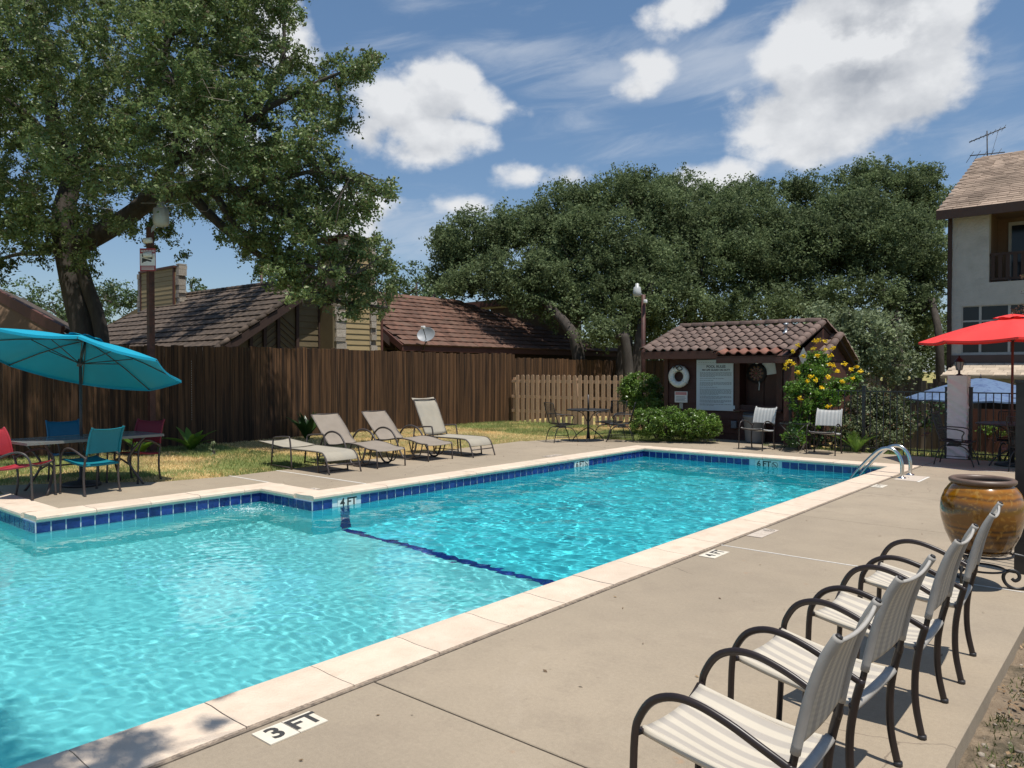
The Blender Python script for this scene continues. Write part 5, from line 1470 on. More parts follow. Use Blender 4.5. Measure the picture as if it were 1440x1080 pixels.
def build_sling_chair(label, group=None, wide=1.0, mats=('sling', 'frame_br'), big=1.0, roll='sling_roll'):
    """local: faces -x, width along y, ground at z 0"""
    C = empty('patio_chair', label=label, cat='chair', group=group)
    w = .232 * wide; fr = M[mats[1]]; sl = M[mats[0]]
    for s in (-1, 1):
        arm = [(-.262, s * (w + .018), 0), (-.250, s * (w + .018), .25), (-.243, s * (w + .018), .44), (-.225, s * (w + .018), .51), (-.18, s * (w + .018), .572), (-.11, s * (w + .018), .603), (-.03, s * (w + .018), .602), (.07, s * (w + .016), .572), (.17, s * (w + .012), .527), (.252, s * (w + .004), .487)]
        MB().tube(smooth_path(arm, 4), .0112, 8, flat=1.25).build('arm', fr, C)
        MB().tube([(-.262, s * (w + .018), 0), (-.262, s * (w + .018), .018)], .0165, 8).build('foot_cap', M['black'], C)
        leg = [(.252, s * (w + .002), .50), (.228, s * (w + .002), .40), (.213, s * (w + .004), .28), (.217, s * (w + .006), .14), (.245, s * (w + .010), .0)]
        MB().tube(smooth_path(leg, 4), .014, 8, flat=1.1).build('leg', fr, C)
        MB().tube([(.245, s * (w + .010), 0), (.2445, s * (w + .010), .018)], .018, 8).build('foot_cap', M['black'], C)
        # seat side rail with the sling wrapped round it
        rail = [(-.235, s * (w - .022), .452), (-.10, s * (w - .022), .424), (.05, s * (w - .022), .400), (.16, s * (w - .022), .392), (.212, s * (w - .022), .392)]
        MB().tube(smooth_path(rail, 4), .0155, 8).build('seat_rail', sl, C)
        MB().tube([(.205, s * (w - .03), .392), (.222, s * (w + .01), .392)], .012, 8).build('bracket', fr, C)
        MB().tube([(-.243, s * (w + .015), .452), (-.232, s * (w - .02), .452)], .012, 8).build('bracket', fr, C)
        bk = [(.248, s * (w - .004), .47), (.268, s * (w - .012), .58), (.295, s * (w - .014), .70), (.332, s * (w - .016), .81), (.372, s * (w - .018), .885)]
        pth = smooth_path(bk, 5)
        MB().tube(pth, .012, 8).build('back_rail', fr, C)
        MB().tube([p + Vector((.0, 0, 0)) for p in pth[3:]], .0155, 8, flat=1.0).build('back_hem', M[roll], C)
        e = pth[-1]; d = (pth[-1] - pth[-2]).normalized()
        MB().tube([e - d * .001, e + d * .006], .010, 8).build('end_cap', M['black'], C)
    # front and rear cross bars, sagging
    n = 8
    MB().tube([(-.243 + .018 * sin(pi * i / n), -w - .0 + 2 * w * i / n, .452 - .035 * sin(pi * i / n)) for i in range(n + 1)], .0125, 8).build('front_bar', fr, C)
    MB().tube([(.222, -w - .0 + 2 * w * i / n, .392 - .004 * sin(pi * i / n)) for i in range(n + 1)], .019, 8).build('rear_bar', M[roll], C)
    pth = smooth_path([(.372, -w + .018, .885), (.385, -w * .6, .878), (.388, 0, .868), (.385, w * .6, .878), (.372, w - .018, .885)], 4)
    # seat sling (two-sided thin cloth)
    def seat(u, v):
        y = (v * 2 - 1) * (w - .022); x = -.235 + .447 * u
        z = .452 - .060 * min(1, u * 1.25) if u < .8 else .392
        z = .452 - .060 * sstep(-.1, .85, u) * 1.0
        sag = (1 - (v * 2 - 1) ** 2)
        return (x + .012 * sag * (1 - u) ** 3, y, z + .010 - .030 * sag * (.35 + .65 * sin(pi * min(1, u * 1.0)) ** .7))
    b = MB(); b.grid(seat, 14, 12); o = b.build('seat', sl, C); md = o.modifiers.new('t', 'SOLIDIFY'); md.thickness = .004
    p0 = smooth_path([(.262, 0, .545), (.272, 0, .60), (.295, 0, .70), (.332, 0, .81), (.362, 0, .866)], 4)
    def back(u, v):
        k = min(len(p0) - 1.001, v * (len(p0) - 1)); i = int(k); q = p0[i].lerp(p0[i + 1], k - i); y = (u * 2 - 1) * (w - .014); s = 1 - (u * 2 - 1) ** 2
        topdip = .018 * s * max(0, (v - .8) / .2)
        return (q.x + .011 * s - .003, y, q.z - topdip - (.05 - .05) * v - .04 * (1 - v) * 0)
    b = MB(); b.grid(back, 12, 14); o = b.build('back_sling', sl, C); md = o.modifiers.new('t', 'SOLIDIFY'); md.thickness = .004
    md.offset = 0
    # loose flap at the top where the cloth is stretched between the rails
    tp = [Vector(back(i / 12, 1.0)) + Vector((.004, 0, .004)) for i in range(13)]
    MB().tube(tp, .007, 6).build('top_hem', M[roll], C)
    return C


def build_chairs():
    labs = ['nearest striped sling patio chair of the row, cut off by the bottom of the picture',
            'striped sling patio chair second from the front in the row along the dirt strip',
            'striped sling patio chair third in the row, between two other chairs',
            'striped sling patio chair at the far end of the row beside the glazed pot']
    c0 = build_sling_chair(labs[0], 'striped sling chairs in a row on the deck')
    pos = [(-1.055, 2.39, .03), (-1.07, 3.175, -.035), (-1.045, 3.965, .015), (-1.045, 4.75, .06)]
    for i, (x, y, r) in enumerate(pos):
        c = c0 if i == 0 else copy_tree(c0)
        c.location = (x, y, 0.001); c.rotation_euler = (0, 0, r); c['label'] = labs[i]
    d0 = build_sling_chair('pale sling chair facing the pool in front of the grey bin', 'pale sling chairs at the far end of the pool', 1.06, ('sling_plaid', 'frame_br'), roll='sling_plaid')
    d0.location = (-6.37, 15.28, .001); d0.rotation_euler = (0, 0, pi / 2 - .12)
    d1 = copy_tree(d0); d1.location = (-5.03, 15.30, .001); d1.rotation_euler = (0, 0, pi / 2 + .06); d1['label'] = 'pale sling chair facing the pool in front of the flowering bush and railing'
    for d in (d0, d1): d.scale = (1, 1, .97)


build_chairs()


def small_table():
    T = empty('side_table', (-5.73, 15.62, 0), .2, label='small black square wire table between the two pale sling chairs', cat='table')
    s = .25; h = .55
    for a in (-1, 1):
        MB().bar((-s, a * s, h), (s, a * s, h), .02).build('edge', M['iron'], T); MB().bar((a * s, -s, h), (a * s, s, h), .02).build('edge', M['iron'], T)
        MB().tube([(-s, a * s, h), (s, a * s, .0)], .009, 6).build('leg', M['iron'], T); MB().tube([(s, a * s, h), (-s, a * s, .0)], .009, 6).build('leg', M['iron'], T)
    me = MB().box(-.003, .003, -s, s, -.003, .003).mesh('wire', M['iron'])
    for k in range(14): link_mesh('wire', me, T, (-s + .03 + k * .034, 0, h))
    # grey bin
    B = empty('waste_bin', (-6.98, 16.62, 0), label='grey ribbed plastic waste bin against the hut wall', cat='bin')
    b = MB(); b.lathe([(0, .01), (.20, .01), (.205, .03), (.245, .55), (.262, .56), (.268, .61), (.255, .63), (.235, .6), (.19, .06), (0, .05)], 22); b.build('body', M['bin'], B)
    b = MB(); b.lathe([(.24, .6), (.265, .635), (.262, .66), (.2, .69), (0, .70)], 22); b.build('liner', M['black'], B)
    for a in (0, pi): MB().cbox((0, 0, 0), (.03, .14, .05), Matrix.Rotation(a + .4, 4, 'Z') @ Matrix.Translation((.262, 0, .5))).build('handle', M['bin'], B)


small_table()


# ------------------------------------------------------------------ sun loungers
def flat_lounger(label, back_deg, mats):
    """straight-legged stacking lounger; local x runs from the head (-) to the foot (+)"""
    C = empty('sun_lounger', label=label, cat='sun lounger', group='sun loungers on the left deck')
    w = .30; fr = M['frame_grey']; sl = M[mats]
    a = radians(back_deg); px, pz = -.30, .335
    L_ = .78
    bx = lambda t: (px - cos(a) * t, pz + sin(a) * t)
    for s in (-1, 1):
        y = s * w
        MB().tube(smooth_path([(px, y, pz), (.2, y, .335), (.68, y, .335), (.82, y, .31), (.90, y, .22), (.985, y, .0)], 4), .013, 8).build('side_rail', fr, C)
        MB().tube([(px, y * .97, pz), (bx(L_)[0], y * .97, bx(L_)[1])], .013, 8).build('back_rail', fr, C)
        MB().tube([(.62, y * .93, .33), (.66, y * .93, 0)], .013, 8).build('leg', fr, C)
        # arm frame, front post sloping, notched rear post
        MB().tube(smooth_path([(-.02, y * 1.1, 0), (-.05, y * 1.1, .35), (-.08, y * 1.1, .50), (-.13, y * 1.1, .53), (-.52, y * 1.1, .50), (-.58, y * 1.1, .46)], 3), .014, 8).build('arm', fr, C)
        MB().tube([(-.58, y * 1.1, .47), (-.66, y * 1.08, .0)], .014, 8).build('rear_leg', fr, C)
        for k in range(4): MB().cbox((-.615 - k * .014 + .02, y * 1.07, .32 - k * .075), (.035, .02, .022)).build('notch', fr, C)
        MB().tube([(-.63, y * 1.08, .03), (-.03, y * 1.1, .03)], .010, 6).build('foot_rail', fr, C)
        MB().tube([(-.60, y * 1.08, .31), (px, y, pz)], .012, 6).build('strut', fr, C)
    MB().tube([(.93, -w, .14), (.93, w, .14)], .011, 6).build('cross_bar', fr, C)
    MB().tube([(-.58, -w, .31), (-.58, w, .31)], .011, 6).build('cross_bar', fr, C)
    MB().tube([(.66, -w * .93, .02), (.66, w * .93, .02)], .011, 6).build('cross_bar', fr, C)
    e = bx(L_); MB().tube([(e[0], -w * .97, e[1]), (e[0], w * .97, e[1])], .012, 6).build('head_bar', fr, C)
    sp = smooth_path([(px + .01, 0, pz + .012), (.2, 0, .345), (.66, 0, .345), (.80, 0, .325), (.875, 0, .26), (.90, 0, .20)], 5)
    def f1(u, v):
        k = min(len(sp) - 1.001, u * (len(sp) - 1)); i = int(k); q = sp[i].lerp(sp[i + 1], k - i); s = 1 - (2 * v - 1) ** 2
        return (q.x, (2 * v - 1) * (w + .012), q.z - .02 * s * (1 - u) ** .5)
    b = MB(); b.grid(f1, 18, 8); o = b.build('seat_sling', sl, C); o.modifiers.new('t', 'SOLIDIFY').thickness = .006
    def f2(u, v):
        t = .02 + (L_ + .005) * u; q = bx(t); s = 1 - (2 * v - 1) ** 2
        curl = .05 * max(0, u - .85) / .15 * sin(a) * (1 if back_deg > 40 else 0)
        return (q[0] - curl + .02 * s * sin(a) * 0, (2 * v - 1) * (w * .97 + .010), q[1] + .012 - .018 * s)
    b = MB(); b.grid(f2, 12, 8); o = b.build('back_sling', sl, C); o.modifiers.new('t', 'SOLIDIFY').thickness = .006
    return C


def curved_lounger(label):
    C = empty('sun_lounger', label=label, cat='sun lounger', group='sun loungers on the left deck')
    w = .30; fr = M['frame_grey']; sl = M['lounge_tan']
    bt = (-.92, .82); pv = (-.38, .30)
    for s in (-1, 1):
        y = s * w
        MB().tube(smooth_path([(pv[0] - .12, y, .31), (pv[0], y, .30), (-.1, y, .335), (.15, y, .375), (.45, y, .36), (.72, y, .31), (.88, y, .305), (.93, y, .27), (.945, y, .0)], 4), .013, 8).build('side_rail', fr, C)
        MB().tube(smooth_path([(pv[0], y * .95, pv[1]), (-.65, y * .95, .55), (bt[0], y * .95, bt[1])], 4), .013, 8).build('back_rail', fr, C)
        # sweeping arm that runs into a sled foot
        MB().tube(smooth_path([(-.56, y * 1.12, .30), (-.50, y * 1.12, .42), (-.36, y * 1.12, .53), (-.18, y * 1.12, .555), (0.0, y * 1.12, .50), (.12, y * 1.12, .37), (.22, y * 1.12, .17), (.33, y * 1.12, .04), (.45, y * 1.10, .015), (.55, y * 1.08, .06), (.62, y * 1.05, .2), (.64, y, .33)], 4), .015, 8, flat=1.2).build('arm', fr, C)
        MB().tube(smooth_path([(-.56, y * 1.12, .30), (-.60, y * 1.1, .15), (-.66, y * 1.1, .0)], 3), .014, 8).build('rear_leg', fr, C)
        MB().tube(smooth_path([(.78, y * .95, .31), (.72, y * .95, .12), (.60, y * .95, .06), (.5, y * .95, .13), (.42, y * .95, .34)], 3), .011, 6).build('foot_loop', fr, C)
    MB().tube([(-.5, -w * 1.05, .31), (-.5, w * 1.05, .31)], .012, 6).build('cross_bar', fr, C)
    MB().tube([(-.62, -w * 1.05, .10), (-.62, w * 1.05, .10)], .012, 6).build('cross_bar', fr, C)
    MB().tube([(.46, -w * 1.05, .02), (.46, w * 1.05, .02)], .012, 6).build('cross_bar', fr, C)
    for s in (-1, 1): MB().tube([(-.62, s * .2, .12), (-.7, s * .2, .6)], .008, 5).build('strut', fr, C)
    MB().tube([(bt[0], -w * .95, bt[1]), (bt[0], w * .95, bt[1])], .012, 6).build('head_bar', fr, C)
    sp = smooth_path([(pv[0] + .0, 0, .315), (-.1, 0, .345), (.15, 0, .385), (.45, 0, .37), (.72, 0, .32), (.88, 0, .315), (.94, 0, .29)], 5)
    sb = smooth_path([(pv[0], 0, pv[1] + .02), (-.52, 0, .42), (-.65, 0, .56), (bt[0], 0, bt[1])], 5)
    for nm, p_, ww in (('seat_sling', sp, w + .012), ('back_sling', sb, w * .95 + .012)):
        def f(u, v):
            k = min(len(p_) - 1.001, u * (len(p_) - 1)); i = int(k); q = p_[i].lerp(p_[i + 1], k - i); s = 1 - (2 * v - 1) ** 2
            return (q.x + (.01 * s if nm == 'back_sling' else 0), (2 * v - 1) * ww, q.z - .015 * s)
        b = MB(); b.grid(f, 18, 8); o = b.build(nm, sl, C); o.modifiers.new('t', 'SOLIDIFY').thickness = .006
    return C


def build_loungers():
    a = flat_lounger('beige sun lounger lying fully flat, nearest to the teal umbrella', 4, 'lounge_pale'); a.location = (-10.80, 7.56, 0); a.rotation_euler = (0, 0, -.03)
    b = curved_lounger('taupe curved lounger with raised back, beside the flat beige lounger'); b.location = (-10.78, 8.50, 0); b.rotation_euler = (0, 0, -.01)
    c = copy_tree(b); c.location = (-10.87, 9.72, 0); c.rotation_euler = (0, 0, .0); c['label'] = 'taupe curved lounger with raised back, next to the upright beige lounger'
    d = flat_lounger('beige sun lounger with its back nearly upright, farthest from the teal umbrella', 64, 'lounge_pale'); d.location = (-10.72, 10.68, 0); d.rotation_euler = (0, 0, .0)


build_loungers()


# ------------------------------------------------------------------ umbrellas and dining sets
def umbrella(name, loc, label, cloth, R_=1.36, hub=2.05, rise=.34, tilt=0, tdir=0, pole_h=None, ribs=8, rot0=0.0, pole='frame_grey', vent=True, base=True, tiltz=None):
    U = empty(name, loc, label=label, cat='umbrella')
    tz = tiltz or hub - .25
    MB().tube([(0, 0, .04), (0, 0, tz)], .020, 10).build('pole', M[pole], U)
    Mx = Matrix.Translation((0, 0, tz)) @ Matrix.Rotation(tdir, 4, 'Z') @ Matrix.Rotation(tilt, 4, 'Y') @ Matrix.Rotation(-tdir, 4, 'Z') @ Matrix.Translation((0, 0, -tz))
    b = MB(); b.tube([Mx @ Vector((0, 0, tz - .02)), Mx @ Vector((0, 0, hub + .02))], .018, 10).build('upper_pole', M[pole], U)
    MB().tube([(0, 0, tz - .05), (0, 0, tz + .04)], .032, 10).build('tilt_joint', M[pole], U)
    # canopy: eight panels that sag between the ribs
    n = 6
    vs = []; fs = []
    def pt(k, t, s):
        a0 = rot0 + 2 * pi * k / ribs; a1 = rot0 + 2 * pi * (k + 1) / ribs
        r = R_ * t
        p0 = Vector((cos(a0) * r, sin(a0) * r, 0)); p1 = Vector((cos(a1) * r, sin(a1) * r, 0)); p = p0.lerp(p1, s)
        z = hub - rise * (t ** 1.15) - .035 * t * t * 0 - .030 * t * sin(pi * s) * 1.0 + .02 * sin(pi * t)
        p *= 1 - .03 * sin(pi * s) * t
        return Mx @ Vector((p.x, p.y, z))
    g = MB()
    for k in range(ribs): g.grid(lambda u, v: pt(k, .06 + .94 * v, u), n, 8)
    bm = bmesh.new(); me = g.mesh('canopy', M[cloth]); bm.from_mesh(me); bmesh.ops.remove_doubles(bm, verts=bm.verts, dist=.002); bm.to_mesh(me); bm.free()
    c = link_mesh('canopy', me, U)
    # hem turned down at the edge
    g = MB()
    for k in range(ribs): g.grid(lambda u, v: tuple(pt(k, 1.0, u) + Vector((0, 0, -.035 * v - .0))), n, 1)
    g.build('hem', M[cloth], c)
    if vent:
        g = MB()
        for k in range(ribs): g.grid(lambda u, v: tuple(pt(k, .0 + .20 * v, u) + Vector((0, 0, .045 + .01 * sin(6.3 * u)))), 4, 3)
        g.build('vent_cap', M[cloth], c)
    for k in range(ribs):
        a = rot0 + 2 * pi * k / ribs
        p = [Mx @ Vector((cos(a) * R_ * t, sin(a) * R_ * t, hub - rise * t ** 1.15 + .02 * sin(pi * t) - .018)) for t in (.03, .3, .6, 1.0)]
        r = MB().tube(p, .008, 5).build('rib', M[pole], U)
        q = Mx @ Vector((cos(a) * R_ * .48, sin(a) * R_ * .48, hub - rise * .43 - .01))
        MB().tube([Mx @ Vector((0, 0, hub - .36)), q], .007, 5).build('strut', M[pole], r)
    MB().tube([Mx @ Vector((0, 0, hub - .40)), Mx @ Vector((0, 0, hub - .32))], .035, 10).build('runner', M[pole], U)
    MB().tube([Mx @ Vector((0, 0, hub - .04)), Mx @ Vector((0, 0, hub + .08))], [.03, .012], 8).build('finial', M[pole], U)
    if base:
        b = MB(); b.lathe([(0, .002), (.25, .002), (.25, .03), (.22, .05), (.06, .07), (.03, .12), (.03, .35), (.02, .36)], 24); b.build('base', M['black'], U)
    MB().tube([(0.02, 0, 1.15), (.07, -.01, 1.15), (.09, -.02, 1.20)], .008, 6).build('crank', M[pole], U)
    return U


def dining_chair(label, mat, group):
    C = build_sling_chair(label, group, 1.02, (mat, 'frame_grey'), roll=mat)
    return C


def build_teal_set():
    bx, by = -11.05, 4.18
    ang = YAW     # picture's right as seen from the eye
    umbrella('patio_umbrella', (bx - .55, by + .15, 0), 'tilted turquoise umbrella over the dining table at the left edge', 'teal_cloth', R_=1.33, hub=2.07, rise=.33, tilt=radians(18), tdir=radians(116), rot0=radians(22), tiltz=1.74)
    T = empty('dining_table', (bx - .32, by + .12, 0), radians(4), label='long grey metal dining table under the turquoise umbrella', cat='table')
    lx, ly, h = .42, .90, .69
    b = MB(); b.box(-lx + .03, lx - .03, -ly + .03, ly - .03, h, h + .012); b.build('top', M['table_top'], T)
    for s in (-1, 1):
        MB().box(-lx, lx, s * ly - (.03 if s > 0 else 0), s * ly + (.03 if s < 0 else 0), h - .02, h + .014).build('rim', M['table_rim'], T)
        MB().box(s * lx - (.03 if s > 0 else 0), s * lx + (.03 if s < 0 else 0), -ly + .03, ly - .03, h - .02, h + .014).build('rim', M['table_rim'], T)
        for q in (-1, 1):
            MB().tube(smooth_path([(s * .34, q * .66, h - .01), (s * .22, q * .52, .45), (s * .20, q * .50, .30), (s * .33, q * .64, .0)], 4), .017, 8).build('leg', M['frame_grey'], T)
    for q in (-1, 1): MB().tube(smooth_path([(-.22, q * .50, .28), (0, q * .46, .36), (.22, q * .50, .28)], 4), .013, 6).build('stretcher', M['frame_grey'], T)
    MB().tube([(0, -.48, .34), (0, .48, .34)], .013, 6).build('stretcher', M['frame_grey'], T)
    g = 'sling chairs round the dining table'
    for mat, lab, px_, py_, rz in (('teal', 'teal sling chair with its back to the pool at the dining table', -10.83, 4.16, .22),
                                  ('wine_sl', 'dark red sling chair at the right end of the dining table', -11.50, 5.02, radians(118)),
                                  ('blue_sl', 'shaded blue sling chair on the fence side of the dining table', -12.1, 4.40, pi),
                                  ('red_sl', 'bright red sling chair at the left end, cut by the picture edge', -11.0, 3.42, radians(222))):
        c = dining_chair(lab, mat, g); c.location = (px_, py_, 0)
        c.rotation_euler = (0, 0, rz)


def wire_chair(label, spring=True, group=None):
    """black mesh steel chair on a sprung base; local: faces -x"""
    C = empty('wire_chair', label=label, cat='chair', group=group)
    ir = M['iron']; w = .24
    mesh_b = MB()
    for i in range(15):
        y = -w + 2 * w * i / 14; mesh_b.tube([(.20, y, .43), (.26, y, .60), (.33, y, .86)], .0035, 3, caps=False)
    for k in range(16):
        t = k / 15; z = .43 + .43 * t; x = .20 + .13 * t; mesh_b.tube([(x, -w, z), (x, w, z)], .003, 3, caps=False)
    mesh_b.build('back_mesh', ir, C)
    sm_ = MB()
    for i in range(15):
        y = -w + 2 * w * i / 14; sm_.tube([(-.24, y, .405), (0, y, .385), (.20, y, .42)], .0035, 3, caps=False)
    for k in range(16):
        x = -.24 + .44 * k / 15; sm_.tube([(x, -w, .40), (x, w, .40)], .003, 3, caps=False)
    sm_.build('seat_mesh', ir, C)
    MB().tube(smooth_path([(.20, -w, .42), (.26, -w, .60), (.33, -w, .86), (.335, -w * .7, .885), (.335, w * .7, .885), (.33, w, .86), (.26, w, .60), (.20, w, .42)], 3), .010, 6).build('back_frame', ir, C)
    MB().tube([(-.24, -w, .40), (-.24, w, .40), (.2, w, .42), (.2, -w, .42)], .010, 6, closed=True).build('seat_frame', ir, C)
    for s in (-1, 1):
        MB().tube(smooth_path([(.27, s * w, .62), (.15, s * (w + .03), .63), (-.05, s * (w + .04), .62), (-.16, s * (w + .04), .58), (-.13, s * (w + .02), .50), (-.14, s * w, .41)], 4), .011, 6).build('arm', ir, C)
        # cantilever legs
        MB().tube(smooth_path([(.12, s * .13, .33), (-.10, s * .17, .335), (-.22, s * .21, .24), (-.30, s * .22, .0)], 4), .010, 6).build('leg', ir, C)
        MB().tube(smooth_path([(-.05, s * .13, .33), (.15, s * .17, .335), (.24, s * .21, .24), (.30, s * .22, .0)], 4), .010, 6).build('leg', ir, C)
        MB().tube([(-.26, s * .215, .12), (.27, s * .215, .12)], .007, 5).build('stay', ir, C)
    MB().cbox((.03, 0, .355), (.16, .22, .035)).build('spring_block', ir, C)
    return C


def round_table(loc, label, r=.52, h=.70, stub=.35):
    T = empty('round_table', loc, label=label, cat='table'); ir = M['iron']
    b = MB(); b.lathe([(0, h), (r - .02, h), (r, h + .008), (r, h + .022), (r - .015, h + .026), (0, h + .018)], 32); b.build('top', ir, T)
    MB().tube([(0, 0, .05), (0, 0, h)], .03, 10).build('column', ir, T)
    for k in range(4):
        a = k * pi / 2 + .5
        MB().tube(smooth_path([(cos(a) * .03, sin(a) * .03, .30), (cos(a) * .16, sin(a) * .16, .22), (cos(a) * .30, sin(a) * .30, .10), (cos(a) * .36, sin(a) * .36, 0)], 4), .012, 6).build('leg', ir, T)
        MB().tube(smooth_path([(cos(a) * .03, sin(a) * .03, .45), (cos(a) * .12, sin(a) * .12, .62), (cos(a) * .3, sin(a) * .3, h)], 4), .009, 6).build('brace', ir, T)
    if stub: MB().tube([(0, 0, h), (0, 0, h + stub)], .022, 8).build('umbrella_sleeve', M['frame_grey'], T)
    return T


def build_wire_sets():
    c = (-10.1, 14.62)
    round_table((c[0], c[1], 0), 'round black wire table with a short bare umbrella sleeve before the picket fence', .50, .70, .36)
    c0 = wire_chair('black wire chair left of the round table by the picket fence', group='black wire chairs at the far lawn table')
    rr = Vector((cos(YAW), sin(YAW), 0)); ff = Vector((-sin(YAW), cos(YAW), 0))
    for i, (dr, df, lab) in enumerate(((-.62, -.25, 'black wire chair left of the round table by the picket fence'),
                                       (.55, .45, 'black wire chair behind the round table, farther of the right pair'),
                                       (.72, -.15, 'black wire chair right of the round table, nearer of the pair'))):
        o = c0 if i == 0 else copy_tree(c0)
        p = Vector((c[0], c[1], 0)) + rr * dr + ff * df
        o.location = p; o.rotation_euler = (0, 0, atan2(-df, -dr) + YAW + pi); o['label'] = lab
    # right patio set with the red umbrella
    umbrella('patio_umbrella', (-1.98, 15.45, 0), 'bright red umbrella on the right before the apartment building', 'red_cloth', R_=1.42, hub=2.52, rise=.36, tilt=radians(2), tdir=radians(220), rot0=radians(10), tiltz=2.2, pole='trim_brown')
    round_table((-1.95, 15.38, 0), 'round black wire table under the red umbrella', .55, .70, 0)
    a = copy_tree(c0); a.location = (-2.72, 15.0, 0); a.rotation_euler = (0, 0, pi - .15 + radians(8)); a['label'] = 'black wire chair left of the table under the red umbrella'
    a['group'] = 'black wire chairs under the red umbrella'
    b = copy_tree(c0); b.location = (-1.62, 14.75, 0); b.rotation_euler = (0, 0, -pi / 2 - .2 + pi + pi); b['label'] = 'black wire chair on the pool side of the red umbrella table'; b['group'] = 'black wire chairs under the red umbrella'
    e = copy_tree(c0); e.location = (-2.0, 16.0 - .12, 0); e.rotation_euler = (0, 0, -pi / 2 + .1 + pi); e['label'] = 'black wire chair on the railing side of the red umbrella table'; e['group'] = 'black wire chairs under the red umbrella'
    # blue umbrella on the lower patio
    p = AY(1379, 531, 20.5)
    gz = ground_z(p.x, 20.5)
    umbrella('patio_umbrella', (p.x, 20.5, gz), 'faded blue umbrella on the lower patio beyond the railing', 'blue_cloth', R_=1.55, hub=p.z - gz, rise=.48, rot0=.3, tiltz=p.z - gz - .4, vent=False)


build_teal_set()
build_wire_sets()


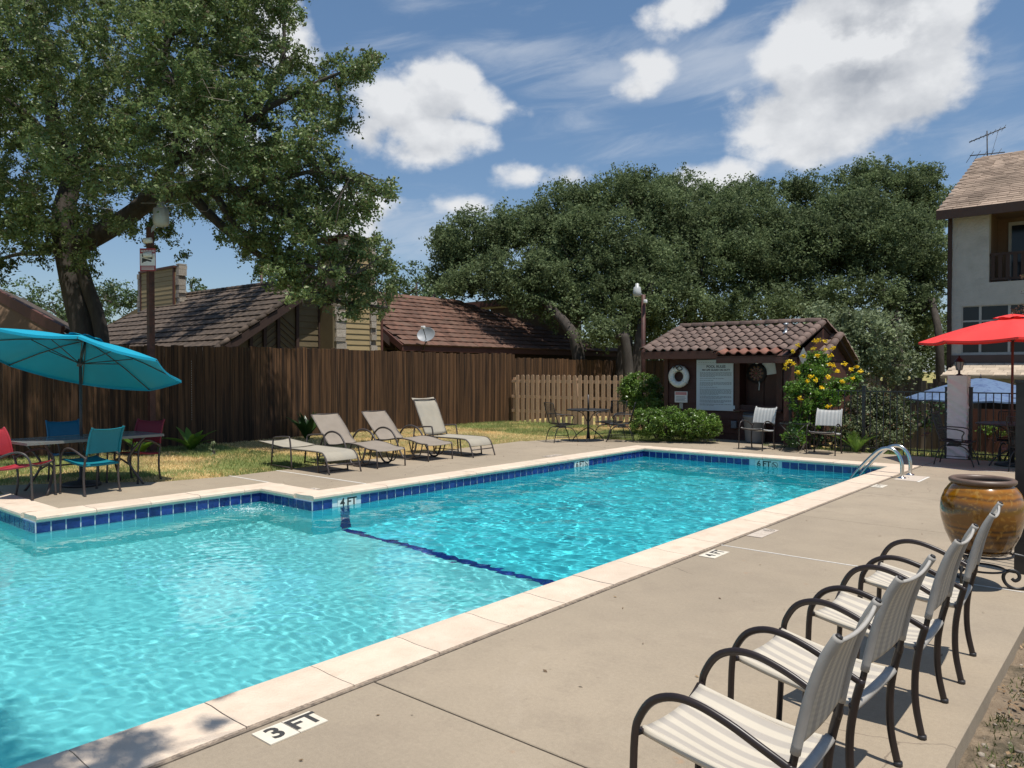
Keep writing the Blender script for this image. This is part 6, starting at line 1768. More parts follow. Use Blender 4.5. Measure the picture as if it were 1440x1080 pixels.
# ------------------------------------------------------------------ glazed pot on scroll stand
def build_pot():
    m, nt, N, L, b = new_mat('honey_glaze'); 
    tc = N.new('ShaderNodeTexCoord'); n = N.new('ShaderNodeTexNoise'); n.inputs['Scale'].default_value = 6; n.inputs['Detail'].default_value = 7; n.inputs['Distortion'].default_value = 1.2; L.new(tc.outputs['Object'], n.inputs[0])
    sp = N.new('ShaderNodeSeparateXYZ'); L.new(tc.outputs['Object'], sp.inputs[0])
    w = N.new('ShaderNodeMath'); w.operation = 'ADD'; L.new(sp.outputs[2], w.inputs[0])
    sc = N.new('ShaderNodeMath'); sc.operation = 'MULTIPLY'; sc.inputs[1].default_value = .035; L.new(n.outputs[0], sc.inputs[0]); L.new(sc.outputs[0], w.inputs[1])
    r = N.new('ShaderNodeValToRGB'); mr = N.new('ShaderNodeMapRange'); mr.inputs[1].default_value = .02; mr.inputs[2].default_value = .60; L.new(w.outputs[0], mr.inputs[0]); L.new(mr.outputs[0], r.inputs[0])
    cr = r.color_ramp; dk = (.050, .022, .006, 1); og = (.33, .135, .018, 1); md = (.155, .068, .014, 1)
    cr.elements[0].position = 0; cr.elements[0].color = (.035, .016, .006, 1); cr.elements[1].position = 1; cr.elements[1].color = (.09, .045, .02, 1)
    for p_, c in ((.10, (.06, .028, .008, 1)), (.14, md), (.20, dk), (.24, md), (.27, dk), (.31, (.24, .10, .015, 1)), (.34, dk), (.37, (.22, .09, .014, 1)), (.41, md), (.50, (.20, .085, .016, 1)), (.62, (.105, .055, .018, 1)), (.70, og), (.73, (.12, .055, .012, 1)), (.76, og), (.80, (.19, .085, .014, 1)), (.84, og), (.90, (.16, .08, .03, 1))):
        e = cr.elements.new(p_); e.color = c
    n2 = N.new('ShaderNodeTexNoise'); n2.inputs['Scale'].default_value = 9; n2.inputs['Detail'].default_value = 8; n2.inputs['Distortion'].default_value = 2.5; L.new(tc.outputs['Object'], n2.inputs[0])
    m2 = N.new('ShaderNodeMapRange'); m2.inputs[1].default_value = .54; m2.inputs[2].default_value = .68; m2.inputs[4].default_value = .8; L.new(n2.outputs[0], m2.inputs[0])
    mx = N.new('ShaderNodeMix'); mx.data_type = 'RGBA'; L.new(m2.outputs[0], mx.inputs[0]); L.new(r.outputs[0], mx.inputs[6]); mx.inputs[7].default_value = (.36, .20, .05, 1)
    hs_ = N.new('ShaderNodeHueSaturation'); hs_.inputs['Value'].default_value = 1.0; hs_.inputs['Saturation'].default_value = 1.05; L.new(mx.outputs[2], hs_.inputs['Color']); L.new(hs_.outputs[0], b.inputs['Base Color']); b.inputs['Roughness'].default_value = .16; b.inputs['Coat Weight'].default_value = .4; b.inputs['Coat Roughness'].default_value = .08
    X, Y = -1.035, 6.66
    Pn = empty('glazed_pot', (X, Y, .26), label='large round brown glazed pot on a black scroll stand', cat='pot')
    prof = [(0, 0), (.165, 0), (.18, .012), (.205, .06), (.245, .15), (.272, .25), (.280, .32), (.272, .39), (.248, .455), (.215, .50), (.198, .515), (.198, .522)]
    b = MB(); b.lathe(prof, 64); b.build('body', m, Pn)
    rim = MB(); rim.lathe([(.198, .515), (.212, .518), (.222, .530), (.222, .546), (.208, .556), (.192, .556), (.180, .546), (.178, .530), (.184, .50), (.23, .40), (.24, .28), (.18, .1)], 64)
    rim.build('rim', surf('unglazed_rim', (.15, .095, .065), (.11, .07, .05), 14, .45, spec=.6), Pn)
    b = MB(); b.lathe([(0, .42), (.235, .42)], 32); b.build('potting_soil', M['black'], Pn)
    S = empty('pot_stand', (X, Y, 0), label='black wrought iron stand with scrolled feet under the glazed pot', cat='stand')
    ir = M['iron']
    MB().tube([(cos(t) * .20, sin(t) * .20, .255) for t in [2 * pi * k / 32 for k in range(32)]], .009, 6, closed=True).build('top_ring', ir, S)
    MB().tube([(cos(t) * .15, sin(t) * .15, .14) for t in [2 * pi * k / 28 for k in range(28)]], .008, 6, closed=True).build('lower_ring', ir, S)
    for k in range(3):
        a = radians(-98 + 120 * k - 5)
        def q(r, z): return (cos(a) * r, sin(a) * r, z)
        pts = [q(.20, .26), q(.285, .24), q(.335, .17), q(.33, .08), q(.28, .02), q(.22, .005), q(.165, .03), q(.14, .08), q(.155, .125), q(.20, .14), q(.235, .12), q(.24, .085), q(.215, .065), q(.195, .08)]
        MB().tube(smooth_path(pts, 5), .0085, 6, flat=1.6).build('scroll_leg', ir, S)
        pts = [q(.265, .25), q(.30, .27), q(.325, .31), q(.32, .345), q(.29, .355), q(.272, .335), q(.285, .315)]
        MB().tube(smooth_path(pts, 5), .0075, 6, flat=1.4).build('curl', ir, S)


build_pot()
# ------------------------------------------------------------------ vegetation
M['leaf_oak'] = leaf_mat('live_oak_leaf', (.090, .135, .045), (.235, .295, .115), rough=.42, trans=.38, c3=(.16, .13, .07), p3=.03, spec=.4)
M['leaf_oak2'] = leaf_mat('dark_oak_leaf', (.080, .116, .050), (.180, .225, .104), rough=.6, trans=.38, spec=.15)
M['leaf_far'] = leaf_mat('distant_leaf', (.045, .08, .028), (.10, .15, .05), rough=.5, trans=.2)
M['leaf_hedge'] = leaf_mat('hedge_leaf', (.068, .13, .020), (.165, .265, .045), rough=.35, trans=.3)
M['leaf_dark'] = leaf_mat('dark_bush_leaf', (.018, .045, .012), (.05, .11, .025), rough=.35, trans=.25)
M['leaf_grey'] = leaf_mat('grey_green_leaf', (.13, .17, .085), (.26, .31, .16), rough=.6, trans=.35)
M['leaf_bright'] = leaf_mat('bright_leaf', (.07, .16, .02), (.17, .30, .04), rough=.35, trans=.35)
M['leaf_rose'] = leaf_mat('olive_shrub_leaf', (.06, .088, .034), (.15, .18, .08), rough=.55, trans=.2, c3=(.22, .10, .05), p3=.05)
M['petal'] = leaf_mat('yellow_petal', (.75, .52, .01), (.85, .66, .03), rough=.5, trans=.35)
M['leaf_purple'] = leaf_mat('purple_leaf', (.12, .05, .09), (.25, .12, .19), rough=.5, trans=.2)
M['leaf_red'] = leaf_mat('crape_leaf', (.20, .035, .03), (.10, .12, .04), rough=.5, trans=.2)


def limb(mb, pts, r0, r1, seg=8, n=4, wob=.0, seed=0):
    p = smooth_path(pts, n); L_ = len(p) - 1
    for i, q in enumerate(p):
        if 0 < i < L_ and wob: p[i] = q + Vector((noise.noise(q * .9 + Vector((seed, 0, 0))), noise.noise(q * .9 + Vector((0, seed, 5))), noise.noise(q * .9 + Vector((3, 0, seed))))) * wob
    mb.tube(p, [r0 + (r1 - r0) * (i / L_) ** .8 for i in range(L_ + 1)], seg)
    return p


def twigs(mb, ends, centers, rng, r=.018, maxd=3.2):
    """thin branches from the nearest limb point out to each leaf clump"""
    E = np.array([tuple(e) for e in ends])
    for c in centers:
        d = np.linalg.norm(E - c, axis=1); j = int(np.argmin(d))
        if d[j] > maxd: continue
        a = Vector(E[j]); b = Vector(c); m = a.lerp(b, .5) + Vector(rng.normal(size=3)) * .12 * d[j]
        mb.tube([a, m, b + Vector(rng.normal(size=3)) * .1], [r * (1 + d[j] * .25), r, r * .4], 4, caps=False)


def big_oak():
    T = empty('oak_tree', label='large live oak overhanging the left fence with a dark leaning trunk', cat='tree')
    D = 17.5
    w = MB(); ends = []
    def L_(lst, r0, r1, **k):
        p = limb(w, [P(x, y, d) for x, y, d in lst], r0, r1, **k); ends.extend(p[3:]); return p
    base = P(135, 560, D); base.z = -.1
    p = [Vector((base.x, base.y, -.2)), P(128, 520, D), P(112, 440, D), P(100, 385, D), P(92, 350, D)]
    limb(w, p, .30, .25, seg=12, wob=.03)
    w2 = [P(146, 520, D - .1), P(140, 455, D - .1), P(122, 400, D - .1), P(112, 365, D)]
    limb(w, [Vector((P(150, 560, D).x, P(150, 560, D).y, -.2))] + w2, .17, .14, seg=10)
    L_([(100, 380, D), (112, 345, D), (150, 322, D - .2), (190, 292, D - .4), (232, 274, D - .6), (270, 264, D - .9), (330, 268, D - 1.2), (385, 290, D - 1.6), (430, 330, D - 2)], .30, .07, wob=.1)
    L_([(262, 268, D - .8), (292, 300, D - .9), (330, 335, D - 1.1), (372, 368, D - 1.4), (420, 400, D - 1.7), (480, 425, D - 2.0), (545, 432, D - 2.2)], .13, .03, wob=.1)
    L_([(300, 272, D - 1), (330, 318, D - 1.2), (380, 350, D - 1.5), (430, 375, D - 2.2), (500, 385, D - 2.6)], .09, .025, wob=.1)
    L_([(92, 355, D), (88, 300, D), (95, 240, D + .2), (80, 170, D + .2), (60, 80, D), (30, -60, D)], .30, .08, wob=.15)
    L_([(95, 235, D), (60, 180, D - 1), (0, 140, D - 2), (-90, 110, D - 3)], .16, .05, wob=.15)
    L_([(95, 250, D + .2), (150, 190, D + .4), (210, 120, D + .6), (235, 60, D + .5), (220, -40, D + .5)], .19, .05, wob=.15)
    L_([(225, 90, D + .4), (262, 130, D - .3), (232, 60, D - .3), (290, 20, D - .6), (330, -80, D - .6)], .10, .03, wob=.1)
    L_([(190, 292, D - .4), (240, 230, D - 1.2), (260, 150, D - 1.8), (232, 90, D - 2), (250, 20, D - 2)], .15, .04, wob=.12)
    L_([(240, 225, D - 1.2), (320, 190, D - 1.8), (400, 140, D - 2.2), (460, 110, D - 2.4), (500, 96, D - 2.6)], .10, .02, wob=.12)
    L_([(320, 190, D - 1.8), (380, 120, D - 1.6), (400, 40, D - 1.4), (390, -40, D - 1.2)], .07, .02, wob=.12)
    L_([(330, 268, D - 1.2), (400, 250, D - 2), (455, 240, D - 2.6), (492, 252, D - 3)], .08, .02, wob=.12)
    L_([(88, 330, D), (40, 310, D - 1), (-20, 320, D - 2), (-80, 300, D - 2)], .16, .05, wob=.12)
    L_([(88, 345, D), (60, 355, D + 1), (20, 360, D + 1.5), (-30, 370, D + 2)], .10, .03, wob=.12)
    # screen-shaped crown as true 3D clumps spread through several metres of depth
    outline = [(-330, -260), (380, -260), (425, -60), (420, 8), (432, 30), (418, 62), (452, 84), (480, 70), (536, 72), (512, 105), (492, 128), (505, 175), (478, 205), (500, 232), (552, 262), (545, 300), (500, 322), (470, 330), (478, 350), (545, 352), (572, 400), (560, 440), (505, 448), (455, 428), (405, 412), (360, 372), (318, 345), (285, 312), (248, 302), (262, 355), (240, 362), (205, 345), (175, 332), (150, 318), (120, 345), (150, 372), (125, 385), (80, 352), (50, 385), (20, 392), (-40, 400), (-330, 420)]
    holes = [(300, 290, 30), (345, 320, 14), (455, 340, 10), (385, 388, 10)]
    rng = np.random.default_rng(11); C_ = []; R_ = []
    tries = 0
    while len(C_) < 920 and tries < 60000:
        tries += 1
        x = rng.uniform(-260, 570); y = rng.uniform(-260, 448)
        if not in_poly(outline, x, y): continue
        if any(hypot(x - a, y - b) < r for a, b, r in holes): continue
        if x < -80 and rng.random() < .4: continue
        if y < -40 and rng.random() < .45: continue
        # depth: thick in the middle, thin at the fringe
        e = min(1, max(.12, (560 - x) / 330)); e *= min(1, max(.25, (430 - y) / 200))
        d = D - .9 - 1.4 * max(0, (x - 200) / 350) + rng.uniform(-1, 1) * 3.6 * e
        if 190 < x < 255 and 270 < y < 356: d = D + .9
        edge = 26
        inside = all(in_poly(outline, x + dx, y + dy) for dx, dy in ((edge, 0), (-edge, 0), (0, edge), (0, -edge)))
        r = rng.uniform(.30, .62) if inside else rng.uniform(.16, .30)
        q = P(x, y, d)
        if q.x - q.z * .304 > -12.9 and q.y + q.z * .083 > 5.0: continue
        C_.append(q); R_.append(r)
    for k in range(110):
        x = rng.uniform(330, 572); y = rng.uniform(290, 446)
        q = P(x, y, D - 2.2 + rng.uniform(-1, 1.4))
        if in_poly(outline, x, y) and not q.x - q.z * .304 > -12.9: C_.append(q); R_.append(rng.uniform(.16, .32))
    for x, y, d in ((505, 92, D - 2.6), (520, 84, D - 2.6), (490, 108, D - 2.5), (470, 118, D - 2.4), (500, 256, D - 3), (520, 262, D - 3), (480, 244, D - 2.8), (455, 236, D - 2.5), (536, 268, D - 3), (395, 60, D - 1.4), (405, 20, D - 1.4), (505, 350, D - 2), (525, 365, D - 2), (490, 372, D - 1.8), (540, 385, D - 2), (515, 392, D - 1.9), (530, 340, D - 1.6), (500, 335, D - 1.6)):
        for _ in range(3): C_.append(P(x + rng.uniform(-9, 9), y + rng.uniform(-9, 9), d + rng.uniform(-.3, .3))); R_.append(rng.uniform(.14, .24))
    for k in range(70): C_.append(Vector((rng.uniform(-25, -20.5), rng.uniform(10.8, 14.6), rng.uniform(6.6, 9.0)))); R_.append(rng.uniform(.4, .7))
    for k in range(70): C_.append(Vector((rng.uniform(-15.2, -12.8), rng.uniform(2.5, 8.5), rng.uniform(6.9, 9.5)))); R_.append(rng.uniform(.35, .6))
    C_ = np.array([tuple(c) for c in C_]); R_ = np.array(R_)
    twigs(w, ends, C_[::2], rng, .012, 1.1)
    w.build('trunk', M['bark'], T)
    cnt = (R_ ** 1.7 * 1150).astype(int) + 60
    link_mesh('crown', leaves_mesh('crown', C_, R_, cnt, .078, M['leaf_oak'], 5, squash=.75, aspect=.5, shell=.35, up=.3, droop=.25, spray=(22, .15)), T)
    # bare dead twigs catching the light
    b = MB()
    for k in range(90):
        c = P(rng.uniform(30, 330), rng.uniform(60, 300), D - 3.2 + rng.uniform(-1, .6)); d = Vector(rng.normal(size=3)); d.z = abs(d.z) * .3
        d.normalize(); b.tube([c, c + d * .3 + Vector((0, 0, rng.normal() * .06)), c + d * rng.uniform(.5, .8) + Vector((0, 0, rng.normal() * .12))], [.007, .005, .002], 3, caps=False)
    b.build('dead_twigs', M['pale_bark'], T)['kind'] = 'stuff'
    # bits of foliage hanging in the gap right of the trunk
    return T


def ellipse_tree(name, label, lobes, trunk, leaf, size, density, seed, depthk=.8, bark='bark', group=None, rc=(.55, 1.1), nper=26, twig=True, cat='tree', limbs=()):
    """lobes: (px, py, rx_px, ry_px, depth) ellipsoids of real size carrying leaf clumps on and in them"""
    T = empty(name, label=label, cat=cat, group=group)
    rng = np.random.default_rng(seed); C_ = []; R_ = []
    k = 0
    right = np.array((cos(YAW), sin(YAW), 0)); fw = np.array((-sin(YAW), cos(YAW), 0))
    cs = []
    for (x, y, rx, ry, d) in lobes:
        c = np.array(tuple(P(x, y, d))); a = rx / FPX * d; h = ry / FPX * d; dd = a * depthk
        n = max(4, int(nper * (a * h) ** .75)); cs.append(c)
        for i in range(n):
            v = rng.normal(size=3); v /= np.linalg.norm(v); s = rng.uniform(.55, 1.0) ** .6
            if rng.random() < .15: s *= .5
            r = rng.uniform(*rc) * min(1.0, .5 + .25 * h)
            C_.append(c + right * v[0] * max(.1, a - r * .6) * s + fw * v[1] * dd * s + np.array((0, 0, v[2] * max(.1, h - r * .6) * s))); R_.append(r)
    C_ = np.array(C_); R_ = np.array(R_)
    cnt = np.maximum(12, (R_ ** 2 * density)).astype(int)
    w = MB(); ends = []
    for tr in trunk:
        pts = [P(*q) if len(q) == 3 else Vector(q[:3]) for q in tr[0]]
        z = ground_z(pts[0].x, pts[0].y); pts = [Vector((pts[0].x, pts[0].y, z - .2))] + pts[1:] if tr[1] > .06 else pts
        ends.extend(limb(w, pts, tr[1], tr[2], wob=.05, seed=seed)[2:])
    if not ends: ends = [Vector(c) for c in cs]
    if trunk:
        for c in cs:
            e = min(ends[: max(1, len(ends))], key=lambda q: (q - Vector(c)).length)
            p = limb(w, [e, e.lerp(Vector(c), .5) + Vector((0, 0, -.3)), Vector(c)], .12 if size > .07 else .03, .05 if size > .07 else .012, seg=6, wob=.15, seed=seed); ends.extend(p[2:])
        if twig: twigs(w, ends, C_[::3], rng, .016 if size > .07 else .006)
        w.build('trunk' if cat == 'tree' else 'stems', M[bark], T)
    link_mesh('crown' if cat == 'tree' else 'foliage', leaves_mesh('crown', C_, R_, cnt, size, M[leaf], seed + 3, squash=.8, shell=.45, up=.35, aspect=.55, spray=(18, size * 2.2) if cat == 'tree' else None), T)
    return T


big_oak()
g = 'live oaks behind the pool hut'
ellipse_tree('oak_tree', 'rounded live oak standing left of the group, over the red tiled roof',
             [(672, 338, 70, 52, 34), (640, 372, 45, 46, 34), (712, 322, 50, 36, 33), (700, 385, 80, 38, 31), (655, 400, 50, 26, 32), (720, 405, 50, 24, 30), (628, 335, 26, 26, 37), (760, 395, 50, 45, 30), (740, 425, 36, 22, 29.5)],
             [([(822, 560, 28.5), (812, 490, 28.5), (795, 455, 28.8), (768, 428, 29.5), (740, 400, 31)], .28, .14)], 'leaf_oak2', .12, 520, 21, rc=(.5, .95), group=None)
ellipse_tree('oak_tree', 'broad live oak behind the slender lamp post, second from the left of the group',
             [(800, 300, 70, 48, 35), (880, 275, 75, 42, 34), (850, 345, 100, 60, 32), (775, 345, 55, 50, 33), (930, 300, 55, 45, 33), (800, 430, 60, 35, 30), (880, 420, 70, 50, 29.5), (745, 318, 36, 34, 35), (850, 462, 45, 30, 27.5), (905, 262, 50, 22, 35), (830, 385, 80, 45, 31), (920, 370, 60, 50, 31), (905, 455, 45, 30, 30)],
             [([(872, 560, 29), (878, 500, 29), (880, 445, 29.5), (872, 400, 30)], .34, .22), ([(890, 560, 28.8), (897, 500, 28.8), (905, 440, 29), (915, 390, 30)], .24, .15), ([(885, 560, 27), (882, 505, 27), (878, 470, 27)], .22, .16)], 'leaf_oak2', .12, 520, 22, rc=(.5, 1.0))
ellipse_tree('oak_tree', 'tall live oak straight behind the roof of the pool hut',
             [(985, 300, 75, 52, 36), (1060, 305, 80, 45, 36), (1000, 370, 100, 60, 33), (1085, 370, 80, 60, 33.5), (960, 262, 40, 24, 37), (1040, 270, 60, 22, 37), (950, 425, 60, 40, 30), (1060, 430, 80, 38, 31), (1010, 330, 80, 50, 34), (1110, 330, 60, 45, 34), (1000, 450, 60, 30, 31)],
             [([(962, 560, 30), (965, 480, 30), (972, 440, 31), (985, 400, 32)], .30, .18), ([(1090, 560, 32), (1092, 470, 32), (1080, 420, 33)], .2, .14)], 'leaf_oak2', .12, 520, 23, rc=(.5, 1.0))
ellipse_tree('oak_tree', 'dark live oak at the right of the group, touching the apartment building outline',
             [(1170, 285, 70, 42, 37), (1245, 268, 70, 36, 37), (1298, 292, 42, 46, 37), (1150, 350, 80, 62, 34), (1240, 350, 80, 66, 34), (1305, 370, 32, 60, 34), (1200, 420, 90, 45, 33), (1290, 440, 40, 50, 33), (1120, 262, 40, 22, 37), (1215, 240, 45, 18, 37), (1290, 250, 36, 20, 37), (1200, 310, 80, 50, 35), (1270, 330, 60, 50, 35), (1140, 430, 60, 40, 33)],
             [([(1258, 560, 31), (1262, 500, 31), (1255, 440, 32), (1235, 400, 33)], .32, .2), ([(1325, 560, 31), (1320, 480, 31), (1310, 420, 32)], .2, .12)], 'leaf_oak2', .12, 520, 24, rc=(.5, 1.0))
# lower, farther trees that close the gaps
ellipse_tree('background_tree', 'pale green tree low on the skyline between the big oak trunk and the chimney', [(60, 430, 90, 40, 42), (150, 415, 50, 30, 44), (185, 425, 30, 26, 44), (110, 460, 60, 40, 40)], [([(120, 560, 42), (120, 450, 42)], .3, .2)], 'leaf_far', .17, 130, 31, rc=(.7, 1.2), nper=12)
ellipse_tree('background_tree', 'small tree peeking over the dark tiled ridge beside the yellow chimney', [(268, 398, 18, 14, 45), (290, 410, 20, 12, 45)], [([(275, 560, 45), (275, 420, 45)], .2, .1)], 'leaf_far', .17, 130, 32, rc=(.5, .8), nper=16)
ellipse_tree('background_tree', 'green tree low on the skyline left of the oak group', [(585, 392, 45, 28, 44), (560, 405, 40, 26, 44), (615, 400, 40, 36, 42), (600, 430, 60, 26, 40)], [([(590, 560, 43), (590, 430, 43)], .3, .2)], 'leaf_far', .17, 130, 33, rc=(.7, 1.1), nper=12)
ellipse_tree('background_tree', 'dark tree mass behind the hut and lamp post at fence height', [(900, 500, 110, 40, 40), (1000, 480, 90, 45, 40), (800, 495, 80, 30, 41)], [([(920, 560, 40), (920, 500, 40)], .3, .2)], 'leaf_oak2', .18, 150, 34, rc=(.8, 1.3), nper=12)
ellipse_tree('background_tree', 'dark tree mass between the grey shrub tree and the apartment building', [(1180, 500, 80, 45, 38), (1290, 490, 70, 60, 38), (1390, 480, 80, 60, 44)], [([(1290, 560, 38), (1290, 500, 38)], .3, .2)], 'leaf_oak2', .17, 150, 35, rc=(.7, 1.2), nper=14)
ellipse_tree('grey_willow', 'feathery grey green shrub tree right of the pool hut roof', [(1180, 462, 50, 36, 21.30), (1228, 475, 54, 42, 20.80), (1255, 510, 38, 34, 20.80), (1195, 515, 50, 34, 20.80), (1150, 440, 20, 16, 21.80)],
             [([(1215, 590, 20.80), (1212, 540, 20.80), (1205, 500, 20.80)], .10, .05), ([(1225, 590, 20.80), (1235, 540, 20.80), (1240, 500, 20.80)], .08, .04)], 'leaf_grey', .10, 1100, 36, rc=(.28, .5), nper=60, bark='pale_bark')

# shrubs
ellipse_tree('hedge', 'low bright green clipped hedge in front of the rules board',
             [(910, 594, 26, 25, 17.55), (940, 593, 32, 27, 17.50), (975, 596, 32, 24, 17.35), (998, 600, 18, 22, 17.15)],
             [([(930, 612, 17.55), (932, 600, 17.55)], .03, .02), ([(965, 614, 17.35), (965, 600, 17.35)], .03, .02)], 'leaf_hedge', .045, 6500, 41, rc=(.10, .20), nper=420, cat='hedge', depthk=1.0)
ellipse_tree('round_bush', 'taller rounded green bush left of the pool hut above the hedge',
             [(903, 552, 34, 32, 20.10), (888, 550, 20, 26, 20.10), (915, 578, 26, 22, 19.50)],
             [([(903, 600, 20.10), (903, 565, 20.10)], .04, .02)], 'leaf_hedge', .05, 5200, 42, rc=(.12, .24), nper=260, cat='bush')
ellipse_tree('flowering_bush', 'tall bush with yellow trumpet flowers in front of the right hut corner',
             [(1128, 560, 26, 30, 15.85), (1150, 530, 24, 24, 16.05), (1160, 560, 26, 24, 15.85), (1128, 520, 14, 14, 16.05), (1150, 505, 18, 14, 16.25), (1180, 545, 22, 16, 16.05), (1112, 545, 9, 10, 16.05), (1135, 595, 26, 20, 15.85), (1120, 615, 20, 14, 15.65), (1200, 535, 10, 9, 16.25)],
             [([(1138, 640, 15.85), (1136, 600, 15.85), (1140, 560, 15.85)], .04, .02), ([(1142, 640, 15.85), (1155, 600, 15.85), (1160, 560, 15.85)], .03, .02), ([(1136, 640, 15.85), (1125, 600, 15.85), (1118, 560, 15.85)], .03, .015)], 'leaf_bright', .055, 3600, 43, rc=(.14, .26), nper=170, cat='bush')
FB = bpy.data.objects['flowering_bush']
rng = np.random.default_rng(77)
fc = [P(x, y, 15.45) for x, y in [(1115, 494), (1122, 486), (1146, 480), (1143, 490), (1152, 478), (1160, 492), (1168, 500), (1172, 489), (1105, 512), (1110, 508), (1116, 512), (1122, 524), (1140, 530), (1147, 535), (1135, 536), (1166, 512), (1172, 514), (1188, 512), (1196, 520), (1178, 522), (1205, 516), (1184, 536), (1199, 532), (1160, 480), (1104, 518), (1150, 500), (1130, 500), (1165, 572), (1210, 522), (1165, 530), (1125, 560), (1156, 545)]]
link_mesh('blossoms', leaves_mesh('blossoms', [tuple(c) for c in fc], [.062] * len(fc), [34] * len(fc), .036, M['petal'], 9, shell=.2, aspect=.9, up=.6), FB)
ellipse_tree('rose_shrub', 'dull olive and reddish shrub behind the iron railing right of the flowering bush',
             [(1215, 585, 36, 36, 15.90), (1250, 580, 32, 34, 15.90), (1235, 610, 40, 24, 15.60), (1190, 605, 26, 24, 15.60), (1225, 555, 26, 18, 16.10), (1270, 600, 16, 22, 15.90)],
             [([(1228, 642, 15.60), (1226, 620, 15.60), (1215, 600, 15.70)], .03, .02), ([(1232, 642, 15.60), (1240, 620, 15.60), (1250, 590, 15.70)], .03, .015)], 'leaf_rose', .05, 3400, 44, rc=(.13, .25), nper=260, cat='bush')
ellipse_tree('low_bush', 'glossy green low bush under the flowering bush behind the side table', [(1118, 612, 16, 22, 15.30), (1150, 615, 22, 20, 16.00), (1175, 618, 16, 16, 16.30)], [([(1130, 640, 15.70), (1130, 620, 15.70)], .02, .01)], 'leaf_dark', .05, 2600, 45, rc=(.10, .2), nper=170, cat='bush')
ellipse_tree('purple_shrub', 'small purple leaved shrub beyond the railing near the stucco pillar', [(1303, 612, 9, 12, 18.50), (1345, 625, 14, 10, 17.50), (1410, 622, 18, 12, 17.50)], [], 'leaf_purple', .05, 1500, 46, rc=(.12, .2), nper=60, cat='bush')
ellipse_tree('patio_hedge', 'yellow green hedge on the lower patio behind the red umbrella table', [(1395, 605, 22, 10, 19.00), (1425, 607, 22, 9, 19.00)], [], 'leaf_hedge', .06, 2200, 47, rc=(.14, .24), nper=70, cat='hedge')
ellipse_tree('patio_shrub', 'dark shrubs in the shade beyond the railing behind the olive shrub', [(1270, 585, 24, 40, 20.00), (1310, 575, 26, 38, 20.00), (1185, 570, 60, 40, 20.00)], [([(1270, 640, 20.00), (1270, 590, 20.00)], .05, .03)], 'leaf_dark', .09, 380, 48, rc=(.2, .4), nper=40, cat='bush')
ellipse_tree('crape_myrtle', 'reddish leaved branch tips at the right picture edge by the balcony', [(1440, 440, 16, 14, 17.5), (1446, 408, 12, 10, 17.5), (1450, 380, 14, 10, 17.5), (1470, 430, 26, 50, 17.5)], [([(1480, 600, 17.5), (1474, 500, 17.5), (1465, 430, 17.5)], .07, .03)], 'leaf_red', .05, 900, 49, rc=(.10, .2), nper=90)


def broad_plant(name, loc, label, n, length, width, mat, seed, spread=1.0, cat='plant'):
    """rosette of large arching leaves, each one a part"""
    rr = random.Random(seed)
    T = empty(name, loc, label=label, cat=cat)
    for k in range(n):
        a = 2 * pi * k / n + rr.uniform(-.3, .3); lean = rr.uniform(.25, .95) * spread; L_ = length * rr.uniform(.7, 1.1); W = width * rr.uniform(.75, 1.1)
        def f(u, v):
            t = u; s = (v - .5) * 2
            out = lean * (t + .55 * t * t) * .6; up = t * (1.15 - .42 * t * lean) 
            ww = W * sin(pi * min(1, .06 + t * .94)) ** .75 * (1 - .2 * t)
            x = out * L_; z = up * L_ * .8 + abs(s) * ww * .25
            return (cos(a) * x - sin(a) * s * ww, sin(a) * x + cos(a) * s * ww, z)
        MB().grid(f, 8, 2).build('leaf', M[mat], T)
    return T


def palmette(name, loc, label, n, length, seed, mat='leaf_bright', cat='plant'):
    rr = random.Random(seed); T = empty(name, loc, label=label, cat=cat)
    for k in range(n):
        a = 2 * pi * k / n + rr.uniform(-.3, .3); lean = rr.uniform(.35, 1.0); L_ = length * rr.uniform(.75, 1.1); b = MB()
        def c(t): x = lean * (t + .3 * t * t) * L_ * .75; return Vector((cos(a) * x, sin(a) * x, t * (1.1 - .5 * t * lean) * L_ * .85))
        for j in range(3, 22):
            t = j / 22; p = c(t); d = (c(t + .04) - p).normalized()
            for s in (-1, 1):
                sd = Vector((-sin(a) * s, cos(a) * s, .25)); q = p + (sd * .8 + d * .7).normalized() * L_ * .26 * sin(pi * (.15 + .8 * t)); n_ = d * .008
                b.add([p - n_, p + n_, q], [(0, 1, 2)])
        b.tube([c(i / 8) for i in range(9)], [.006, .006, .005, .005, .004, .004, .003, .002, .001], 3, caps=False)
        b.build('frond', M[mat], T)
    return T


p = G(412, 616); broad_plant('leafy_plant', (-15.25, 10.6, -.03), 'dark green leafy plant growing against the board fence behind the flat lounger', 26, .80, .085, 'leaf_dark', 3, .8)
broad_plant('canna_plant', (-15.1, 7.72, -.03), 'bright green broad leaved plant at the foot of the rust brown pole', 11, .62, .105, 'leaf_bright', 5, 1.25)
broad_plant('canna_plant', (-14.9, 6.6, -.03), 'bright broad leaved plant half hidden behind the dark red chair', 9, .60, .10, 'leaf_bright', 6, 1.1)
palmette('sago_palm', (-4.62, 15.93, -.01), 'small bright green sago palm at the foot of the railing', 13, .55, 4)
ellipse_tree('weed', 'spindly grey green weed in the lawn between the canna and the loungers', [(301, 632, 7, 14, 14.8), (297, 645, 12, 8, 14.6)], [([(300, 655, 14.6), (300, 625, 14.8)], .008, .004)], 'leaf_grey', .045, 1900, 51, rc=(.06, .11), nper=300, cat='plant', twig=False)


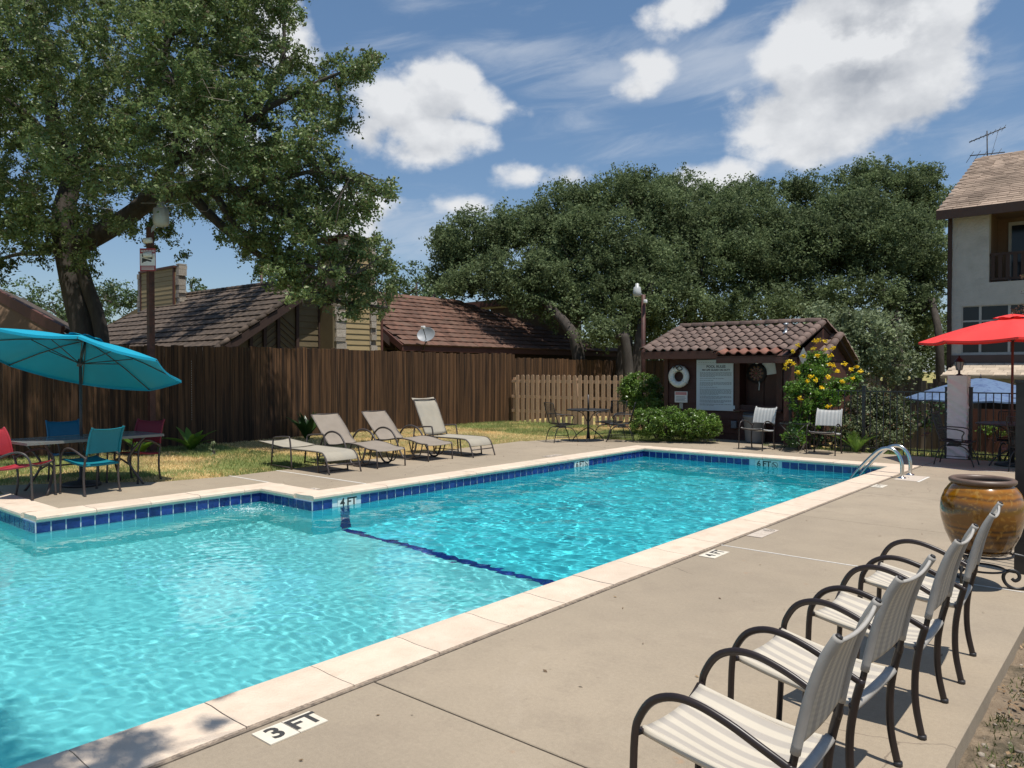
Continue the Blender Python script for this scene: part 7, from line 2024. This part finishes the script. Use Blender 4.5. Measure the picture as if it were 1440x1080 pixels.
# ------------------------------------------------------------------ grass, stones, weeds
def grass_blades(name, label_kind, pts, h, mat, seed, w=.010):
    g_ = np.random.default_rng(seed); n = len(pts)
    p = np.asarray(pts, float); a = g_.uniform(0, 2 * pi, n); hh = h * g_.uniform(.5, 1.3, n)
    d = np.stack([np.cos(a), np.sin(a), np.zeros(n)], 1) * w / 2
    lean = np.stack([g_.normal(size=n), g_.normal(size=n), np.zeros(n)], 1) * (hh * .45)[:, None]
    tip = p + lean; tip[:, 2] += hh
    V = np.stack([p - d, p + d, tip], 1).reshape(-1, 3); F = np.arange(3 * n).reshape(-1, 3)
    o = link_mesh(name, np_mesh(name, V, F, mat)); props(o, kind='stuff'); return o


def build_grass():
    gr = leaf_mat('grass_green', (.15, .20, .05), (.30, .34, .12), rough=.7, trans=.25)
    st = leaf_mat('grass_straw', (.60, .42, .18), (.80, .60, .31), rough=.8, trans=.2)
    rr = np.random.default_rng(8); G1 = []; G2 = []
    n = 0
    N_ = 150000
    X = rr.uniform(-16, -8.0, N_); Yv = rr.uniform(2.0, 18.6, N_)
    edge = lambda y: (-11.15 + .25 * sstep(4.6, 6.2, y) - .045 * max(0, y - 6.2)) if y > 5.2 else (-11.12 - 1.05 * (5.2 - y) if y > 4.6 else (-11.75 - .77 * (4.6 - y) if y > 3.95 else (-12.25 - .67 * (3.95 - y) if y > 3.43 else -12.6 - 1.9 * (3.43 - y))))
    for x, y in zip(X, Yv):
        if y < 13.6:
            if x > edge(y) + .02 + .04 * noise.noise(Vector((x, y * 3, 0))): continue
        else:
            lim = -11.12 if y < 14.2 else (-10.95 if y < 14.5 else (-10.2 if y < 15.25 else (-9.15 if y < 15.45 else (-8.25 if y < 16.35 else -8.3))))
            if x > lim: continue
        f = noise.noise(Vector((x * .55, y * .55, 2.0))) + .45 * noise.noise(Vector((x * 1.7, y * 1.7, 6.0)))
        shade = .35 if (y < 8.5) else 0
        right = .5 * sstep(14.5, 16.5, y)
        loung = -1.25 * sstep(8.0, 9.5, y) * (1 - sstep(14.0, 15.5, y)) * sstep(-15.6, -14.6, x)
        strawp = -.4 if (y < 6 and x > -11.9) else 0
        k = f - .12 + shade + right + loung + strawp + rr.normal() * .12
        if k > .10: G1.append((x, y, ground_z(x, y)))
        else: G2.append((x, y, ground_z(x, y)))
    grass_blades('green_grass', '', G1, .055, gr, 1); grass_blades('straw_grass', '', G2, .038, st, 2)
    # taller tufts against the hedge foot and the railing
    T = []
    for _ in range(9000):
        x = rr.uniform(-10.5, -7.7); y = rr.uniform(15.3, 16.3) 
        if y < 15.38 + (x + 10.4) * .33: continue
        T.append((x, y, ground_z(x, y)))
    for _ in range(14000):
        x = rr.uniform(-4.6, 1); y = rr.uniform(16.03, 19.5); T.append((x, y, ground_z(x, y)))
    for _ in range(1200):
        x = rr.uniform(-6.6, -4.7); y = rr.uniform(16.03, 16.2); T.append((x, y, ground_z(x, y)))
    grass_blades('long_grass', '', T, .085, gr, 3, .012)
    # weeds and pebbles on the dirt
    W = []
    for cx, cy, n, s in ((-.50, 4.9, 260, .09), (-.44, 3.9, 320, .10), (-.35, 3.2, 300, .11), (-.15, 4.4, 240, .12), (-.52, 5.8, 160, .06), (.1, 3.6, 260, .14), (-.5, 2.9, 260, .09), (-.2, 5.6, 200, .12), (-.56, 4.35, 120, .04)):
        for _ in range(n):
            x = rr.normal(cx, s); y = rr.normal(cy, s * 1.6)
            if x > -.64: W.append((x, y, ground_z(x, y) + .01))
    grass_blades('weeds', '', W, .035, leaf_mat('weed_green', (.08, .11, .03), (.20, .22, .08), trans=.2), 5, .011)
    b = MB()
    ico = [(0, 0, 1), (.89, 0, .45), (.28, .85, .45), (-.72, .53, .45), (-.72, -.53, .45), (.28, -.85, .45), (.72, .53, -.45), (-.28, .85, -.45), (-.89, 0, -.45), (-.28, -.85, -.45), (.72, -.53, -.45), (0, 0, -1)]
    fi = [(0, 1, 2), (0, 2, 3), (0, 3, 4), (0, 4, 5), (0, 5, 1), (1, 6, 2), (2, 7, 3), (3, 8, 4), (4, 9, 5), (5, 10, 1), (2, 6, 7), (3, 7, 8), (4, 8, 9), (5, 9, 10), (1, 10, 6), (6, 11, 7), (7, 11, 8), (8, 11, 9), (9, 11, 10), (10, 11, 6)]
    q = random.Random(5)
    for k in range(1500):
        x = -.63 + abs(q.gauss(0, .5)); y = q.uniform(2, 7); s = q.choice((.003, .004, .005, .007, .010)) * q.uniform(.7, 1.3) * (2.2 if q.random() < .03 else 1)
        sx, sy, sz = s * q.uniform(.8, 1.5), s * q.uniform(.8, 1.3), s * q.uniform(.5, .8); a = q.uniform(0, 6)
        z = ground_z(x, y) + .018 + .018 * noise.noise(Vector((x * 5, y * 5, 1))) + .012 * noise.noise(Vector((x * 16, y * 16, 1)))
        b.add([(x + (vx * cos(a) - vy * sin(a)) * sx, y + (vx * sin(a) + vy * cos(a)) * sy, z + vz * sz + sz * .3) for vx, vy, vz in ico], fi, True)
    o = b.build('pebbles', leaf_mat('pebble', (.13, .10, .075), (.42, .36, .29), rough=.85, trans=0)); o['kind'] = 'stuff'
    # a few dry oak leaves dropped on the concrete
    dl = [(q.uniform(-3.05, -.7), q.uniform(1.5, 13.5), .006) for _ in range(70)] + [(q.uniform(-11, -8.8), q.uniform(6.3, 14), .006) for _ in range(60)] + [(q.uniform(-8, -1), q.uniform(14.45, 15.9), .006) for _ in range(50)]
    o = link_mesh('deck_leaf_litter', leaves_mesh('deck_leaf_litter', dl, [.03] * len(dl), [1] * len(dl), .026, leaf_mat('dry_oak_leaf', (.10, .06, .03), (.24, .16, .08), trans=0), 16, squash=.05, up=2, aspect=.5)); o['kind'] = 'stuff'
    # brown leaf litter blown along the dirt
    C_ = [(-.3 + abs(q.gauss(0, .4)) - .3, q.uniform(2.2, 7), ) for _ in range(60)]
    cc = [(x, y, ground_z(x, y) + .035) for x, y in C_ if x > -.6]
    o = link_mesh('leaf_litter', leaves_mesh('leaf_litter', cc, [.12] * len(cc), [14] * len(cc), .028, leaf_mat('dead_leaf', (.20, .11, .05), (.36, .24, .13), trans=0), 6, squash=.02, up=2, aspect=.6)); o['kind'] = 'stuff'


build_grass()


# ------------------------------------------------------------------ oak behind the viewer whose branch shades the near corner
def behind_oak():
    T = empty('oak_tree', label='overhanging oak behind the viewer that shades the near pool corner', cat='tree')
    w = MB(); p = limb(w, [Vector((1.6, -5.5, -.2)), Vector((1.3, -5.2, 1.5)), Vector((.8, -4.4, 3.2)), Vector((-.2, -3.2, 4.6)), Vector((-1.4, -1.6, 5.6)), Vector((-2.2, -.4, 6.1))], .35, .06, wob=.1)
    rng = np.random.default_rng(3); C_ = []; R_ = []
    S = Vector(sunv); 
    for x, y, h, r in ((-3.35, 1.42, 6.0, .20), (-3.12, 1.25, 6.1, .22), (-3.55, 1.15, 6.0, .26), (-3.3, 1.78, 6.0, .08), (-4.35, 1.35, 6.2, .36), (-4.8, 1.2, 6.2, .42), (-5.3, 1.25, 6.3, .42), (-5.9, 1.2, 6.4, .45), (-4.1, .8, 6.2, .42), (-5.0, .6, 6.3, .5), (-5.7, .5, 6.3, .5), (-3.4, .6, 6.4, .45), (-4.4, .0, 6.6, .5), (-2.9, -.2, 6.0, .45), (-5.4, -.2, 6.5, .5), (-6.5, .9, 6.5, .45), (-3.56, 1.95, 6.0, .07)):
        c = Vector((x, y, 0)) + S * ((h) / S.z); C_.append(tuple(c)); R_.append(r)
    twigs(w, p, np.array(C_), rng, .012, 6)
    w.build('trunk', M['bark'], T)
    link_mesh('crown', leaves_mesh('crown', C_, R_, [int(1100 * (r / .4) ** 2) for r in R_], .07, M['leaf_oak'], 6, squash=.7, shell=.3), T)


behind_oak()
